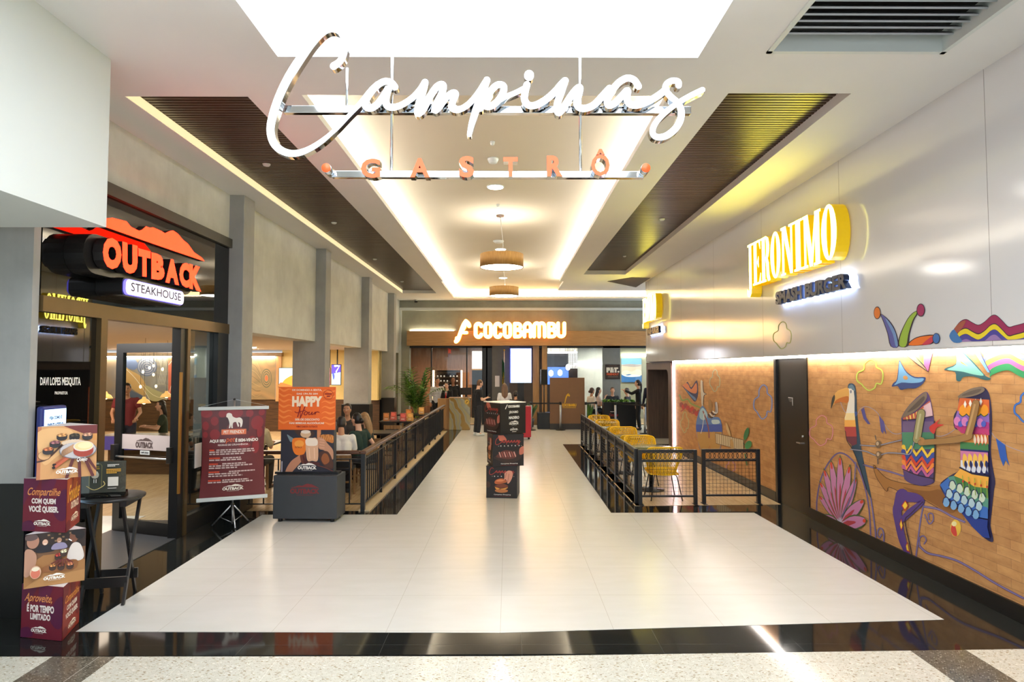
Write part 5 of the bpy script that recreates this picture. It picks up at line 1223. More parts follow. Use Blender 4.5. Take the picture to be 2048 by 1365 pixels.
# ---- stanchions with belts
def stanchion(px, by, label, belt_to=None):
    p = onZ(px, by, 0.0); t = root('belt_stanchion', label, 'stanchion', (p.x, p.y, 0.002), 0, 'steel belt stanchions')
    MB().lathe([(0.17, 0), (0.17, 0.012), (0.05, 0.03), (0.03, 0.04)], M_BMET, n=28).build('base', t)
    MB().lathe([(0.037, 0.03), (0.037, 0.93)], M_STEEL, n=18).build('post', t)
    MB().lathe([(0.04, 0.86), (0.04, 0.95), (0.03, 0.955)], M_BMET, n=18).build('belt_head', t)
    return t, p
BELT = mat('black_webbing', (20, 20, 22), 0.6)
st = [stanchion(1062, 861, 'steel belt stanchion left of the black loudspeaker'), stanchion(1121, 861, 'steel belt stanchion in front of the brown partition'), stanchion(1172, 861, 'steel belt stanchion at the right edge of the brown partition'),
      stanchion(1192.5, 859, 'steel belt stanchion behind the two diners in white'), stanchion(1231, 862, 'steel belt stanchion in front of the black planter box'), stanchion(1290, 868, 'steel belt stanchion beside the waitress in black')]
for i, j in ((0, 1), (2, 3), (4, 5), (1, 2)):
    if (i, j) == (1, 2): continue
    t, p = st[i]; q = st[j][1]; d = Vector((q.x - p.x, q.y - p.y, 0)); u = d.normalized() * 0.045
    MB().add([(u.x, u.y, 0.88), (d.x - u.x, d.y - u.y, 0.88), (d.x - u.x, d.y - u.y, 0.93), (u.x, u.y, 0.93)], [(0, 1, 2, 3)], BELT).build('belt', t)

# ---- partition, loudspeaker, planter
YP_ = onZ(1134, 861, 0).y + 0.25
p0, p1 = onY(1100, 860, YP_), onY(1169, 756, YP_)
t = root('partition_screen', 'tall brown partition with gold prawn emblem in front of the restaurant', 'partition', ((p0.x + p1.x) / 2, YP_, 0))
w_ = (p1.x - p0.x) / 2
MB().box((-w_, 0, 0.0), (w_, 0.08, 0.2), mat('dark_plinth', (54, 50, 48), 0.5)).build('plinth', t)
MB().box((-w_, -0.005, 0.2), (w_, 0.085, p1.z), mat('brown_leatherette', (126, 90, 60), 0.5, noise=0.08)).build('panel', t)
a = Art(plane((-w_, -0.005, p1.z), (2 * w_, 0, 0), (0, 0, -(p1.z - 0.2))), start=0.002); GD = (236, 182, 40)
a.line([(0.43, 0.55), (0.46, 0.45), (0.50, 0.38), (0.56, 0.40)], [0.025, 0.03, 0.04, 0.03], GD, asp=1.3); a.line([(0.50, 0.37), (0.53, 0.35), (0.57, 0.39)], 0.02, GD, asp=1.3); a.text('COCOBAMBU', 0.35, 0.565, 0.76, 0.63, GD, 0.06); a.rect(0.36, 0.647, 0.75, 0.657, GD); a.build('gold_emblem', t)
p = onZ(1089, 859, 0)
t = root('loudspeaker', 'black loudspeaker on a pole over a square black subwoofer', 'loudspeaker', (p.x, p.y + 0.25, 0.002))
MB().box((-0.24, -0.24, 0), (0.24, 0.24, 0.56), M_BLACK).build('subwoofer', t, bevel=0.01)
MB().tube([(0, 0, 0.56), (0, 0, 1.55)], 0.02, M_BMET).build('pole', t)
MB().box((-0.115, -0.12, 1.52), (0.115, 0.12, 2.06), M_BLACK).build('speaker_box', t, bevel=0.015)
MB().box((-0.10, -0.125, 1.54), (0.10, -0.119, 2.04), mat('speaker_grille', (30, 30, 32), 0.7)).build('grille', t)
p0, p1 = onZ(1207, 858, 0), onZ(1272, 858, 0); hy = 0.92
t = root('planter_box', 'long black planter box with leafy tops in front of the seated diners', 'planter', ((p0.x + p1.x) / 2, p0.y + 0.12, 0.002))
w_ = (p1.x - p0.x) / 2
MB().box((-w_, -0.2, 0), (w_, 0.2, hy), M_BLACK).build('box_body', t, bevel=0.01)
a = Art(plane((-w_, -0.2, hy), (2 * w_, 0, 0), (0, 0, -hy)), start=0.0015); a.text('Campinas', 0.16, 0.42, 0.44, 0.56, (190, 50, 44), 0.0, 0.3); a.text('GASTRÔ', 0.18, 0.62, 0.44, 0.66, (220, 214, 210), 0.03); a.rect(0.2, 0.345, 0.32, 0.365, (220, 214, 210)); a.build('printed_logo', t)
def leafmat(c): return mat('leaf_green', c, 0.45, noise=0.2, nscale=20)
def leaf(mb, p, d, L, w, mt, droop=0.3):
    d = d.normalized(); s = d.cross(Vector((0, 0, 1)));  s = s.normalized() if s.length > 0.01 else Vector((1, 0, 0)); pts = []
    for k in range(5):
        f = k / 4; c = p + d * L * f - Vector((0, 0, droop * L * f * f)); ww = w * math.sin(math.pi * (0.12 + 0.88 * f)) if f < 1 else 0.001
        pts += [c - s * ww / 2, c + Vector((0, 0, -ww * 0.15)), c + s * ww / 2]
    mb.add(pts, [(3 * k + j, 3 * k + j + 1, 3 * k + j + 4, 3 * k + j + 3) for k in range(4) for j in range(2)], mt, True)
rnd = random.Random(3)
mb = MB(); G1, G2 = leafmat((66, 116, 40)), leafmat((104, 158, 52))
for i in range(170):
    leaf(mb, Vector((rnd.uniform(-w_, w_), rnd.uniform(-0.15, 0.15), hy)), Vector((rnd.uniform(-1, 1), rnd.uniform(-1, 1), rnd.uniform(0.4, 1.4))), rnd.uniform(0.08, 0.2), 0.05, rnd.choice((G1, G2)))
mb.build('foliage', t)
def bush(name, label, loc, pot_r, pot_h, n, lh, spread, w, cols, upright=1.0):
    t = root(name, label, 'potted plant', loc)
    MB().lathe([(pot_r * 0.75, 0), (pot_r, pot_h), (pot_r * 0.9, pot_h), (pot_r * 0.88, pot_h * 0.92)], mat('dark_plant_pot', (44, 40, 38), 0.5), n=24).build('pot', t)
    mb = MB()
    for i in range(n):
        an = rnd.uniform(0, 6.283); leaf(mb, Vector((pot_r * 0.4 * math.cos(an), pot_r * 0.4 * math.sin(an), pot_h * 0.95)), Vector((spread * math.cos(an), spread * math.sin(an), upright)), lh * rnd.uniform(0.7, 1.1), w, leafmat(rnd.choice(cols)), 0.15)
    mb.build('foliage', t); return t
p = onZ(1190, 862, 0); bush('potted_plant', 'upright green potted plant beside the black planter box', (p.x - 0.12, p.y + 0.75, 0), 0.16, 0.3, 26, 0.75, 0.25, 0.07, [(92, 140, 56), (62, 110, 44)])
p = onZ(1068, 860, 0); bush('potted_plant', 'dark green potted shrub left of the loudspeaker stand', (p.x - 0.1, p.y + 1.0, 0), 0.16, 0.3, 60, 0.72, 0.4, 0.06, [(44, 82, 36), (62, 104, 46)])

# ---- palm by the host stand
p = Vector((-2.95, 20.3, 0.0)); t = root('potted_palm', 'tall arching potted palm beside the host stand, left of the restaurant entrance', 'potted plant', p)
MB().lathe([(0.2, 0), (0.26, 0.5), (0.23, 0.5), (0.22, 0.46)], mat('dark_plant_pot', (44, 40, 38), 0.5), n=24).build('pot', t)
mb = MB(); st_ = MB()
for i in range(26):
    an = rnd.uniform(0, 6.283); lean = rnd.uniform(0.12, 0.6) if i > 3 else 0.9; hgt = rnd.uniform(1.35, 1.95)
    pts = [Vector((0.06 * math.cos(an), 0.06 * math.sin(an), 0.45))]
    for k in range(1, 9):
        f = k / 8; pts.append(Vector((math.cos(an) * (0.06 + lean * f ** 1.8), math.sin(an) * (0.06 + lean * f ** 1.8), 0.45 + hgt * f - 0.55 * lean * f ** 3)))
    st_.tube(pts, [0.014 - 0.0012 * k for k in range(9)], leafmat((96, 120, 52)), 5)
    for k in range(3, 9):
        for s_ in (-1, 1):
            for m_ in (0.0, 0.5):
                b = pts[k - 1].lerp(pts[k], m_); d = (pts[k] - pts[k - 1]).normalized(); side = d.cross(Vector((math.cos(an), math.sin(an), 0.3))).normalized() * s_
                leaf(mb, b, d * 0.8 + side * 0.9 + Vector((0, 0, -0.1)), 0.5 * (1.25 - 0.07 * k), 0.05, leafmat(rnd.choice([(84, 136, 54), (112, 164, 66), (60, 104, 44)])), 0.35)
mb.build('fronds', t); st_.build('stalks', t)

# ---- host stand
p0, p1 = onZ(898, 861, 0), onZ(939, 862, 0)
t = root('host_stand', 'host stand with veined onyx front and round gold emblem by the restaurant entrance', 'host stand', ((p0.x + p1.x) / 2, p0.y + 0.28, 0.002)); w_ = (p1.x - p0.x) / 2
N_ = N('veined_onyx'); wv = N_.new('ShaderNodeTexWave'); wv.inputs['Scale'].default_value = 0.8; wv.inputs['Distortion'].default_value = 14.0; wv.inputs['Detail'].default_value = 3
N_.link(N_.mapping(rot=(0, R(35), 0)), wv.inputs['Vector']); N_.base(N_.ramp(wv.outputs['Fac'], [(0.15, rgb(160, 130, 70)), (0.3, rgb(176, 172, 146)), (0.7, rgb(156, 156, 142)), (0.95, rgb(176, 166, 126))])); N_.rough(0.15)
MB().box((-w_, -0.25, 0.0), (w_, 0.2, 1.08), N_.m).build('onyx_front', t, bevel=0.006)
MB().box((-w_ - 0.02, -0.26, 1.08), (w_ + 0.02, 0.22, 1.10), M_OAK).build('counter_top', t)
MB().box((-w_ - 0.42, 0.0, 0.0), (-w_ - 0.005, 0.3, 1.05), M_OAKV).build('side_return', t)
a = Art(plane((-w_, -0.25, 1.08), (2 * w_, 0, 0), (0, 0, -1.08)), start=0.002); a.ell(0.85, 0.12, 0.11, 0.08, (206, 164, 50)); a.ell(0.85, 0.12, 0.09, 0.066, (226, 190, 80)); a.line([(0.82, 0.15), (0.85, 0.10), (0.89, 0.11)], 0.03, (120, 84, 20)); a.build('gold_emblem', t)
m = root('monitor', 'black computer monitor on the host stand counter', 'monitor', (t.location.x + w_ * 0.55, t.location.y, 1.105), R(20))
MB().box((-0.08, -0.06, 0), (0.08, 0.06, 0.012), M_BLACK).build('foot', m); MB().box((-0.02, 0, 0.01), (0.02, 0.03, 0.12), M_BLACK).build('stand', m); MB().box((-0.2, -0.02, 0.08), (0.2, 0.0, 0.33), M_BLACK).build('screen_case', m, bevel=0.006)

# ---- things on the far front
def facing(px0, py0, px1, py1, Y): q0, q1 = onY(px0, py0, Y), onY(px1, py1, Y); return min(q0.x, q1.x), max(q0.x, q1.x), min(q0.z, q1.z), max(q0.z, q1.z)
x0, x1, z0, z1 = facing(1020, 766, 1063, 697, YB - 0.25)
t = root('led_screen', 'bright white upright LED screen with blue edge at the restaurant front', 'screen', ((x0 + x1) / 2, YB - 0.25, 0))
hw = (x1 - x0) / 2
MB().box((-hw, -0.0, z0), (hw, 0.06, z1), mat('blue_screen_case', (60, 90, 220), 0.4, emit=(60, 90, 230), es=0.8)).build('case', t)
MB().box((-hw + 0.03, -0.006, z0 + 0.12), (hw - 0.01, 0.0, z1 - 0.02), glow('white_screen', (244, 246, 255), 2.2)).build('screen_panel', t)
MB().box((-hw + 0.03, -0.006, z0), (hw - 0.01, 0.0, z0 + 0.12), glow('sky_screen', (170, 206, 246), 1.6)).build('screen_foot', t)
MB().box((-0.12, 0.0, 0.0), (0.12, 0.06, z0), M_BMET).box((-0.3, -0.15, 0), (0.3, 0.2, 0.03), M_BMET).build('stand', t)
fp = onY(1003, 780, YB - 0.3)
t = root('flag', 'furled green flag with yellow and blue on a pole by the dark pier', 'flag', (fp.x + 0.1, YB - 0.3, 0))
MB().tube([(0, 0, 0.03), (0.0, 0, 2.75)], 0.014, M_STEEL).ball((0, 0, 2.77), 0.03, mat('gold_finial', (200, 160, 60), 0.3, metal=0.8)).build('pole', t)
MB().lathe([(0.14, 0), (0.14, 0.03), (0.03, 0.05)], M_BMET).build('base', t)
mb = MB(); n1, n2 = 12, 14
def FP(i, j): f = j / n2; return Vector((-0.02 - 0.10 * f * (i / n1) + (0.06 + 0.1 * f) * (i / n1) * 1.4 - 0.06, -0.03 + 0.04 * math.sin(i * 1.6), 2.45 - 1.45 * f - 0.15 * (i / n1)))
vs = [FP(i, j) for j in range(n2 + 1) for i in range(n1 + 1)]
GRN, FY, FB = mat('flag_green', (20, 96, 52), 0.7), mat('flag_yellow', (232, 196, 40), 0.7), mat('flag_blue', (30, 44, 110), 0.7)
for j in range(n2):
    for i in range(n1):
        q = abs(i / n1 - 0.55) / 0.5 + abs(j / n2 - 0.55) / 0.33; mt = FB if math.hypot((i / n1 - 0.55) / 0.9, (j / n2 - 0.55)) < 0.14 else FY if q < 1 else GRN
        mb.add([vs[j * (n1 + 1) + i], vs[j * (n1 + 1) + i + 1], vs[(j + 1) * (n1 + 1) + i + 1], vs[(j + 1) * (n1 + 1) + i]], [(0, 1, 2, 3)], mt, True)
mb.build('cloth', t)
x0, x1, z0, z1 = facing(990, 774, 999, 752, YB - 0.03)
tag(MB().box((x0, YB - 0.03, z0), (x1, YB - 0.022, z1), M_CARD).build('paper_notice'), 'small pale notice on the dark pier left of the flag', 'notice')
x0, x1, z0, z1 = facing(1211, 759, 1240, 729.5, YB - 0.02)
t = root('pet_sign', 'square dark brown sign with big cream PET letters on the grey panel', 'sign', ((x0 + x1) / 2, YB - 0.02, z0)); hw = (x1 - x0) / 2
MB().box((-hw, -0.01, 0), (hw, 0.012, z1 - z0), mat('dark_brown_board', (52, 38, 32), 0.5)).build('board', t)
a = Art(plane((-hw, -0.01, z1 - z0), (2 * hw, 0, 0), (0, 0, -(z1 - z0))), start=0.001); a.scrawl(0.2, 0.08, 0.8, 0.14, (110, 80, 64), 1); a.text('PET.', 0.06, 0.2, 0.96, 0.55, (236, 228, 212), 0.09); a.text('FRIENDLY', 0.08, 0.58, 0.92, 0.74, (206, 84, 40), 0.06); a.rect(0.15, 0.82, 0.85, 0.86, (130, 110, 96)); a.build('board_print', t)
x0, x1, z0, z1 = facing(1243, 765, 1283, 717, 26.15)
t = root('sea_painting', 'large blue and sand seascape painting at the right of the restaurant', 'painting', ((x0 + x1) / 2, 26.15, z0)); hw = (x1 - x0) / 2
MB().box((-hw, 0, 0), (hw, 0.04, z1 - z0), mat('canvas_edge', (90, 100, 110), 0.6)).build('canvas', t)
a = Art(plane((-hw, 0, z1 - z0), (2 * hw, 0, 0), (0, 0, -(z1 - z0))), start=0.001)
a.rect(0, 0, 1, 0.26, (120, 176, 206)); a.rect(0, 0.26, 1, 0.62, (196, 186, 166)); a.rect(0, 0.62, 1, 1, (52, 108, 168)); a.blob([(0, 0.62), (0.2, 0.5), (0.5, 0.56), (0.8, 0.46), (1, 0.55), (1, 0.7), (0.7, 0.74), (0.4, 0.66), (0.1, 0.72)], (222, 210, 188)); a.blob([(0.05, 0.68), (0.3, 0.72), (0.6, 0.68), (0.95, 0.74), (0.6, 0.78), (0.2, 0.76)], (214, 226, 236)); a.blob([(0, 0.3), (0.4, 0.24), (1, 0.3), (0.6, 0.36)], (160, 150, 150)); a.build('painted_surface', t)

# ---- inside the restaurant: wine rack, kitchen, pendants
t = root('wine_rack', 'lit wine rack behind the host stand, rows of bottles between glowing sides', 'wine rack', (-2.5, 26.9, 0))
x0, x1, z0, z1 = facing(866, 800, 925, 741, 26.9); x0 += 2.5; x1 += 2.5
MB().box((x0, 0.0, 0.6), (x1, 0.06, z1), mat('dark_rack_back', (58, 40, 32), 0.5)).box((x0, -0.25, z1), (x1, 0.06, z1 + 0.06), M_WLN).box((x0, -0.25, 0.0), (x1, 0.06, 0.6), M_WLN).build('cabinet', t)
for s_ in (x0, x1 - 0.06): MB().box((s_, -0.22, 0.6), (s_ + 0.06, 0.0, z1), glow('rack_light', (255, 210, 160), 3.5)).build('side_light', t)
for k in range(7): MB().box((x0 + 0.06, -0.22, 0.7 + 0.2 * k), (x1 - 0.06, 0.0, 0.715 + 0.2 * k), M_BOOTH).build('shelf', t)
bt = MB().tube([(0, 0, 0), (0, -0.16, 0)], 0.038, mat('bottle_glass', (30, 26, 24), 0.15), 12).tube([(0, -0.16, 0), (0, -0.19, 0)], [0.038, 0.03], M_CARD, 12).build('wine_bottle')
tag(bt, '', 'bottle', 'wine bottles in the lit rack'); bt.location = (-2.5 + x0 + 0.25, 26.86, 0.757)
lab = ['lowest', 'second', 'third', 'fourth', 'fifth', 'sixth']
bt['label'] = 'dark wine bottle lying in the lit rack behind the host stand'
for k in range(1, 6):
    for i in range(7):
        if (i * 7 + k * 3) % 4 == 0 or (k == 1 and i == 0): continue
        b = bt.copy(); COL.objects.link(b); b.location = (-2.5 + x0 + 0.22 + (x1 - x0 - 0.44) * i / 6, 26.86, 0.757 + 0.2 * k)
x0, x1, z0, z1 = facing(944, 738, 973, 698, 26.6)
t = root('lit_kitchen_wall', 'brightly lit white gridded wall glimpsed above the standing man', 'wall panel', ((x0 + x1) / 2, 26.6, 0)); hw = (x1 - x0) / 2
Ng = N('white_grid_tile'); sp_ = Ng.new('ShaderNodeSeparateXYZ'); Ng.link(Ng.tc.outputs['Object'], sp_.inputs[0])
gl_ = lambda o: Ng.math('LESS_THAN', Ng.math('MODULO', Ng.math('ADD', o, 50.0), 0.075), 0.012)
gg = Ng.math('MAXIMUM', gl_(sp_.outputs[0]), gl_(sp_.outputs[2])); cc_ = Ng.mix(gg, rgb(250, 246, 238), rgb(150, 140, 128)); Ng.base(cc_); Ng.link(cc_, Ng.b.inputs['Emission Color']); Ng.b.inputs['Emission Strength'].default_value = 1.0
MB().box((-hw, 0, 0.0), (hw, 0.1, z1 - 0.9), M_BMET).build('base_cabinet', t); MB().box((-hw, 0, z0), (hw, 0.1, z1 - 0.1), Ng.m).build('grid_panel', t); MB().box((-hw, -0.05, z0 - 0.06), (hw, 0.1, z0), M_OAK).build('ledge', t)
x0, x1, z0, z1 = facing(1096, 742, 1172, 694, 27.2)
t = root('lit_kitchen_screen', 'bright bar area with metal chain screen behind the brown partition', 'bar screen', ((x0 + x1) / 2, 27.2, 0)); hw = (x1 - x0) / 2
MB().box((-hw, 0.3, 0.0), (hw, 0.36, 3.0), mat('bar_wall', (70, 62, 62), 0.5)).build('bar_wall', t)
MB().box((-hw, 0.25, z1 - 0.28), (hw, 0.29, z1 - 0.2), glow('bar_led', (255, 248, 236), 4.0)).build('light_bar', t)
MB().box((-hw, 0.26, z1 - 0.18), (hw, 0.29, z1 + 0.02), glow('bar_header', (236, 222, 196), 0.9)).build('header', t)
MB().box((hw * 0.1, 0.2, z0 + 0.1), (hw, 0.29, z1 - 0.3), Ng.m).build('grid_panel', t)
MB().box((-hw, 0.2, z0 - 0.6), (hw * 0.1, 0.29, z0 + 0.16), glow('blue_lit_counter', (90, 130, 230), 0.8)).build('lit_counter', t)
mb = MB()
for i in range(26): mb.box((-hw * 0.1 + i * 0.05, 0.0, z0), (-hw * 0.1 + i * 0.05 + 0.012, 0.01, 2.98), M_BMET)
mb.build('hanging_screen', t)
for k, (px, py) in enumerate(((1102, 747), (1120, 746), (1136, 735))):
    q = onY(px, py, 26.5); s = root('glass_pendant', ['left', 'middle', 'right'][k] + ' one of three glowing white glass pendants above the brown partition', 'pendant lamp', q, 0, 'glass pendants above the partition')
    MB().ball((0, 0, 0), (0.10, 0.10, 0.13), glow('white_glass_globe', (250, 248, 255), 3.5)).build('globe', s); MB().tube([(0, 0, 0.12), (0, 0, 2.98 - q.z)], 0.006, M_BLACK, 5).build('cord', s)
x0, x1, z0, z1 = facing(1172, 730, 1208, 727, 26.1); led('restaurant_light_strip', (x0 - 0.5, 26.14, z0), (x1, 26.18, z1), glow('soft_led', (250, 246, 230), 6.0), 'thin white light strip on the pale panel right of the brown partition')
x0, x1, z0, z1 = facing(1244, 713, 1290, 709, 26.1); led('restaurant_light_strip', (x0, 26.12, z0), (x1 + 0.6, 26.18, z1), glow('soft_led', (250, 246, 230), 8.0), 'white light strip above the blue seascape painting')
area_light('restaurant_ceiling_lamp', (-2.0, 25.2, 2.95), 2.5, 1.2, 55, (1.0, 0.86, 0.70)); area_light('restaurant_ceiling_lamp', (4.6, 25.0, 2.95), 3.0, 1.2, 75, (1.0, 0.93, 0.82))
area_light('dining_ceiling_lamp', (-6.6, 17.5, 2.68), 3.0, 4.0, 130, (1.0, 0.84, 0.64)); area_light('dining_ceiling_lamp', (-9.0, 10.0, 2.68), 4.0, 4.0, 90, (1.0, 0.84, 0.66))
area_light('wall_art_fill', (-10.8, 19.6, 2.66), 5.0, 0.4, 70, (1.0, 0.92, 0.82), (R(35), 0, 0)); area_light('portal_lamp', (4.7, 17.8, 2.15), 0.5, 1.5, 10, (1.0, 0.85, 0.7))  # the lamp over the ringed wall art is an added fill to brighten it

# ---- inside the steakhouse
def bulb_lamp(px, py, Y, label, shade=True, br=1.0):
    q = onY(px, py, Y); s = root('bulb_pendant', label, 'pendant lamp', q, 0, 'bulb pendants in the steakhouse')
    MB().ball((0, 0, 0), (0.045 if shade else 0.026, 0.045 if shade else 0.026, 0.06 if shade else 0.04), glow('filament_bulb', (255, 214, 140), 8.0)).build('bulb', s)
    if shade: MB().lathe([(0.125, -0.04), (0.09, 0.02), (0.04, 0.05), (0.025, 0.09)], mat('amber_glass_shade', (206, 150, 80), 0.2, emit=(255, 190, 110), es=0.5)).build('shade', s)
    MB().tube([(0, 0, 0.03), (0, 0, 2.70 - q.z)], 0.003, M_BLACK, 5).build('cord', s)
bulb_lamp(288, 803, 12.5, 'amber shaded bulb pendant low in the glass door, near the man in red'); bulb_lamp(333, 791, 13.5, 'amber shaded bulb pendant at the right of the glass door')
bulb_lamp(211, 793, 12.0, 'bulb pendant glimpsed between the bronze post and the glass door')
for px, py, Y, lb in ((286, 744, 15.0, 'small bare bulb left of the blue rings on the wall art'), (299, 736, 16.0, 'small bare bulb in the middle of the blue ringed wall art'), (307, 732, 17.0, 'topmost small bare bulb before the blue rings'), (325, 739, 15.5, 'small bare bulb before the oak strip beside the wall art'), (307, 750, 16.5, 'small bare bulb just below the blue rings'), (281, 774, 15.0, 'small bare bulb low before the ochre wall art'), (312, 773, 16.0, 'small bare bulb low at the right of the ochre wall art')): bulb_lamp(px, py, Y, lb, False)
x0, x1, z0, z1 = facing(557, 775, 588, 736, 20.8)
t = root('lit_poster', 'lit blue and orange poster on the cream steakhouse wall', 'poster', ((x0 + x1) / 2, 20.8, z0)); hw = (x1 - x0) / 2
MB().box((-hw, 0, 0), (hw, 0.06, z1 - z0), M_BMET).build('frame', t)
a = Art(plane((-hw, 0, z1 - z0), (2 * hw, 0, 0), (0, 0, -(z1 - z0))), start=0.001, emit=0.8); a.rect(0.03, 0.02, 0.97, 0.98, (150, 200, 214)); a.scrawl(0.25, 0.1, 0.95, 0.3, (216, 236, 240), 1, 0.8); a.blob([(0.2, 0.98), (0.3, 0.7), (0.6, 0.5), (0.97, 0.42), (0.97, 0.98)], (236, 126, 40)); a.blob([(0.03, 0.85), (0.15, 0.75), (0.4, 0.8), (0.8, 0.9), (0.9, 0.98), (0.05, 0.98)], (150, 92, 44)); a.build('poster_print', t)
def tv(px0, py0, px1, py1, Y, label, fn):
    x0, x1, z0, z1 = facing(px0, py0, px1, py1, Y); t = root('television', label, 'television', ((x0 + x1) / 2, Y, z0)); hw = (x1 - x0) / 2
    MB().box((-hw, 0, 0), (hw, 0.06, z1 - z0), M_BLACK).build('case', t); a = Art(plane((-hw, 0, z1 - z0), (2 * hw, 0, 0), (0, 0, -(z1 - z0))), start=0.001, emit=1.3); fn(a); a.build('picture', t); MB().tube([(0, 0.05, (z1 - z0) * 0.5), (0, 0.12, z1 - z0), (0, 0.12, 2.70 - z0)], 0.02, M_BMET).build('ceiling_mount', t); return t
def show7(a):
    a.rect(0.04, 0.03, 0.96, 0.97, (150, 214, 250)); a.poly([(0.04, 0.03), (0.96, 0.03), (0.96, 0.38), (0.04, 0.46)], (60, 44, 200)); a.line([(0.35, 0.08), (0.85, 0.08), (0.5, 0.36)], 0.09, (236, 240, 255), 0); a.blob([(0.1, 0.45), (0.25, 0.4), (0.35, 0.55), (0.3, 0.72), (0.2, 0.72)], (50, 60, 170)); a.rect(0.3, 0.7, 0.9, 0.92, (206, 244, 255))
tv(662.5, 771, 682, 729, 20.0, 'bright blue television showing a big number seven, between two pillars', show7)
def brick_p(a):
    a.rect(0.05, 0.02, 0.95, 0.98, (120, 66, 74))
    for i in range(5): a.rect(0.15, 0.08 + 0.18 * i, 0.85, 0.18 + 0.18 * i, (176, 120, 116) if i % 2 else (80, 40, 56))
tv(653, 771, 661, 736, 20.05, 'narrow maroon menu screen left of the blue television', brick_p)
x0, x1, z0, z1 = facing(748, 766, 758, 741, 20.85)
tag(MB().box((x0, 20.85, z0), (x1, 20.88, (z0 + z1) / 2 - 0.02), mat('framed_print', (170, 130, 110), 0.5)).box((x0, 20.85, (z0 + z1) / 2 + 0.02), (x1, 20.88, z1), mat('framed_print', (170, 130, 110), 0.5)).build('wall_poster'), 'pair of small brownish prints on the cream wall past the third pillar', 'poster')
q = onZ(247, 637, 2.695); t = root('downlight', 'round white downlight in the steakhouse ceiling just inside the open door', 'downlight', q)
MB().lathe([(0.10, -0.006), (0.105, 0.004)], M_WHITE, n=24).build('trim_ring', t); MB().lathe([(0.085, -0.009), (0.085, -0.006)], glow('entry_downlight', (255, 250, 240), 30.0), n=24).build('diffuser', t)
area_light('entrance_ceiling_lamp', (-5.4, 7.6, 2.66), 0.8, 1.6, 45, (1.0, 0.96, 0.9))
q = onZ(508, 693, 2.695); t = root('downlight', 'small white downlight in the steakhouse ceiling beside the first pillar', 'downlight', q)
MB().lathe([(0.07, -0.05), (0.07, 0.004)], M_WHITE, n=20).build('trim_ring', t); MB().lathe([(0.06, -0.053), (0.06, -0.05)], glow('dining_spot', (255, 250, 240), 25.0), n=20).build('diffuser', t)
# dining tables, chairs and cards
M_DTOP = mat('black_table_laminate', (34, 33, 34), 0.3); M_CWOOD = wood('light_chair_wood', (120, 90, 58), (156, 120, 78), 0.45, 'Z'); M_VINYL = mat('black_vinyl', (24, 24, 26), 0.45)
tb = root('dining_table', '', 'table', (-2.85, 16.2, 0.004), 0, 'black steakhouse terrace tables')
MB().box((-0.42, -0.38, 0.72), (0.42, 0.38, 0.755), M_DTOP).build('tabletop', tb, bevel=0.006); MB().lathe([(0.04, 0.02), (0.04, 0.72)], M_BMET, n=14).build('pole', tb); MB().box((-0.28, -0.28, 0), (0.28, 0.28, 0.02), M_BMET).build('base', tb)
tb['label'] = 'black dining table with four upright cards, past the blonde diner'
for x, y, lb in ((-3.2, 11.25, 'black dining table of the group seated nearest the railing corner'), (-2.75, 13.3, 'empty black dining table behind the blonde diner'), (-2.8, 18.5, 'black dining table farthest along the terrace railing'), (-4.6, 11.4, 'black dining table of the man in a beige shirt')): copy_thing(tb, (x, y, 0.004), 0, lb)
dc = root('dining_chair', '', 'chair', (0, 0, 0), 0, 'wooden steakhouse terrace chairs')
MB().box((-0.21, -0.2, 0.44), (0.21, 0.21, 0.49), M_VINYL).build('seat', dc, bevel=0.015)
for sx in (-1, 1):
    MB().bar((sx * 0.19, 0.19, 0), (sx * 0.185, 0.18, 0.45), 0.035, 0.035, M_CWOOD).build('leg', dc); MB().bar((sx * 0.19, -0.24, 0), (sx * 0.185, -0.19, 0.46), 0.035, 0.035, M_CWOOD).bar((sx * 0.185, -0.19, 0.46), (sx * 0.182, -0.225, 0.70), 0.035, 0.03, M_CWOOD).build('leg', dc)
MB().bar((-0.18, -0.222, 0.655), (0.18, -0.222, 0.655), 0.025, 0.09, M_CWOOD).build('back_rail', dc); MB().box((-0.165, -0.215, 0.50), (0.165, -0.19, 0.60), M_VINYL).build('backrest', dc, bevel=0.01)
MB().bar((-0.18, 0.19, 0.2), (0.18, 0.19, 0.2), 0.02, 0.03, M_CWOOD).build('stretcher', dc)
for i, (x, y, rz, lb) in enumerate([(-2.74, 10.32, 5, 'wooden chair under the man in the white shirt'), (-2.56, 11.0, 60, 'wooden chair under the woman in the dark green top'), (-2.58, 11.75, 85, 'wooden chair under the long-haired blonde diner'), (-3.2, 12.5, 180, 'wooden chair of the man hidden behind the green-clad woman'), (-4.35, 10.72, 0, 'wooden chair under the man in the beige shirt'), (-4.9, 12.1, 180, 'wooden chair of the woman facing the man in beige'),
                                     (-2.75, 12.75, 0, 'empty dark wooden chair near the railing behind the blonde diner'), (-2.7, 13.9, 180, 'empty dark wooden chair at the far side of the second terrace table'), (-2.85, 15.6, 0, 'empty wooden chair before the table with four cards'), (-2.8, 17.95, 0, 'empty wooden chair at the farthest terrace table')]):
    if i == 0: dc.location = (x, y, 0.004); dc.rotation_euler = (0, 0, R(rz)); dc['label'] = lb
    else: copy_thing(dc, (x, y, 0.004), R(rz), lb)
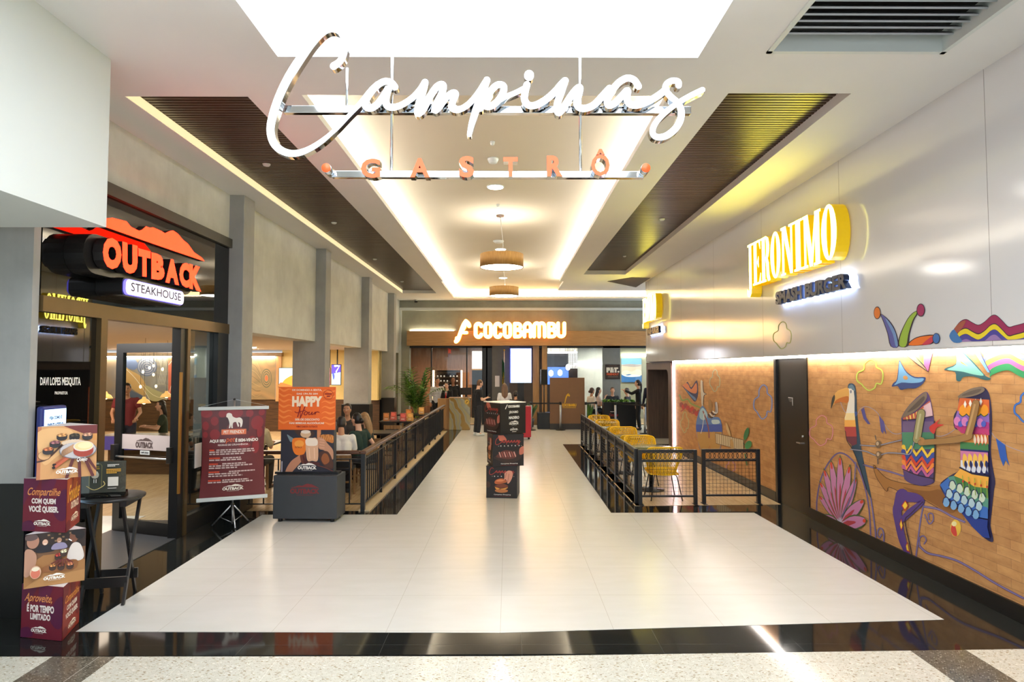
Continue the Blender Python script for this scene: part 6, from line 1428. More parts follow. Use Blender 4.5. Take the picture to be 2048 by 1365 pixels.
for x, y, z, c, lb in ((-3.12, 16.05, 0.76, (190, 120, 60), 'orange card at the left end of the card table'), (-3.0, 16.4, 0.76, (200, 96, 80), 'pink-red card standing behind the left orange card'), (-2.68, 15.98, 0.76, (204, 96, 86), 'pink-red card in the middle of the card table'), (-2.5, 16.0, 0.76, (222, 168, 92), 'yellow-orange card at the right end of the card table'), (-2.6, 16.38, 0.76, (206, 130, 60), 'tall orange card behind the pink-red card'), (-2.55, 18.4, 0.76, (222, 160, 84), 'yellow-orange card alone on the farthest terrace table')):
    t = root('table_card', lb, 'table card', (x, y, z), rnd.uniform(-0.3, 0.3), 'upright menu cards on the terrace tables'); h = 0.27 if 'tall' in lb else 0.2
    MB().prism(lambda u, v, o: Vector((o, u, v)), [(-0.05, 0), (0.05, 0), (0, h)], -0.075, 0.075, paint(c)).build('card', t)
    a = Art(plane((-0.075, -0.002, h), (0.15, 0, 0), (0, -0.05, -h)), start=0.001); a.blob([(0.15, 0.2), (0.5, 0.1), (0.85, 0.25), (0.8, 0.5), (0.3, 0.5)], tuple(min(255, int(k * 1.2)) for k in c)); a.text('OUTBACK', 0.2, 0.7, 0.8, 0.82, (250, 240, 220), 0.04); a.build('card_print', t)
# ================================================================ THE PAINTED WALL
mur = root('wall_mural', 'colourful mural of a toucan, headless dancers and clouds painted on the brick wall', 'mural', (XR, 6.0, 0))
PB_ = lambda x, y, o=0.0: onX(x, y, XR) + Vector((-o, 0, 0))
PU_ = lambda x, y, o=0.0: onX(x, y, XU) + Vector((-o, 0, 0))
cA = lambda *ps: [(1600 + p[0] / 3.5915, 760 + p[1] / 3.5915) for p in ps]
cB = lambda *ps: [(1640 + p[0] / 4.875, 580 + p[1] / 4.875) for p in ps]
cD = lambda *ps: [(1330 + p[0] / 4.548, 700 + p[1] / 4.548) for p in ps]
def MA(P=PB_): return Art(P, eps=0.0003, start=0.003, rough=0.65)
def done(a, name): return part(a.mb, name, mur)
LA = 1 / 3.5915; OUT = (52, 38, 52)
def cloud(pts, c, c2, name, w, P=PB_):
    a = MA(P); a.line(pts, w, c, closed=True, smooth=4); a.line(pts, w * 0.35, c2, closed=True, smooth=4); return done(a, name)
CLD = lambda cx, cy, sx, sy: [(cx + sx * x, cy + sy * y) for x, y in ((0, -1), (-0.42, -0.72), (-0.48, -0.34), (-0.95, -0.12), (-1.0, 0.35), (-0.62, 0.62), (-0.5, 0.75), (-0.1, 1.0), (0.35, 0.85), (0.5, 0.55), (0.85, 0.58), (1.0, 0.1), (0.9, -0.3), (0.5, -0.5), (0.42, -0.85))]
cloud(CLD(*cA((155, 365))[0], 23, 30), (190, 104, 112), (226, 170, 166), 'cloud_outline', 2.6)
cloud(CLD(*cB((490, 830))[0], 26, 31), (168, 190, 60), (206, 218, 110), 'cloud_outline', 2.8)
cloud(CLD(1565, 671, 18, 27), (160, 176, 96), (190, 200, 130), 'cloud_outline', 1.5, PU_)
cloud(CLD(*cD((893, 475))[0], 18, 34), (92, 112, 178), (168, 180, 214), 'cloud_outline', 3.0)
cloud(CLD(*cD((455, 280))[0], 10, 22), (150, 176, 150), (186, 200, 170), 'cloud_outline', 1.3)
cloud(CLD(*cD((180, 660))[0], 8, 21), (156, 176, 120), (190, 200, 150), 'cloud_outline', 1.2)
cloud(CLD(*cD((600, 1060))[0], 9, 15), (176, 120, 176), (196, 150, 190), 'cloud_outline', 1.2)
cloud(CLD(2052, 815, 22, 30), (36, 92, 176), (70, 130, 206), 'cloud_outline', 4.0)
# flower wheel
a = MA()
a.line(cA((128, 1000), (122, 880), (150, 720), (205, 600), (275, 528), (350, 552), (420, 640), (470, 780), (500, 950), (512, 1190)), 3.0, (108, 92, 140))
ctr = (296, 1040)
for tx, ty, w in ((142, 838, 40), (146, 738, 44), (176, 648, 46), (226, 588, 48), (292, 556, 50), (362, 622, 52), (408, 712, 52), (462, 866, 74), (482, 1012, 90), (138, 992, 80)):
    dx, dy = tx - ctr[0], ty - ctr[1]; L_ = math.hypot(dx, dy); nx, ny = -dy / L_, dx / L_
    def pet(f0, f1, k): return [(ctr[0] + dx * f0, ctr[1] + dy * f0)] + [(ctr[0] + dx * f + nx * w * k * math.sin(math.pi * min(1, f * 0.88 + 0.02)) / 2, ctr[1] + dy * f + ny * w * k * math.sin(math.pi * min(1, f * 0.88 + 0.02)) / 2) for f in (0.2, 0.4, 0.6, 0.8, 0.94)] + [(ctr[0] + dx * f1, ctr[1] + dy * f1)] + [(ctr[0] + dx * f - nx * w * k * math.sin(math.pi * min(1, f * 0.88 + 0.02)) / 2, ctr[1] + dy * f - ny * w * k * math.sin(math.pi * min(1, f * 0.88 + 0.02)) / 2) for f in (0.94, 0.8, 0.6, 0.4, 0.2)]
    a.poly(cA(*pet(0, 1.04, 1.25)), (84, 104, 60)); a.poly(cA(*pet(0, 1.0, 1.0)), (196, 128, 172)); a.poly(cA(*[(ctr[0] + dx * f + nx * q, ctr[1] + dy * f + ny * q) for f, q in ((0, 0), (0.3, w * 0.22), (0.55, w * 0.1), (0.62, 0), (0.55, -w * 0.1), (0.3, -w * 0.22))]), (178, 62, 70)); a.poly(cA(*[(tx - dx * f + nx * q, ty - dy * f + ny * q) for f, q in ((0, 0), (0.03, w * 0.15), (0.10, w * 0.14), (0.13, 0), (0.10, -w * 0.14), (0.03, -w * 0.15))]), (206, 66, 40))
a.blob(cA((300, 1075), (360, 1085), (440, 1110), (495, 1150), (500, 1180), (420, 1140), (350, 1110)), (196, 130, 140)); a.line(cA((300, 1072), (400, 1076), (470, 1110), (502, 1165)), 2.4, (70, 92, 52))
for i in range(14): an = 2 * math.pi * i / 14; a.line(cA((ctr[0], ctr[1]), (ctr[0] + 27 * math.cos(an), ctr[1] + 48 * math.sin(an))), 1.6, (206, 206, 220), 0); a.k -= a.eps
a.k += a.eps; a.ell(*cA(ctr)[0], 3.4, 5.5, (72, 70, 90))
a.line(cA((410, 595), (404, 680), (392, 790), (345, 910), (308, 985)), 2.6, (120, 110, 150))
done(a, 'flower_wheel')
# frame of the cycle
a = MA(); PUR = (98, 84, 136)
for pts, w in (([(455, 610), (560, 640), (650, 662), (745, 692)], 3.6), ([(895, 870), (870, 1000), (850, 1150), (832, 1300)], 3.2), ([(895, 912), (1000, 932), (1100, 985), (1185, 1022)], 4.4), ([(900, 970), (930, 1035), (960, 1010), (955, 965), (925, 965), (930, 1005)], 2.6), ([(865, 1190), (862, 1140), (890, 1122), (910, 1150), (895, 1180)], 2.6), ([(862, 1195), (920, 1245), (1020, 1268), (1130, 1300), (1250, 1365), (1420, 1470), (1609, 1570)], 4.2), ([(512, 850), (528, 960), (545, 1090), (550, 1190), (580, 1205), (606, 1160), (600, 1085), (575, 1068), (560, 1105), (575, 1135), (590, 1110)], 2.8)):
    a.line(cA(*pts), w, PUR); a.line(cA(*pts), w * 0.35, (140, 130, 176))
done(a, 'cycle_frame')
# toucan
a = MA()
a.blob(cA((345, 50), (370, 26), (398, 45), (408, 120), (412, 230), (427, 380), (446, 520), (476, 660), (514, 850), (482, 792), (430, 640), (392, 530), (372, 470), (360, 200)), (46, 72, 92), 4); a.blob(cA((352, 48), (372, 34), (388, 48), (396, 80), (360, 70)), (96, 124, 142))
bel = cA((350, 60), (388, 78), (394, 130), (394, 250), (406, 350), (412, 460)), cA((412, 460), (380, 475), (345, 440), (324, 370), (324, 290), (335, 230), (350, 150), (350, 60))
a.poly(cA((350, 60), (388, 78), (394, 130), (394, 240), (398, 280), (322, 280), (335, 230), (350, 150)), (240, 234, 220)); a.poly(cA((322, 280), (398, 280), (404, 340), (322, 340)), (240, 176, 84)); a.poly(cA((334, 240), (394, 240), (398, 290), (323, 290)), (244, 220, 160)); a.poly(cA((322, 338), (404, 338), (410, 410), (332, 410)), (176, 66, 64)); a.poly(cA((332, 408), (410, 408), (412, 462), (380, 476), (345, 442)), (110, 50, 66))
a.blob(cA((352, 64), (300, 68), (262, 90), (242, 130), (226, 205), (246, 180), (292, 158), (346, 166)), (222, 168, 88)); a.blob(cA((350, 120), (300, 128), (262, 148), (250, 172), (292, 160), (346, 166)), (196, 112, 44)); a.blob(cA((250, 108), (232, 140), (225, 208), (243, 172), (254, 135)), (52, 50, 46))
a.ell(*cA((368, 82))[0], 3.2, 5.4, (236, 232, 226)); a.ell(*cA((369, 86))[0], 1.8, 3.4, (130, 130, 140)); a.line(cA((330, 370), (342, 440), (380, 500), (430, 620), (482, 790)), 1.2, OUT)
done(a, 'toucan')
# bunting
a = MA(); STR = (170, 160, 176)
a.line(cA((285, 140), (325, 230), (395, 266), (440, 205), (490, 195), (550, 230), (590, 290), (640, 362), (690, 390), (750, 372), (830, 300), (900, 330), (980, 402), (1060, 392), (1150, 332), (1220, 314), (1300, 324), (1370, 372), (1410, 420), (1500, 480), (1609, 520)), 1.2, STR)
a.poly(cA((440, 215), (462, 200), (478, 270), (508, 320), (488, 318), (458, 280)), (86, 82, 150)); a.poly(cA((570, 258), (606, 302), (622, 396), (605, 362), (598, 388), (584, 370)), (86, 82, 150)); a.poly(cA((1410, 420), (1476, 470), (1490, 560), (1510, 624), (1480, 576), (1464, 622), (1440, 560)), (40, 90, 176)); a.poly(cA((1976 - 1976 + 396, 230), (412, 230), (408, 262), (396, 258)), (60, 90, 160))
done(a, 'bunting')
# drummer
a = MA()
a.poly(cr(cA((735, 262), (780, 190), (850, 120), (905, 86), (932, 118), (952, 200), (966, 300), (972, 450), (970, 700), (955, 745), (880, 765), (800, 745), (755, 715), (745, 640), (735, 450), (730, 300)), 4, True), (84, 66, 120))
a.poly(cA((742, 300), (960, 300), (966, 380), (740, 380)), (112, 92, 130)); a.poly(cA((742, 275), (830, 235), (915, 165), (935, 150), (952, 215), (958, 265), (744, 292)), (196, 96, 76)); a.poly(cA((890, 190), (940, 160), (952, 225), (956, 262), (900, 270)), (226, 190, 196))
for i in range(6): a.line(cA((770 + 24 * i, 270 - 12 * i), (774 + 24 * i, 290 - 8 * i)), 2.4, (240, 206, 110), 0)
a.blob(cA((738, 266), (785, 188), (860, 120), (905, 88), (917, 108), (905, 152), (850, 212), (790, 252), (748, 272)), (124, 108, 92)); a.blob(cA((775, 235), (830, 175), (890, 120), (896, 145), (845, 200)), (90, 78, 70))
a.poly(cA((738, 378), (970, 378), (972, 500), (740, 500)), (74, 136, 104))
for i, c in enumerate(((240, 200, 60), (60, 80, 160), (214, 72, 44), (236, 140, 60), (190, 96, 150))):
    y = 470 + 36 * i; a.line(cA((748, y + 10), (770, y + 60), (802, y + 12), (840, y + 70), (880, y + 20), (920, y + 82), (962, y + 34)), 7.5 if i != 1 else 9.5, c, 0)
a.poly(cA((746, 652), (850, 690), (970, 716), (955, 745), (880, 765), (800, 745), (755, 715)), (84, 66, 120)); a.line(cA((746, 645), (850, 686), (970, 712)), 2.2, OUT)
a.line(cA((742, 290), (850, 282), (958, 262)), 1.6, OUT); a.line(cA((972, 300), (976, 520), (968, 720)), 2.6, OUT)
a.blob(cA((936, 340), (975, 310), (1014, 282), (992, 316), (1040, 324), (990, 346), (970, 388), (945, 372)), (206, 58, 52)); a.line(cA((878, 240), (862, 330), (846, 430)), 17, OUT); a.line(cA((878, 240), (862, 330), (846, 430)), 15, (156, 148, 100)); a.line(cA((872, 250), (856, 330), (842, 420)), 4, (186, 180, 140))
a.line(cA((740, 830), (720, 900), (705, 940), (715, 1020), (745, 1160), (795, 1285)), [26, 22, 18, 16, 14, 7], (84, 58, 130)); a.line(cA((745, 840), (840, 850), (880, 880), (800, 950), (750, 1000)), [22, 18, 10, 14, 12], (84, 58, 130)); a.line(cA((890, 878), (800, 966), (764, 1002), (772, 1080), (800, 1200), (818, 1296)), 2, OUT)
for d_ in (((765, 865), (788, 905), (762, 944), (736, 905)), ((735, 998), (748, 1050), (736, 1088), (722, 1036)), ((780, 1165), (796, 1240), (776, 1232), (768, 1190))):
    a.poly(cA(*d_), (190, 44, 40)); cx = sum(q[0] for q in d_) / 4; cy = sum(q[1] for q in d_) / 4; a.poly(cA(*[(cx + (q[0] - cx) * 0.72, cy + (q[1] - cy) * 0.72) for q in d_]), (240, 204, 60))
for pts in ([(440, 470), (500, 474), (560, 475), (640, 456), (735, 434)], [(372, 500), (480, 515), (560, 545), (640, 526), (740, 530), (800, 532), (828, 450)]): a.line(cA(*pts), 2.6, (96, 98, 120)); a.line(cA(*pts), 1.0, (176, 176, 190))
for x, y in ((570, 464), (574, 540)): a.ell(*cA((x, y))[0], 5.6, 7.6, (120, 96, 70)); a.ell(*cA((x - 4, y - 5))[0], 2.8, 4.0, (196, 170, 140))
a.line(cA((550, 402), (556, 430)), 2, (90, 80, 80)); a.line(cA((568, 570), (570, 605)), 2, (90, 80, 80))
done(a, 'drummer')
# dancer
a = MA()
a.line(cA((1012, 760), (930, 768), (830, 758), (720, 740), (622, 708), (562, 650), (530, 612), (548, 690), (590, 760), (626, 802), (642, 770), (740, 812), (840, 832), (960, 900), (1080, 970), (1182, 1002)), 2.0, (70, 44, 26), smooth=3); a.poly(cr(cA((1012, 760), (930, 768), (830, 758), (720, 740), (622, 708), (562, 650), (530, 612), (548, 690), (590, 760), (626, 802), (642, 770), (740, 812), (840, 832), (960, 900), (1080, 970), (1182, 1002), (1150, 920), (1060, 860)), 3, True), (164, 112, 56)); a.poly(cr(cA((1012, 790), (930, 800), (830, 790), (740, 770), (840, 825), (960, 890), (1080, 960), (1120, 930), (1060, 862)), 3, True), (138, 90, 42))
torso = cr(cA((1150, 120), (1230, 70), (1310, 50), (1357, 90), (1378, 200), (1382, 330), (1374, 500), (1386, 620), (1406, 730), (1396, 800), (1380, 950), (1372, 1050), (1392, 1162), (1330, 1140), (1250, 1062), (1190, 980), (1130, 900), (1060, 850), (1008, 756), (1080, 690), (1165, 630), (1160, 480), (1165, 380), (1112, 345), (1108, 260), (1140, 200)), 4, True)
a.poly(torso, (44, 40, 78))
def band(y0, y1, c, xl0, xl1, xr=1362):
    a.poly(cA((xl0, y0), (xr, y0 + 14), (xr + 3, y1 + 14), (xl1, y1)), c)
band(130, 232, (222, 106, 52), 1150, 1132); band(225, 300, (150, 110, 196), 1134, 1110); band(292, 345, (176, 54, 130), 1112, 1116); band(340, 385, (196, 60, 120), 1120, 1164)
for i in range(4): a.blob(cA((1150 + 52 * i, 205), (1176 + 52 * i, 178), (1202 + 52 * i, 205), (1196 + 52 * i, 250), (1170 + 52 * i, 262), (1150 + 52 * i, 246)), (244, 158, 40)); a.line(cA((1148 + 52 * i, 245), (1172 + 52 * i, 264), (1200 + 52 * i, 248)), 1.6, (36, 92, 50))
for i in range(4): a.poly(cA((1192 + 38 * i, 148 - 6 * i), (1203 + 38 * i, 176 - 6 * i), (1192 + 38 * i, 204 - 6 * i), (1181 + 38 * i, 176 - 6 * i)), (244, 240, 226))
for i in range(4): a.ell(*cA((1135 + 56 * i, 298 + 4 * i))[0], 6.5, 9, (216, 130, 190)); a.ell(*cA((1160 + 56 * i, 318))[0], 5, 6, (80, 96, 190))
a.blob(cA((1146, 116), (1230, 66), (1312, 52), (1336, 76), (1290, 106), (1220, 124), (1160, 132)), (124, 108, 92)); a.blob(cA((1170, 112), (1240, 80), (1310, 66), (1290, 92), (1220, 112)), (96, 84, 74))
band(385, 452, (226, 150, 70), 1165, 1160); band(446, 500, (66, 130, 78), 1160, 1160)
for i in range(4): a.blob(cA((1264 + 26 * i, 392), (1276 + 26 * i, 430), (1270 + 26 * i, 466), (1256 + 26 * i, 430)), (246, 224, 196)); a.line(cA((1264 + 26 * i, 388), (1280 + 26 * i, 432), (1268 + 26 * i, 470)), 1.4, (200, 60, 30))
band(496, 512, (30, 40, 110), 1162, 1164); band(510, 580, (206, 124, 168), 1164, 1166); band(578, 660, (226, 230, 240), 1166, 1166)
for i in range(5): a.blob(cA((1190 + 38 * i, 530), (1212 + 38 * i, 560), (1204 + 38 * i, 620), (1186 + 38 * i, 620), (1180 + 38 * i, 570)), (244, 196, 84)); a.blob(cA((1200 + 38 * i, 580), (1216 + 38 * i, 610), (1206 + 38 * i, 650), (1222 + 38 * i, 682), (1194 + 38 * i, 676), (1202 + 38 * i, 640), (1192 + 38 * i, 610)), (26, 36, 96))
a.line(cA((1164, 632), (1250, 672), (1372, 694)), 3.4, (20, 24, 60))
a.poly(cA((1168, 640), (1250, 680), (1372, 700), (1366, 780), (1270, 770), (1180, 715), (1120, 690)), (240, 176, 70)); a.poly(cA((1120, 690), (1180, 715), (1270, 770), (1366, 780), (1370, 850), (1270, 845), (1160, 790), (1080, 730)), (68, 126, 70)); a.poly(cA((1080, 700), (1120, 690), (1160, 790), (1270, 845), (1370, 850), (1368, 930), (1240, 900), (1130, 830), (1050, 760)), (86, 150, 130))
a.poly(cA((1020, 756), (1080, 705), (1140, 800), (1240, 880), (1366, 920), (1366, 1000), (1250, 980), (1160, 900), (1080, 850)), (56, 110, 190)); a.poly(cA((1030, 780), (1080, 845), (1160, 905), (1250, 985), (1366, 1010), (1362, 1060), (1380, 1140), (1330, 1132), (1252, 1056), (1190, 976), (1130, 896), (1062, 846)), (24, 56, 140))
for j in range(3):
    for i in range(5):
        x, y = 1110 + 54 * i - 20 * j, 760 + 60 * j + 22 * i; a.ell(*cA((x, y))[0], 6.6, 9.5, ((206, 222, 200), (176, 206, 216), (120, 170, 216))[j]); a.line(cA((x - 24, y + 4), (x - 16, y - 28), (x + 8, y - 34), (x + 24, y - 6)), 1.8, (22, 34, 84))
for i in range(5): a.line(cA((1190 + 44 * i, 690 + 10 * i), (1196 + 44 * i, 800 + 14 * i)), 1.3, (150, 176, 60)); a.ell(*cA((1194 + 44 * i, 730 + 10 * i))[0], 1.8, 2.6, (190, 50, 40))
a.line(cA((1290, 170), (1262, 300), (1232, 405)), 15.5, OUT); a.line(cA((1240, 405), (1160, 428), (1060, 440), (890, 452)), [15, 14, 12, 12], OUT); a.line(cA((1290, 170), (1262, 300), (1232, 405)), 14, (164, 124, 74)); a.line(cA((1240, 405), (1160, 428), (1060, 440), (890, 452)), [14, 13, 11, 11], (164, 124, 74)); a.line(cA((1282, 180), (1252, 300), (1226, 390)), 4, (196, 156, 104))
a.line(cA((886, 420), (910, 430), (900, 455)), 5, (176, 130, 80))
done(a, 'dancer')
a = MA(); a.ell(*cA((1120, 1066))[0], 10.5, 17, (232, 190, 70)); a.blob(cA((1086, 1080), (1100, 1030), (1120, 1060), (1130, 1120), (1105, 1118)), (206, 66, 56)); a.ell(*cA((1110, 1036))[0], 5, 5, (240, 230, 170)); done(a, 'painted_ball')
# jester hat and wave cloth on the lacquered wall
a = MA(PU_)
a.blob(cB((590, 230), (680, 300), (740, 400), (772, 552), (690, 552), (660, 430), (622, 320)), OUT, 3); a.blob(cB((600, 240), (675, 306), (732, 404), (764, 550), (698, 550), (668, 430), (630, 320)), (88, 92, 160), 3); a.blob(cB((640, 280), (690, 330), (740, 420), (762, 540), (740, 545), (712, 430)), (112, 146, 196), 3)
a.blob(cB((946, 204), (880, 250), (820, 350), (772, 470), (774, 552), (862, 550), (880, 430), (920, 300), (956, 235)), OUT, 3); a.blob(cB((938, 212), (880, 260), (826, 354), (782, 474), (782, 548), (842, 548), (866, 430), (906, 300), (944, 236)), (148, 180, 66), 3)
a.blob(cB((864, 544), (900, 488), (980, 452), (1112, 438), (1122, 490), (1080, 532)), OUT, 3); a.blob(cB((872, 540), (906, 494), (982, 460), (1108, 446), (1060, 480), (1000, 536)), (226, 114, 38), 3); a.blob(cB((1000, 536), (1060, 480), (1108, 450), (1116, 488), (1074, 530)), (196, 62, 84), 3)
for x, y, rx_, ry_, c in ((562, 225, 34, 62, (222, 124, 50)), (988, 198, 41, 64, (160, 46, 96)), (1140, 475, 37, 54, (66, 112, 176))): q = cB((x, y))[0]; a.ell(q[0], q[1], rx_ / 4.875, ry_ / 4.875, OUT); a.ell(q[0], q[1], rx_ / 4.875 * 0.85, ry_ / 4.875 * 0.88, c)
done(a, 'jester_hat')
a = MA(PU_)
def wav(y0, y1, c): 
    top = [(1310, 385), (1370, 312), (1430, 290), (1490, 322), (1550, 345), (1610, 312), (1670, 258), (1720, 250), (1780, 302), (1840, 362), (1900, 352), (1995, 326), (2080, 290), (2150, 310), (2230, 350)]
    t_ = cr([(x, min(y + y0, 511.5 - (x - 1300) * 0.045)) for x, y in top], 4); b_ = cr([(x, min(y + y1, 512 - (x - 1300) * 0.045)) for x, y in top], 4)
    a.poly(cB(*(t_ + b_[::-1])), c)
wav(-4, 300, OUT); wav(2, 80, (150, 38, 84)); wav(84, 300, OUT); wav(90, 140, (226, 204, 40)); wav(142, 300, (70, 66, 150)); wav(190, 300, (150, 120, 176)); a.blob(cB((1265, 450), (1310, 385), (1350, 440), (1390, 505), (1310, 514)), (64, 118, 178), 3); a.blob(cB((1318, 378), (1372, 318), (1428, 300), (1400, 360), (1350, 420)), (160, 84, 66), 3)
done(a, 'wave_cloth')
a = MA()
a.poly(cB((820, 622), (950, 604), (1112, 580), (1060, 806), (940, 720)), OUT); a.poly(cB((830, 626), (900, 616), (1050, 790), (945, 716)), (176, 150, 110)); a.poly(cB((900, 616), (960, 606), (1012, 730)), (120, 176, 90)); a.poly(cB((950, 606), (1020, 596), (1020, 740)), (240, 196, 70)); a.poly(cB((1016, 596), (1106, 586), (1058, 796), (1016, 730)), (214, 100, 150))
a.blob(cB((776, 694), (800, 722), (850, 800), (930, 850), (1032, 854), (1010, 912), (940, 960), (860, 962), (790, 976), (760, 940), (704, 944), (720, 908), (755, 870)), (44, 66, 120), 3); a.blob(cB((778, 706), (800, 732), (850, 812), (930, 862), (1015, 864), (990, 900), (900, 910), (800, 905), (728, 930), (762, 872)), (112, 166, 206), 3); a.ell(*cB((838, 858))[0], 5, 4, (196, 140, 80), 30)
done(a, 'jester_mask')
a = MA()
a.blob(cB((1330, 590), (1390, 604), (1450, 655), (1500, 705), (1560, 772), (1620, 842), (1672, 866), (1620, 882), (1500, 846), (1400, 852), (1370, 892), (1332, 880), (1320, 802), (1218, 782), (1242, 758), (1330, 720)), (40, 90, 96), 3); a.blob(cB((1336, 600), (1386, 612), (1440, 662), (1490, 712), (1550, 776), (1600, 836), (1500, 826), (1400, 800), (1330, 790), (1240, 776), (1330, 730)), (126, 192, 176), 3); a.poly(cB((1366, 690), (1450, 748), (1380, 716)), (206, 150, 80))
for k, c in enumerate(((110, 120, 210), (240, 190, 80), (206, 96, 150), (44, 140, 84))):
    pts = cr([(1600 + 20 * k, 640 + 50 * k), (1690, 606 + 52 * k), (1770, 574 + 52 * k), (1850, 566 + 52 * k), (1930, 610 + 52 * k), (2000, 640 + 52 * k), (2080, 626 + 52 * k), (2160, 580 + 52 * k)], 4); a.poly(cB(*(pts + [(x, y + 66) for x, y in pts][::-1])), c)
a.poly(cB((1494, 580), (1550, 575), (1600, 680), (1666, 806), (1640, 806), (1570, 700)), (120, 170, 220)); a.line(cB((1550, 580), (1600, 680), (1668, 810)), 1.4, (40, 50, 110))
done(a, 'wave_cloth_mask')
# guitar figure at the far end
a = MA()
a.blob(cD((150, 320), (180, 340), (205, 290), (240, 345), (292, 276), (302, 400), (276, 474), (232, 430), (190, 372)), (44, 48, 92), 3); a.blob(cD((165, 330), (205, 305), (240, 360), (286, 300), (290, 390), (240, 390)), (206, 126, 84), 3); a.blob(cD((180, 350), (230, 400), (280, 440), (276, 464), (232, 420)), (90, 130, 180), 3)
a.blob(cD((325, 284), (346, 292), (352, 380), (378, 404), (356, 420), (352, 490), (336, 508), (328, 400)), (206, 200, 184), 3); a.line(cD((346, 292), (352, 380), (378, 404), (356, 420), (350, 500)), 1.0, OUT)
for i in range(9): a.ell(*cD((150 + 20 * i, 500 + 10 * i + 12 * math.sin(i * 2.1)))[0], 4, 5, (190, 62, 52) if i % 2 else (150, 70, 60))
a.line(cD((135, 410), (160, 460), (210, 450), (240, 490), (330, 530)), 2.4, (122, 160, 84)); a.line(cD((150, 560), (210, 520), (250, 580), (320, 560)), 1.8, (170, 60, 70))
body = [(300, 600), (340, 510), (382, 560), (402, 620), (450, 612), (500, 622), (522, 700), (522, 780), (510, 880), (500, 925), (440, 925), (410, 872), (378, 925), (330, 925), (300, 820), (284, 700)]
a.poly(cr(cD(*body), 4, True), (90, 130, 196)); a.poly(cD((290, 740), (521, 740), (516, 830), (500, 925), (440, 925), (410, 872), (378, 925), (330, 925), (300, 822)), (186, 146, 80)); a.poly(cD((286, 680), (522, 680), (522, 748), (288, 748)), (52, 86, 186)); a.blob(cD((320, 560), (350, 530), (390, 590), (360, 640), (320, 620)), (160, 200, 220)); a.blob(cD((430, 640), (490, 640), (500, 670), (440, 676)), (190, 216, 230))
a.line(cD((350, 560), (380, 640), (400, 720), (405, 800)), 2.4, (140, 80, 90)); a.line(cD((360, 580), (346, 700), (330, 760)), 1.3, (220, 220, 226))
a.blob(cD((400, 470), (415, 450), (432, 500), (425, 560), (404, 540)), (160, 124, 76)); 
for i in range(4): a.line(cD((398 + 14 * i, 590 - 10 * i), (430 + 12 * i, 620 - 14 * i), (464 + 6 * i, 560), (462 + 4 * i, 480)), 2.2, (34, 40, 66) if i % 2 == 0 else (226, 226, 230))
a.poly(cD((462, 758), (722, 822), (722, 920), (470, 852)), (206, 192, 158)); a.line(cD((462, 758), (722, 822), (722, 920), (470, 852)), 0.8, OUT, 0, True)
for i in range(13): a.line(cD((478 + 20 * i, 764 + 5 * i), (480 + 20 * i, 850 + 5 * i)), 0.9, (140, 120, 90), 0)
a.ell(*cD((442, 780))[0], 4.5, 8, (190, 150, 86), 20); a.blob(cD((560, 665), (580, 690), (606, 775), (590, 780), (566, 720)), (206, 176, 124)); a.blob(cD((610, 810), (630, 850), (632, 920), (615, 915), (600, 850)), (190, 156, 100))
a.ell(*cD((748, 766))[0], 4.4, 13, (44, 120, 70), 16); a.ell(*cD((766, 866))[0], 6.2, 9, (50, 130, 76), 30); a.line(cD((722, 850), (740, 870)), 1.2, (60, 110, 60)); a.line(cD((735, 950), (745, 1000), (755, 1050)), 2.4, (60, 120, 80))
done(a, 'guitar_figure')
# ================================================================ PEOPLE
def remesh(mb_, voxel, smooth=5):
    me = bpy.data.meshes.new('body_shape'); me.from_pydata(mb_.v, [], mb_.f); me.update()
    o = bpy.data.objects.new('body_shape', me); COL.objects.link(o)
    r = o.modifiers.new('r', 'REMESH'); r.mode = 'VOXEL'; r.voxel_size = voxel; r.use_smooth_shade = True
    s = o.modifiers.new('s', 'SMOOTH'); s.factor = 0.5; s.iterations = smooth
    me2 = bpy.data.meshes.new_from_object(o.evaluated_get(bpy.context.evaluated_depsgraph_get()))
    vs = [tuple(v.co) for v in me2.vertices]; fs = [tuple(p.vertices) for p in me2.polygons]
    bpy.data.objects.remove(o); bpy.data.meshes.remove(me); bpy.data.meshes.remove(me2)
    return vs, fs
_d = mat('shape_only', (128, 128, 128))
def cap(mb_, a, b, ra, rb, n=12):
    """tapered limb with round ends"""
    a, b = Vector(a), Vector(b); d = (b - a); L = d.length or 1e-4; d /= L
    pts, rs = [], []
    for k in range(5): t = R(-90 + 22.5 * k); pts.append(a + d * ra * math.sin(t)); rs.append(max(0.002, ra * math.cos(t)))
    for k in range(5): t = R(22.5 * k); pts.append(b + d * rb * math.sin(t)); rs.append(max(0.002, rb * math.cos(t)))
    mb_.tube(pts, rs, _d, n)
def chainc(mb_, ps, rs):
    for i in range(len(ps) - 1): cap(mb_, ps[i], ps[i + 1], rs[i], rs[i + 1])
SK = {'fair': (222, 176, 150), 'tan': (196, 144, 112), 'brown': (150, 104, 78)}
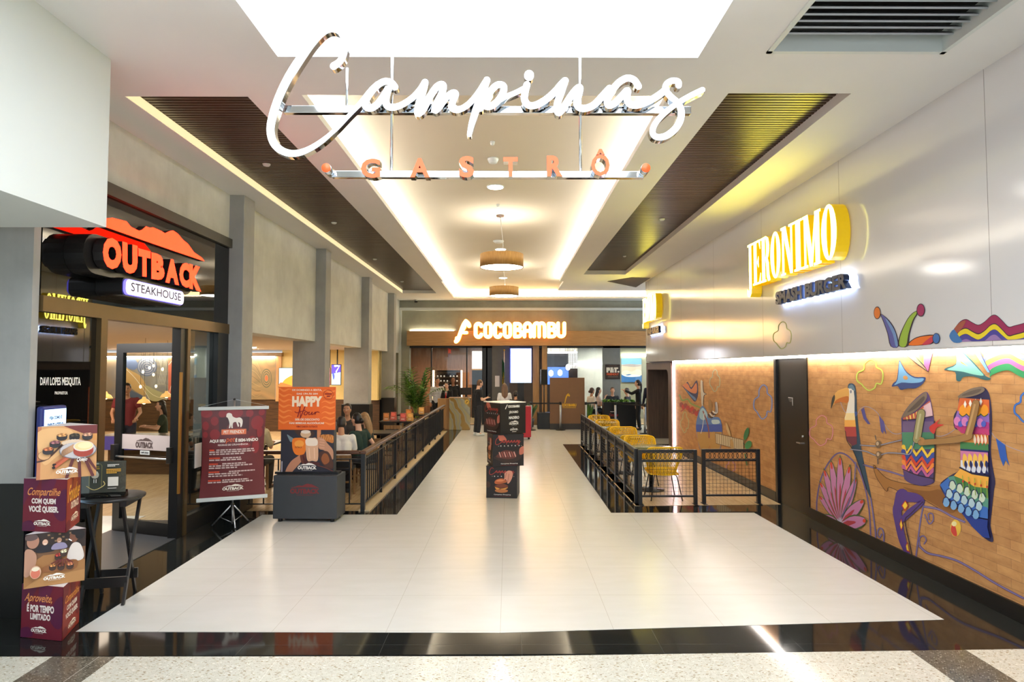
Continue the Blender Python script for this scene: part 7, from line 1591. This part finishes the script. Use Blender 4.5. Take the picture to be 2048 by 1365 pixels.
def person(label, loc, face, pose='stand', top=(30, 30, 34), low=(34, 36, 44), shoes=(220, 220, 216), hair=(40, 28, 22), skin='fair', hairdo='short', arms=None, sleeve=0.6, scale=1.0, voxel=0.016, lean=0.0, nod=0.0, turn=0.0, fem=False, extras=None, detail=False, legs=True):
    """face = heading in degrees (0 looks along +Y). arms = ((elbow, wrist) right, (elbow, wrist) left) as offsets from the shoulder"""
    t = root('person', label, 'person', loc, R(face)); t.scale = (scale,) * 3
    hip_z = 0.92 if pose == 'stand' else 0.545
    sw, hw = (0.165, 0.095) if fem else (0.185, 0.09)
    ln = lambda z: lean * (z - hip_z)                # forward shift with height
    V_ = lambda x, y, z: Vector((x, y + ln(z), z))
    ch_, sh_, nk = V_(0, 0.0, hip_z + 0.30), hip_z + 0.47, V_(0, 0.0, hip_z + 0.55)
    hd = V_(0, 0.03, hip_z + 0.71) + Vector((0, 0.05 * nod, -0.03 * nod))
    tm = Matrix.Rotation(R(turn), 3, 'Z') @ Matrix.Rotation(-0.5 * nod, 3, 'X')
    if pose == 'stand':
        lg = [((s * hw, 0, hip_z - 0.02), (s * (hw + 0.012), 0.02, 0.49), (s * (hw + 0.02), -0.03, 0.09), (s * (hw + 0.035), 0.12, 0.035)) for s in (1, -1)]
    else:
        lg = [((s * hw, 0, hip_z - 0.03), (s * (hw + 0.04), 0.42, hip_z - 0.03), (s * (hw + 0.03), 0.40, 0.09), (s * (hw + 0.04), 0.55, 0.035)) for s in (1, -1)]
    arms = arms or (((0.06, -0.02, -0.28), (0.07, 0.08, -0.52)), ((0.06, -0.02, -0.28), (0.07, 0.08, -0.52)))
    A_ = []
    for s, (e, w) in zip((1, -1), arms):
        S = V_(s * sw, 0, sh_); A_.append((S, S + Vector((s * e[0], e[1], e[2])), S + Vector((s * w[0], w[1], w[2])), s))
    # ---- body: one continuous skin
    b = MB()
    
    for dx in (-0.05, 0.05): chainc(b, [V_(dx, 0, hip_z), V_(dx, 0, hip_z + 0.30), V_(dx, -0.005, sh_ - 0.05)], [0.085, 0.08, 0.07])
    b.ball(hd + tm @ Vector((0, 0, 0.01)), (0.074, 0.092, 0.112), _d, 20, 14, tm)
    cap(b, hd + tm @ Vector((0, 0.035, -0.07)), hd + tm @ Vector((0, 0.055, -0.085)), 0.045, 0.032)
    cap(b, hd + tm @ Vector((0, 0.088, 0.012)), hd + tm @ Vector((0, 0.106, -0.022)), 0.012, 0.017)
    for s in (1, -1): b.ball(hd + tm @ Vector((s * 0.076, -0.005, -0.005)), (0.012, 0.022, 0.032), _d, 8, 6, tm)
    cap(b, V_(0, -0.005, sh_), nk + Vector((0, 0.01, 0.06)), 0.06, 0.052)
    for s in (1, -1): cap(b, V_(0, 0, sh_ - 0.01), V_(s * sw, 0, sh_ - 0.02), 0.07, 0.052)
    for S, E, W_, s in A_: chainc(b, [S, E, W_], [0.047, 0.036, 0.026]); h_ = (W_ - E).normalized(); cap(b, W_, W_ + h_ * 0.07, 0.028, 0.032)
    if legs:
        for h0, k0, a0, f0 in lg: chainc(b, [h0, k0, a0], [0.085, 0.055, 0.04]); cap(b, a0, f0, 0.04, 0.03)
    vs, fs = remesh(b, voxel)
    out = MB(); out.add(vs, fs, mat('skin', SK[skin], 0.5, noise=0.05), True)
    mS = mat('skin', SK[skin], 0.5, noise=0.05)
    for S, E, W_, s in A_:             # five fingers, slightly curled, thumb from the side of the palm
        h_ = (W_ - E).normalized(); sd = h_.cross(Vector((0, 0, 1))); sd = sd.normalized() if sd.length > 0.1 else Vector((0, 1, 0)); dn = h_.cross(sd)
        for k, fl in enumerate((0.062, 0.072, 0.076, 0.066)):
            q0 = W_ + h_ * 0.085 + sd * (k - 1.5) * 0.019; q1 = q0 + h_ * fl * 0.5 + dn * 0.006; q2 = q1 + h_ * fl * 0.42 + dn * 0.024; out.tube([q0, q1, q2], [0.009, 0.008, 0.006], mS, 6)
        q0 = W_ + h_ * 0.035 - sd * 0.026; out.tube([q0, q0 + h_ * 0.03 - sd * 0.022, q0 + h_ * 0.06 - sd * 0.022 + dn * 0.014], [0.011, 0.010, 0.007], mS, 6)
    for s in (1, -1):                  # eyes and brows
        out.ball(hd + tm @ Vector((s * 0.031, 0.083, 0.012)), (0.013, 0.008, 0.007), mat('eye_white', (226, 222, 216), 0.3, noise=0), 8, 6); out.ball(hd + tm @ Vector((s * 0.031, 0.089, 0.012)), 0.0065, mat('iris', (40, 26, 20), 0.2, noise=0), 8, 6)
        out.tube([hd + tm @ Vector((s * 0.016, 0.092, 0.032)), hd + tm @ Vector((s * 0.032, 0.090, 0.037)), hd + tm @ Vector((s * 0.048, 0.078, 0.031))], 0.0045, mat('hair', hair, 0.5), 5)
    out.tube([hd + tm @ Vector((-0.022, 0.088, -0.052)), hd + tm @ Vector((0, 0.096, -0.054)), hd + tm @ Vector((0.022, 0.088, -0.052))], 0.006, mat('lips', (170, 96, 86), 0.4), 6)
    out.build('body', t)
    # ---- clothing
    def cloth(name, b2, c, rough=0.8):
        vs, fs = remesh(b2, voxel, 4); MB().add(vs, fs, mat('fabric', c, rough, noise=0.10, nscale=30), True).build(name, t)
    b = MB(); bw_ = 0.02
    cw = 0.13 if not fem else 0.115
    for dx in (-0.055, 0.055): chainc(b, [V_(dx, 0, hip_z - (0.02 if pose == 'stand' else 0.0)), V_(dx * 0.9, 0.0, hip_z + 0.14), V_(dx * 1.25, 0.0, hip_z + 0.33), V_(dx * 1.3, -0.005, sh_ - 0.06)], [cw - 0.012, cw - 0.018, cw - 0.012, 0.088])
    for s in (1, -1): cap(b, V_(0, -0.005, sh_ - 0.015), V_(s * sw, 0, sh_ - 0.02), 0.078, 0.064)
    for S, E, W_, s in A_:
        if sleeve > 0: cap(b, S, S.lerp(E, min(1, sleeve)), 0.062, 0.054)
        if sleeve > 1: cap(b, E, E.lerp(W_, sleeve - 1), 0.05, 0.04)
    cloth('top', b, top)
    if legs:
        b = MB()
        for dx in (-0.05, 0.05): cap(b, V_(dx, 0, hip_z + 0.03), (dx, 0, hip_z - 0.04), 0.112, 0.112)
        for h0, k0, a0, f0 in lg: chainc(b, [h0, k0, Vector(k0).lerp(Vector(a0), 0.88)], [0.10, 0.074, 0.062])
        cloth('trousers', b, low)
        for h0, k0, a0, f0 in lg:
            b = MB(); a0 = Vector(a0); f0 = Vector(f0); cap(b, (a0.x, a0.y - 0.03, 0.045), (f0.x, f0.y + 0.03, 0.04), 0.043, 0.04); cap(b, a0, (a0.x, a0.y, 0.05), 0.048, 0.045)
            vs, fs = remesh(b, 0.012, 3); vs = [(x, y, max(0.0, z)) for x, y, z in vs]; MB().add(vs, fs, mat('shoe_leather', shoes, 0.5), True).build('shoe', t)
    # ---- hair
    b = MB(); hM = lambda x, y, z: hd + tm @ Vector((x, y, z))
    b.ball(hM(0, -0.014, 0.035), (0.082, 0.092, 0.098), _d, 18, 12, tm)
    if hairdo == 'short': b.ball(hM(0, -0.03, -0.01), (0.078, 0.076, 0.085), _d, 16, 10, tm)
    if hairdo == 'bun': b.ball(hM(0, -0.03, 0.0), (0.08, 0.08, 0.09), _d, 16, 10, tm); b.ball(hM(0, -0.115, -0.02), 0.05, _d)
    if hairdo in ('long', 'ponytail'):
        b.ball(hM(0, -0.03, 0.0), (0.083, 0.082, 0.10), _d, 16, 10, tm)
        if hairdo == 'long':
            for dx in (-0.055, 0, 0.055): chainc(b, [hM(dx, -0.05, 0.0), hM(dx * 1.25, -0.085, -0.14), hM(dx * 1.15, -0.10, -0.27), hM(dx * 0.7, -0.10, -0.36)], [0.05, 0.046, 0.036, 0.018])
        else: chainc(b, [hM(0, -0.08, 0.04), hM(0, -0.125, -0.05), hM(0, -0.13, -0.25), hM(0, -0.12, -0.38)], [0.04, 0.036, 0.03, 0.012])
    vs, fs = remesh(b, 0.012, 3)
    F0 = hM(0, 0.098, -0.02); axis = tm @ Vector((0, 1, 0))
    vs2 = []
    for v in vs:                       # hairline: keep the face clear
        q = tm.inverted() @ (Vector(v) - hd)
        if q.y > 0.035 and q.z < 0.075: q.y = 0.035 - 0.25 * (q.y - 0.035); q.x *= 0.96
        vs2.append(tuple(hd + tm @ q))
    MB().add(vs2, fs, mat('hair', hair, 0.45, noise=0.25, nscale=40), True).build('hair', t)
    if extras: extras(t, locals())
    return t
def mesh_child(name, t, mb_): return mb_.build(name, t)
# standing man with a phone
def phone(t, L):
    W_ = L['A_'][0][2]; MB().box((-0.035, 0.0, 0.0), (0.035, 0.01, 0.14), M_BLACK, Matrix.Translation(W_ + Vector((-0.10, 0.07, 0.0))) @ Matrix.Rotation(R(-35), 4, 'X')).build('phone', t)
fp = onZ(955, 872, 0)
person('standing man in black t-shirt and dark trousers looking at a phone by the host stand', (fp.x, fp.y, 0.003), -62, 'stand', (24, 26, 32), (40, 42, 48), (226, 228, 222), (96, 66, 44), 'fair', 'short',
       (((0.05, 0.02, -0.27), (-0.06, 0.24, -0.22)), ((0.05, 0.02, -0.27), (-0.04, 0.22, -0.30))), 0.62, 1.0, 0.011, 0.03, 0.5, 0, extras=phone)
# host stand staff
hx, hy = onZ(918, 861, 0).x, onZ(918, 861, 0).y
person('host in white shirt at the left end of the host stand', (onY(874, 800, hy + 1.2).x, hy + 1.2, 0.003), 200, 'stand', (206, 206, 212), (28, 28, 32), (24, 24, 26), (32, 24, 22), 'tan', 'short', None, 1.9, 1.0, 0.018, 0.05)
def tie(t, L): z = L['hip_z']; MB().add([(-0.02, 0.135, z + 0.44), (0.02, 0.135, z + 0.44), (0.03, 0.15, z + 0.24), (0, 0.15, z + 0.20), (-0.03, 0.15, z + 0.24)], [(0, 1, 2, 3, 4)], mat('red_tie', (190, 30, 40), 0.6)).build('tie', t); MB().add([(-0.05, 0.128, z + 0.47), (0.05, 0.128, z + 0.47), (0.03, 0.138, z + 0.30), (-0.03, 0.138, z + 0.30)], [(0, 1, 2, 3)], mat('shirt_front', (226, 226, 232), 0.7)).build('shirt_front', t)
person('hostess in black suit with red tie behind the host stand', (onY(895, 800, hy + 0.82).x, hy + 0.82, 0.003), 160, 'stand', (22, 22, 26), (22, 22, 26), (20, 20, 22), (28, 22, 24), 'fair', 'bun', (((0.05, 0.04, -0.27), (-0.02, 0.22, -0.34)),) * 2, 2.0, 0.92, 0.018, 0.06, 0.3, 0, True, tie)
person('tall man in black standing behind the hostess', (onY(906, 800, hy + 1.6).x, hy + 1.6, 0.003), 185, 'stand', (20, 20, 22), (22, 22, 24), (20, 20, 22), (24, 20, 20), 'brown', 'short', None, 2.0, 1.02, 0.02)
# woman in white and companion beyond the centre stack
wp = onZ(1009, 862, 0)
person('long-haired woman in white top standing beyond the centre stack', (onY(1009, 790, 19.2).x, 19.2, 0.003), 8, 'stand', (226, 224, 224), (46, 44, 50), (60, 50, 46), (116, 86, 64), 'fair', 'long', None, 0.6, 0.93, 0.016, fem=True)
def pack(t, L):
    z = L['hip_z']; b = MB(); b.ball((0, -0.20, z + 0.26), (0.16, 0.10, 0.22), _d); b.ball((0, -0.25, z + 0.14), (0.12, 0.06, 0.10), _d); vs, fs = remesh(b, 0.02); MB().add(vs, fs, mat('black_nylon', (24, 24, 28), 0.6), True).build('backpack', t)
person('child-sized person in black with a backpack beside the woman in white', (onY(1031, 800, 19.0).x, 19.0, 0.003), -10, 'stand', (22, 22, 26), (30, 30, 36), (40, 40, 44), (28, 22, 20), 'tan', 'short', None, 1.9, 0.80, 0.018, extras=pack)
q = onZ(1050, 866, 0); t = root('suitcase', 'red rolling suitcase mostly hidden behind the centre stack', 'suitcase', (onY(1047, 800, 18.6).x, 18.6, 0.003), R(10))
RS = mat('red_luggage_shell', (176, 40, 56), 0.4); MB().box((-0.21, -0.13, 0.06), (0.21, 0.13, 0.98), RS).build('shell', t, bevel=0.03)
for sx in (-1, 1): MB().lathe([(0.03, 0), (0.03, 0.06)], M_BLACK, (sx * 0.16, 0, 0)).build('wheel', t)
MB().tube([(-0.08, 0, 0.98), (-0.08, 0, 1.10), (0.08, 0, 1.10), (0.08, 0, 0.98)], 0.01, M_BMET).build('handle', t)
# restaurant diners on the right
YD = 22.65
tt = root('dining_table', 'restaurant table of the four seated diners behind the planter box', 'table', (onY(1215, 800, YD).x, YD + 0.45, 0.004)); MB().box((-0.7, -0.35, 0.72), (0.7, 0.35, 0.76), M_OAK).build('tabletop', tt); MB().lathe([(0.05, 0), (0.05, 0.72)], M_BMET).build('pole', tt); MB().box((-0.3, -0.25, 0), (0.3, 0.25, 0.02), M_BMET).build('base', tt)
def diner(px, Y, label, face, **k): return person(label, (onY(px, 800, Y).x, Y, k.pop('z', 0.02)), face, 'sit', voxel=0.02, **k)
diner(1183, YD + 0.0, 'seated woman in white top, left of the two diners in white', -60, top=(226, 220, 214), hair=(70, 48, 40), hairdo='bun', fem=True, skin='tan')
diner(1196, YD + 0.45, 'seated woman in pale pink top drinking, right of the woman in white', -90, top=(224, 204, 200), hair=(30, 24, 24), hairdo='long', fem=True, arms=(((0.04, 0.12, -0.24), (-0.04, 0.24, -0.02)), ((0.05, 0.05, -0.27), (0, 0.25, -0.25))))
diner(1225, YD + 0.48, 'smiling bearded man in dark shirt seated below the PET sign', 180, top=(50, 56, 66), hair=(96, 70, 54), arms=(((0.05, 0.04, -0.27), (-0.02, 0.28, -0.22)),) * 2)
diner(1255, YD - 0.05, 'grey-haired man in dark shirt seated with his back turned beside the waitress', 60, top=(48, 50, 58), hair=(104, 98, 94))
for i, (px, Y, lb) in enumerate(((1183, YD, 'grey upholstered chair under the woman in white top'), (1196, YD + 0.45, 'grey upholstered chair under the woman drinking'), (1225, YD + 0.48, 'grey upholstered chair under the bearded man'), (1255, YD - 0.05, 'grey upholstered chair under the grey-haired man'))):
    if i == 0:
        uc = root('upholstered_chair', lb, 'chair', (onY(px, 800, Y).x, Y, 0.004), R(-60), 'upholstered restaurant chairs')
        UG = mat('grey_upholstery', (150, 146, 136), 0.8); MB().box((-0.23, -0.22, 0.38), (0.23, 0.22, 0.46), UG).build('seat', uc, bevel=0.02); MB().box((-0.22, -0.30, 0.46), (0.22, -0.24, 0.84), UG).build('backrest', uc, bevel=0.02)
        for sx in (-1, 1):
            for sy in (-1, 1): MB().bar((sx * 0.2, sy * 0.19, 0), (sx * 0.19, sy * 0.18, 0.39), 0.03, 0.03, M_BMET).build('leg', uc)
    else: copy_thing(uc, (onY(px, 800, Y).x, Y, 0.004), R([-60, -90, 180, 60][i]), lb)
wq = onZ(1277, 858, 0)
person('waitress in black with a long ponytail reaching towards the seated diners', (onY(1277, 800, 21.35).x, 21.35, 0.003), 75, 'stand', (18, 18, 22), (18, 18, 22), (30, 30, 32), (34, 24, 20), 'fair', 'ponytail', (((0.05, -0.02, -0.28), (0.06, 0.08, -0.53)), ((-0.02, 0.22, -0.12), (-0.06, 0.45, -0.02))), 1.9, 0.97, 0.014, fem=True)
person('dark-dressed person half hidden by the brown portal, right of the waitress', (onY(1302, 800, 20.9).x, 20.9, 0.003), 10, 'stand', (30, 34, 56), (40, 42, 50), (30, 30, 32), (22, 18, 18), 'tan', 'short', None, 1.9, 1.0, 0.018, extras=pack)
# steakhouse diners
person('seated man in white shirt with his back to the walkway, right of the orange display', (-2.74, 10.30, -0.03), 14, 'sit', (232, 230, 226), (40, 42, 52), (30, 30, 34), (34, 28, 26), 'tan', 'short', (((0.05, 0.10, -0.26), (-0.02, 0.30, -0.20)),) * 2, 0.75, 0.97, 0.013, 0.18, 0.3)
def bangle(t, L):
    for S, E, W_, s in L['A_'][:1]:
        d = (W_ - E).normalized(); MB().tube([W_ - d * 0.045, W_ - d * 0.012], 0.036, mat('gold_bracelet', (226, 180, 50), 0.25, metal=0.6), 14).build('bracelet', t)
person('seated woman in dark green top with black bun and gold bracelet by the railing', (-2.58, 11.0, -0.02), 62, 'sit', (26, 52, 46), (36, 36, 40), (40, 34, 32), (22, 18, 18), 'fair', 'bun', (((0.12, -0.10, -0.22), (0.32, 0.0, -0.30)), ((0.02, 0.14, -0.25), (-0.05, 0.34, -0.18))), 0.45, 0.97, 0.012, 0.1, 0.1, 0, True, bangle)
person('seated long-haired blonde woman in dark top beside the railing', (-2.60, 11.75, -0.03), 80, 'sit', (28, 34, 34), (40, 40, 46), (40, 36, 34), (150, 116, 76), 'fair', 'long', (((0.05, 0.10, -0.26), (0.0, 0.30, -0.22)),) * 2, 0.6, 0.95, 0.014, 0.1, 0.2, 0, True)
person('seated man hidden behind the woman in green, only his dark head showing', (-3.2, 12.5, 0.02), 180, 'sit', (60, 56, 56), (40, 40, 46), (40, 36, 34), (40, 34, 32), 'tan', 'short', (((0.05, 0.10, -0.26), (0.0, 0.30, -0.22)),) * 2, 0.6, 1.0, 0.018)
person('seated man in beige shirt with his back turned, between the banner and orange display', (-4.33, 10.68, -0.03), 0, 'sit', (190, 176, 140), (60, 56, 50), (60, 50, 44), (48, 40, 36), 'tan', 'short', (((0.06, 0.08, -0.26), (0.0, 0.30, -0.22)),) * 2, 0.8, 1.03, 0.014, 0.12, 0.2)
person('seated woman in black sleeveless top raising both hands, facing the man in beige', (-4.92, 12.15, -0.02), 172, 'sit', (20, 20, 22), (30, 30, 34), (30, 28, 28), (30, 24, 22), 'fair', 'bun', (((0.16, 0.10, -0.14), (0.05, 0.16, 0.10)),) * 2, 0.12, 1.0, 0.015, 0, 0, 0, True)
person('man in dark red shirt with glasses standing inside, seen through the glass door', (onY(254, 800, 13.4).x, 13.4, 0.004), 205, 'stand', (122, 40, 46), (40, 40, 60), (40, 36, 34), (40, 30, 26), 'tan', 'short', (((0.07, 0.05, -0.26), (0.02, 0.28, -0.36)),) * 2, 0.5, 1.02, 0.016, 0.05, 0.3)
person('seated person in dark green seen through the right half of the glass door', (onY(328, 820, 14.2).x, 14.2, 0.0), 120, 'sit', (40, 56, 44), (36, 36, 40), (40, 34, 32), (30, 24, 22), 'fair', 'long', (((0.05, 0.10, -0.26), (0.0, 0.30, -0.22)),) * 2, 0.6, 1.0, 0.018, 0.05, 0, 0, True)
bt_ = root('booth_table', 'table with blue cloth glimpsed through the glass door of the steakhouse', 'table', (onY(300, 840, 12.7).x, 12.7, 0.004)); MB().box((-0.9, -0.35, 0.72), (0.9, 0.35, 0.76), M_DTOP).build('tabletop', bt_); MB().box((-0.92, -0.37, 0.5), (0.92, -0.35, 0.765), mat('blue_cloth', (70, 64, 150), 0.8)).build('cloth', bt_); MB().box((-0.7, -0.2, 0), (0.7, 0.2, 0.72), M_BOOTH).build('base', bt_)
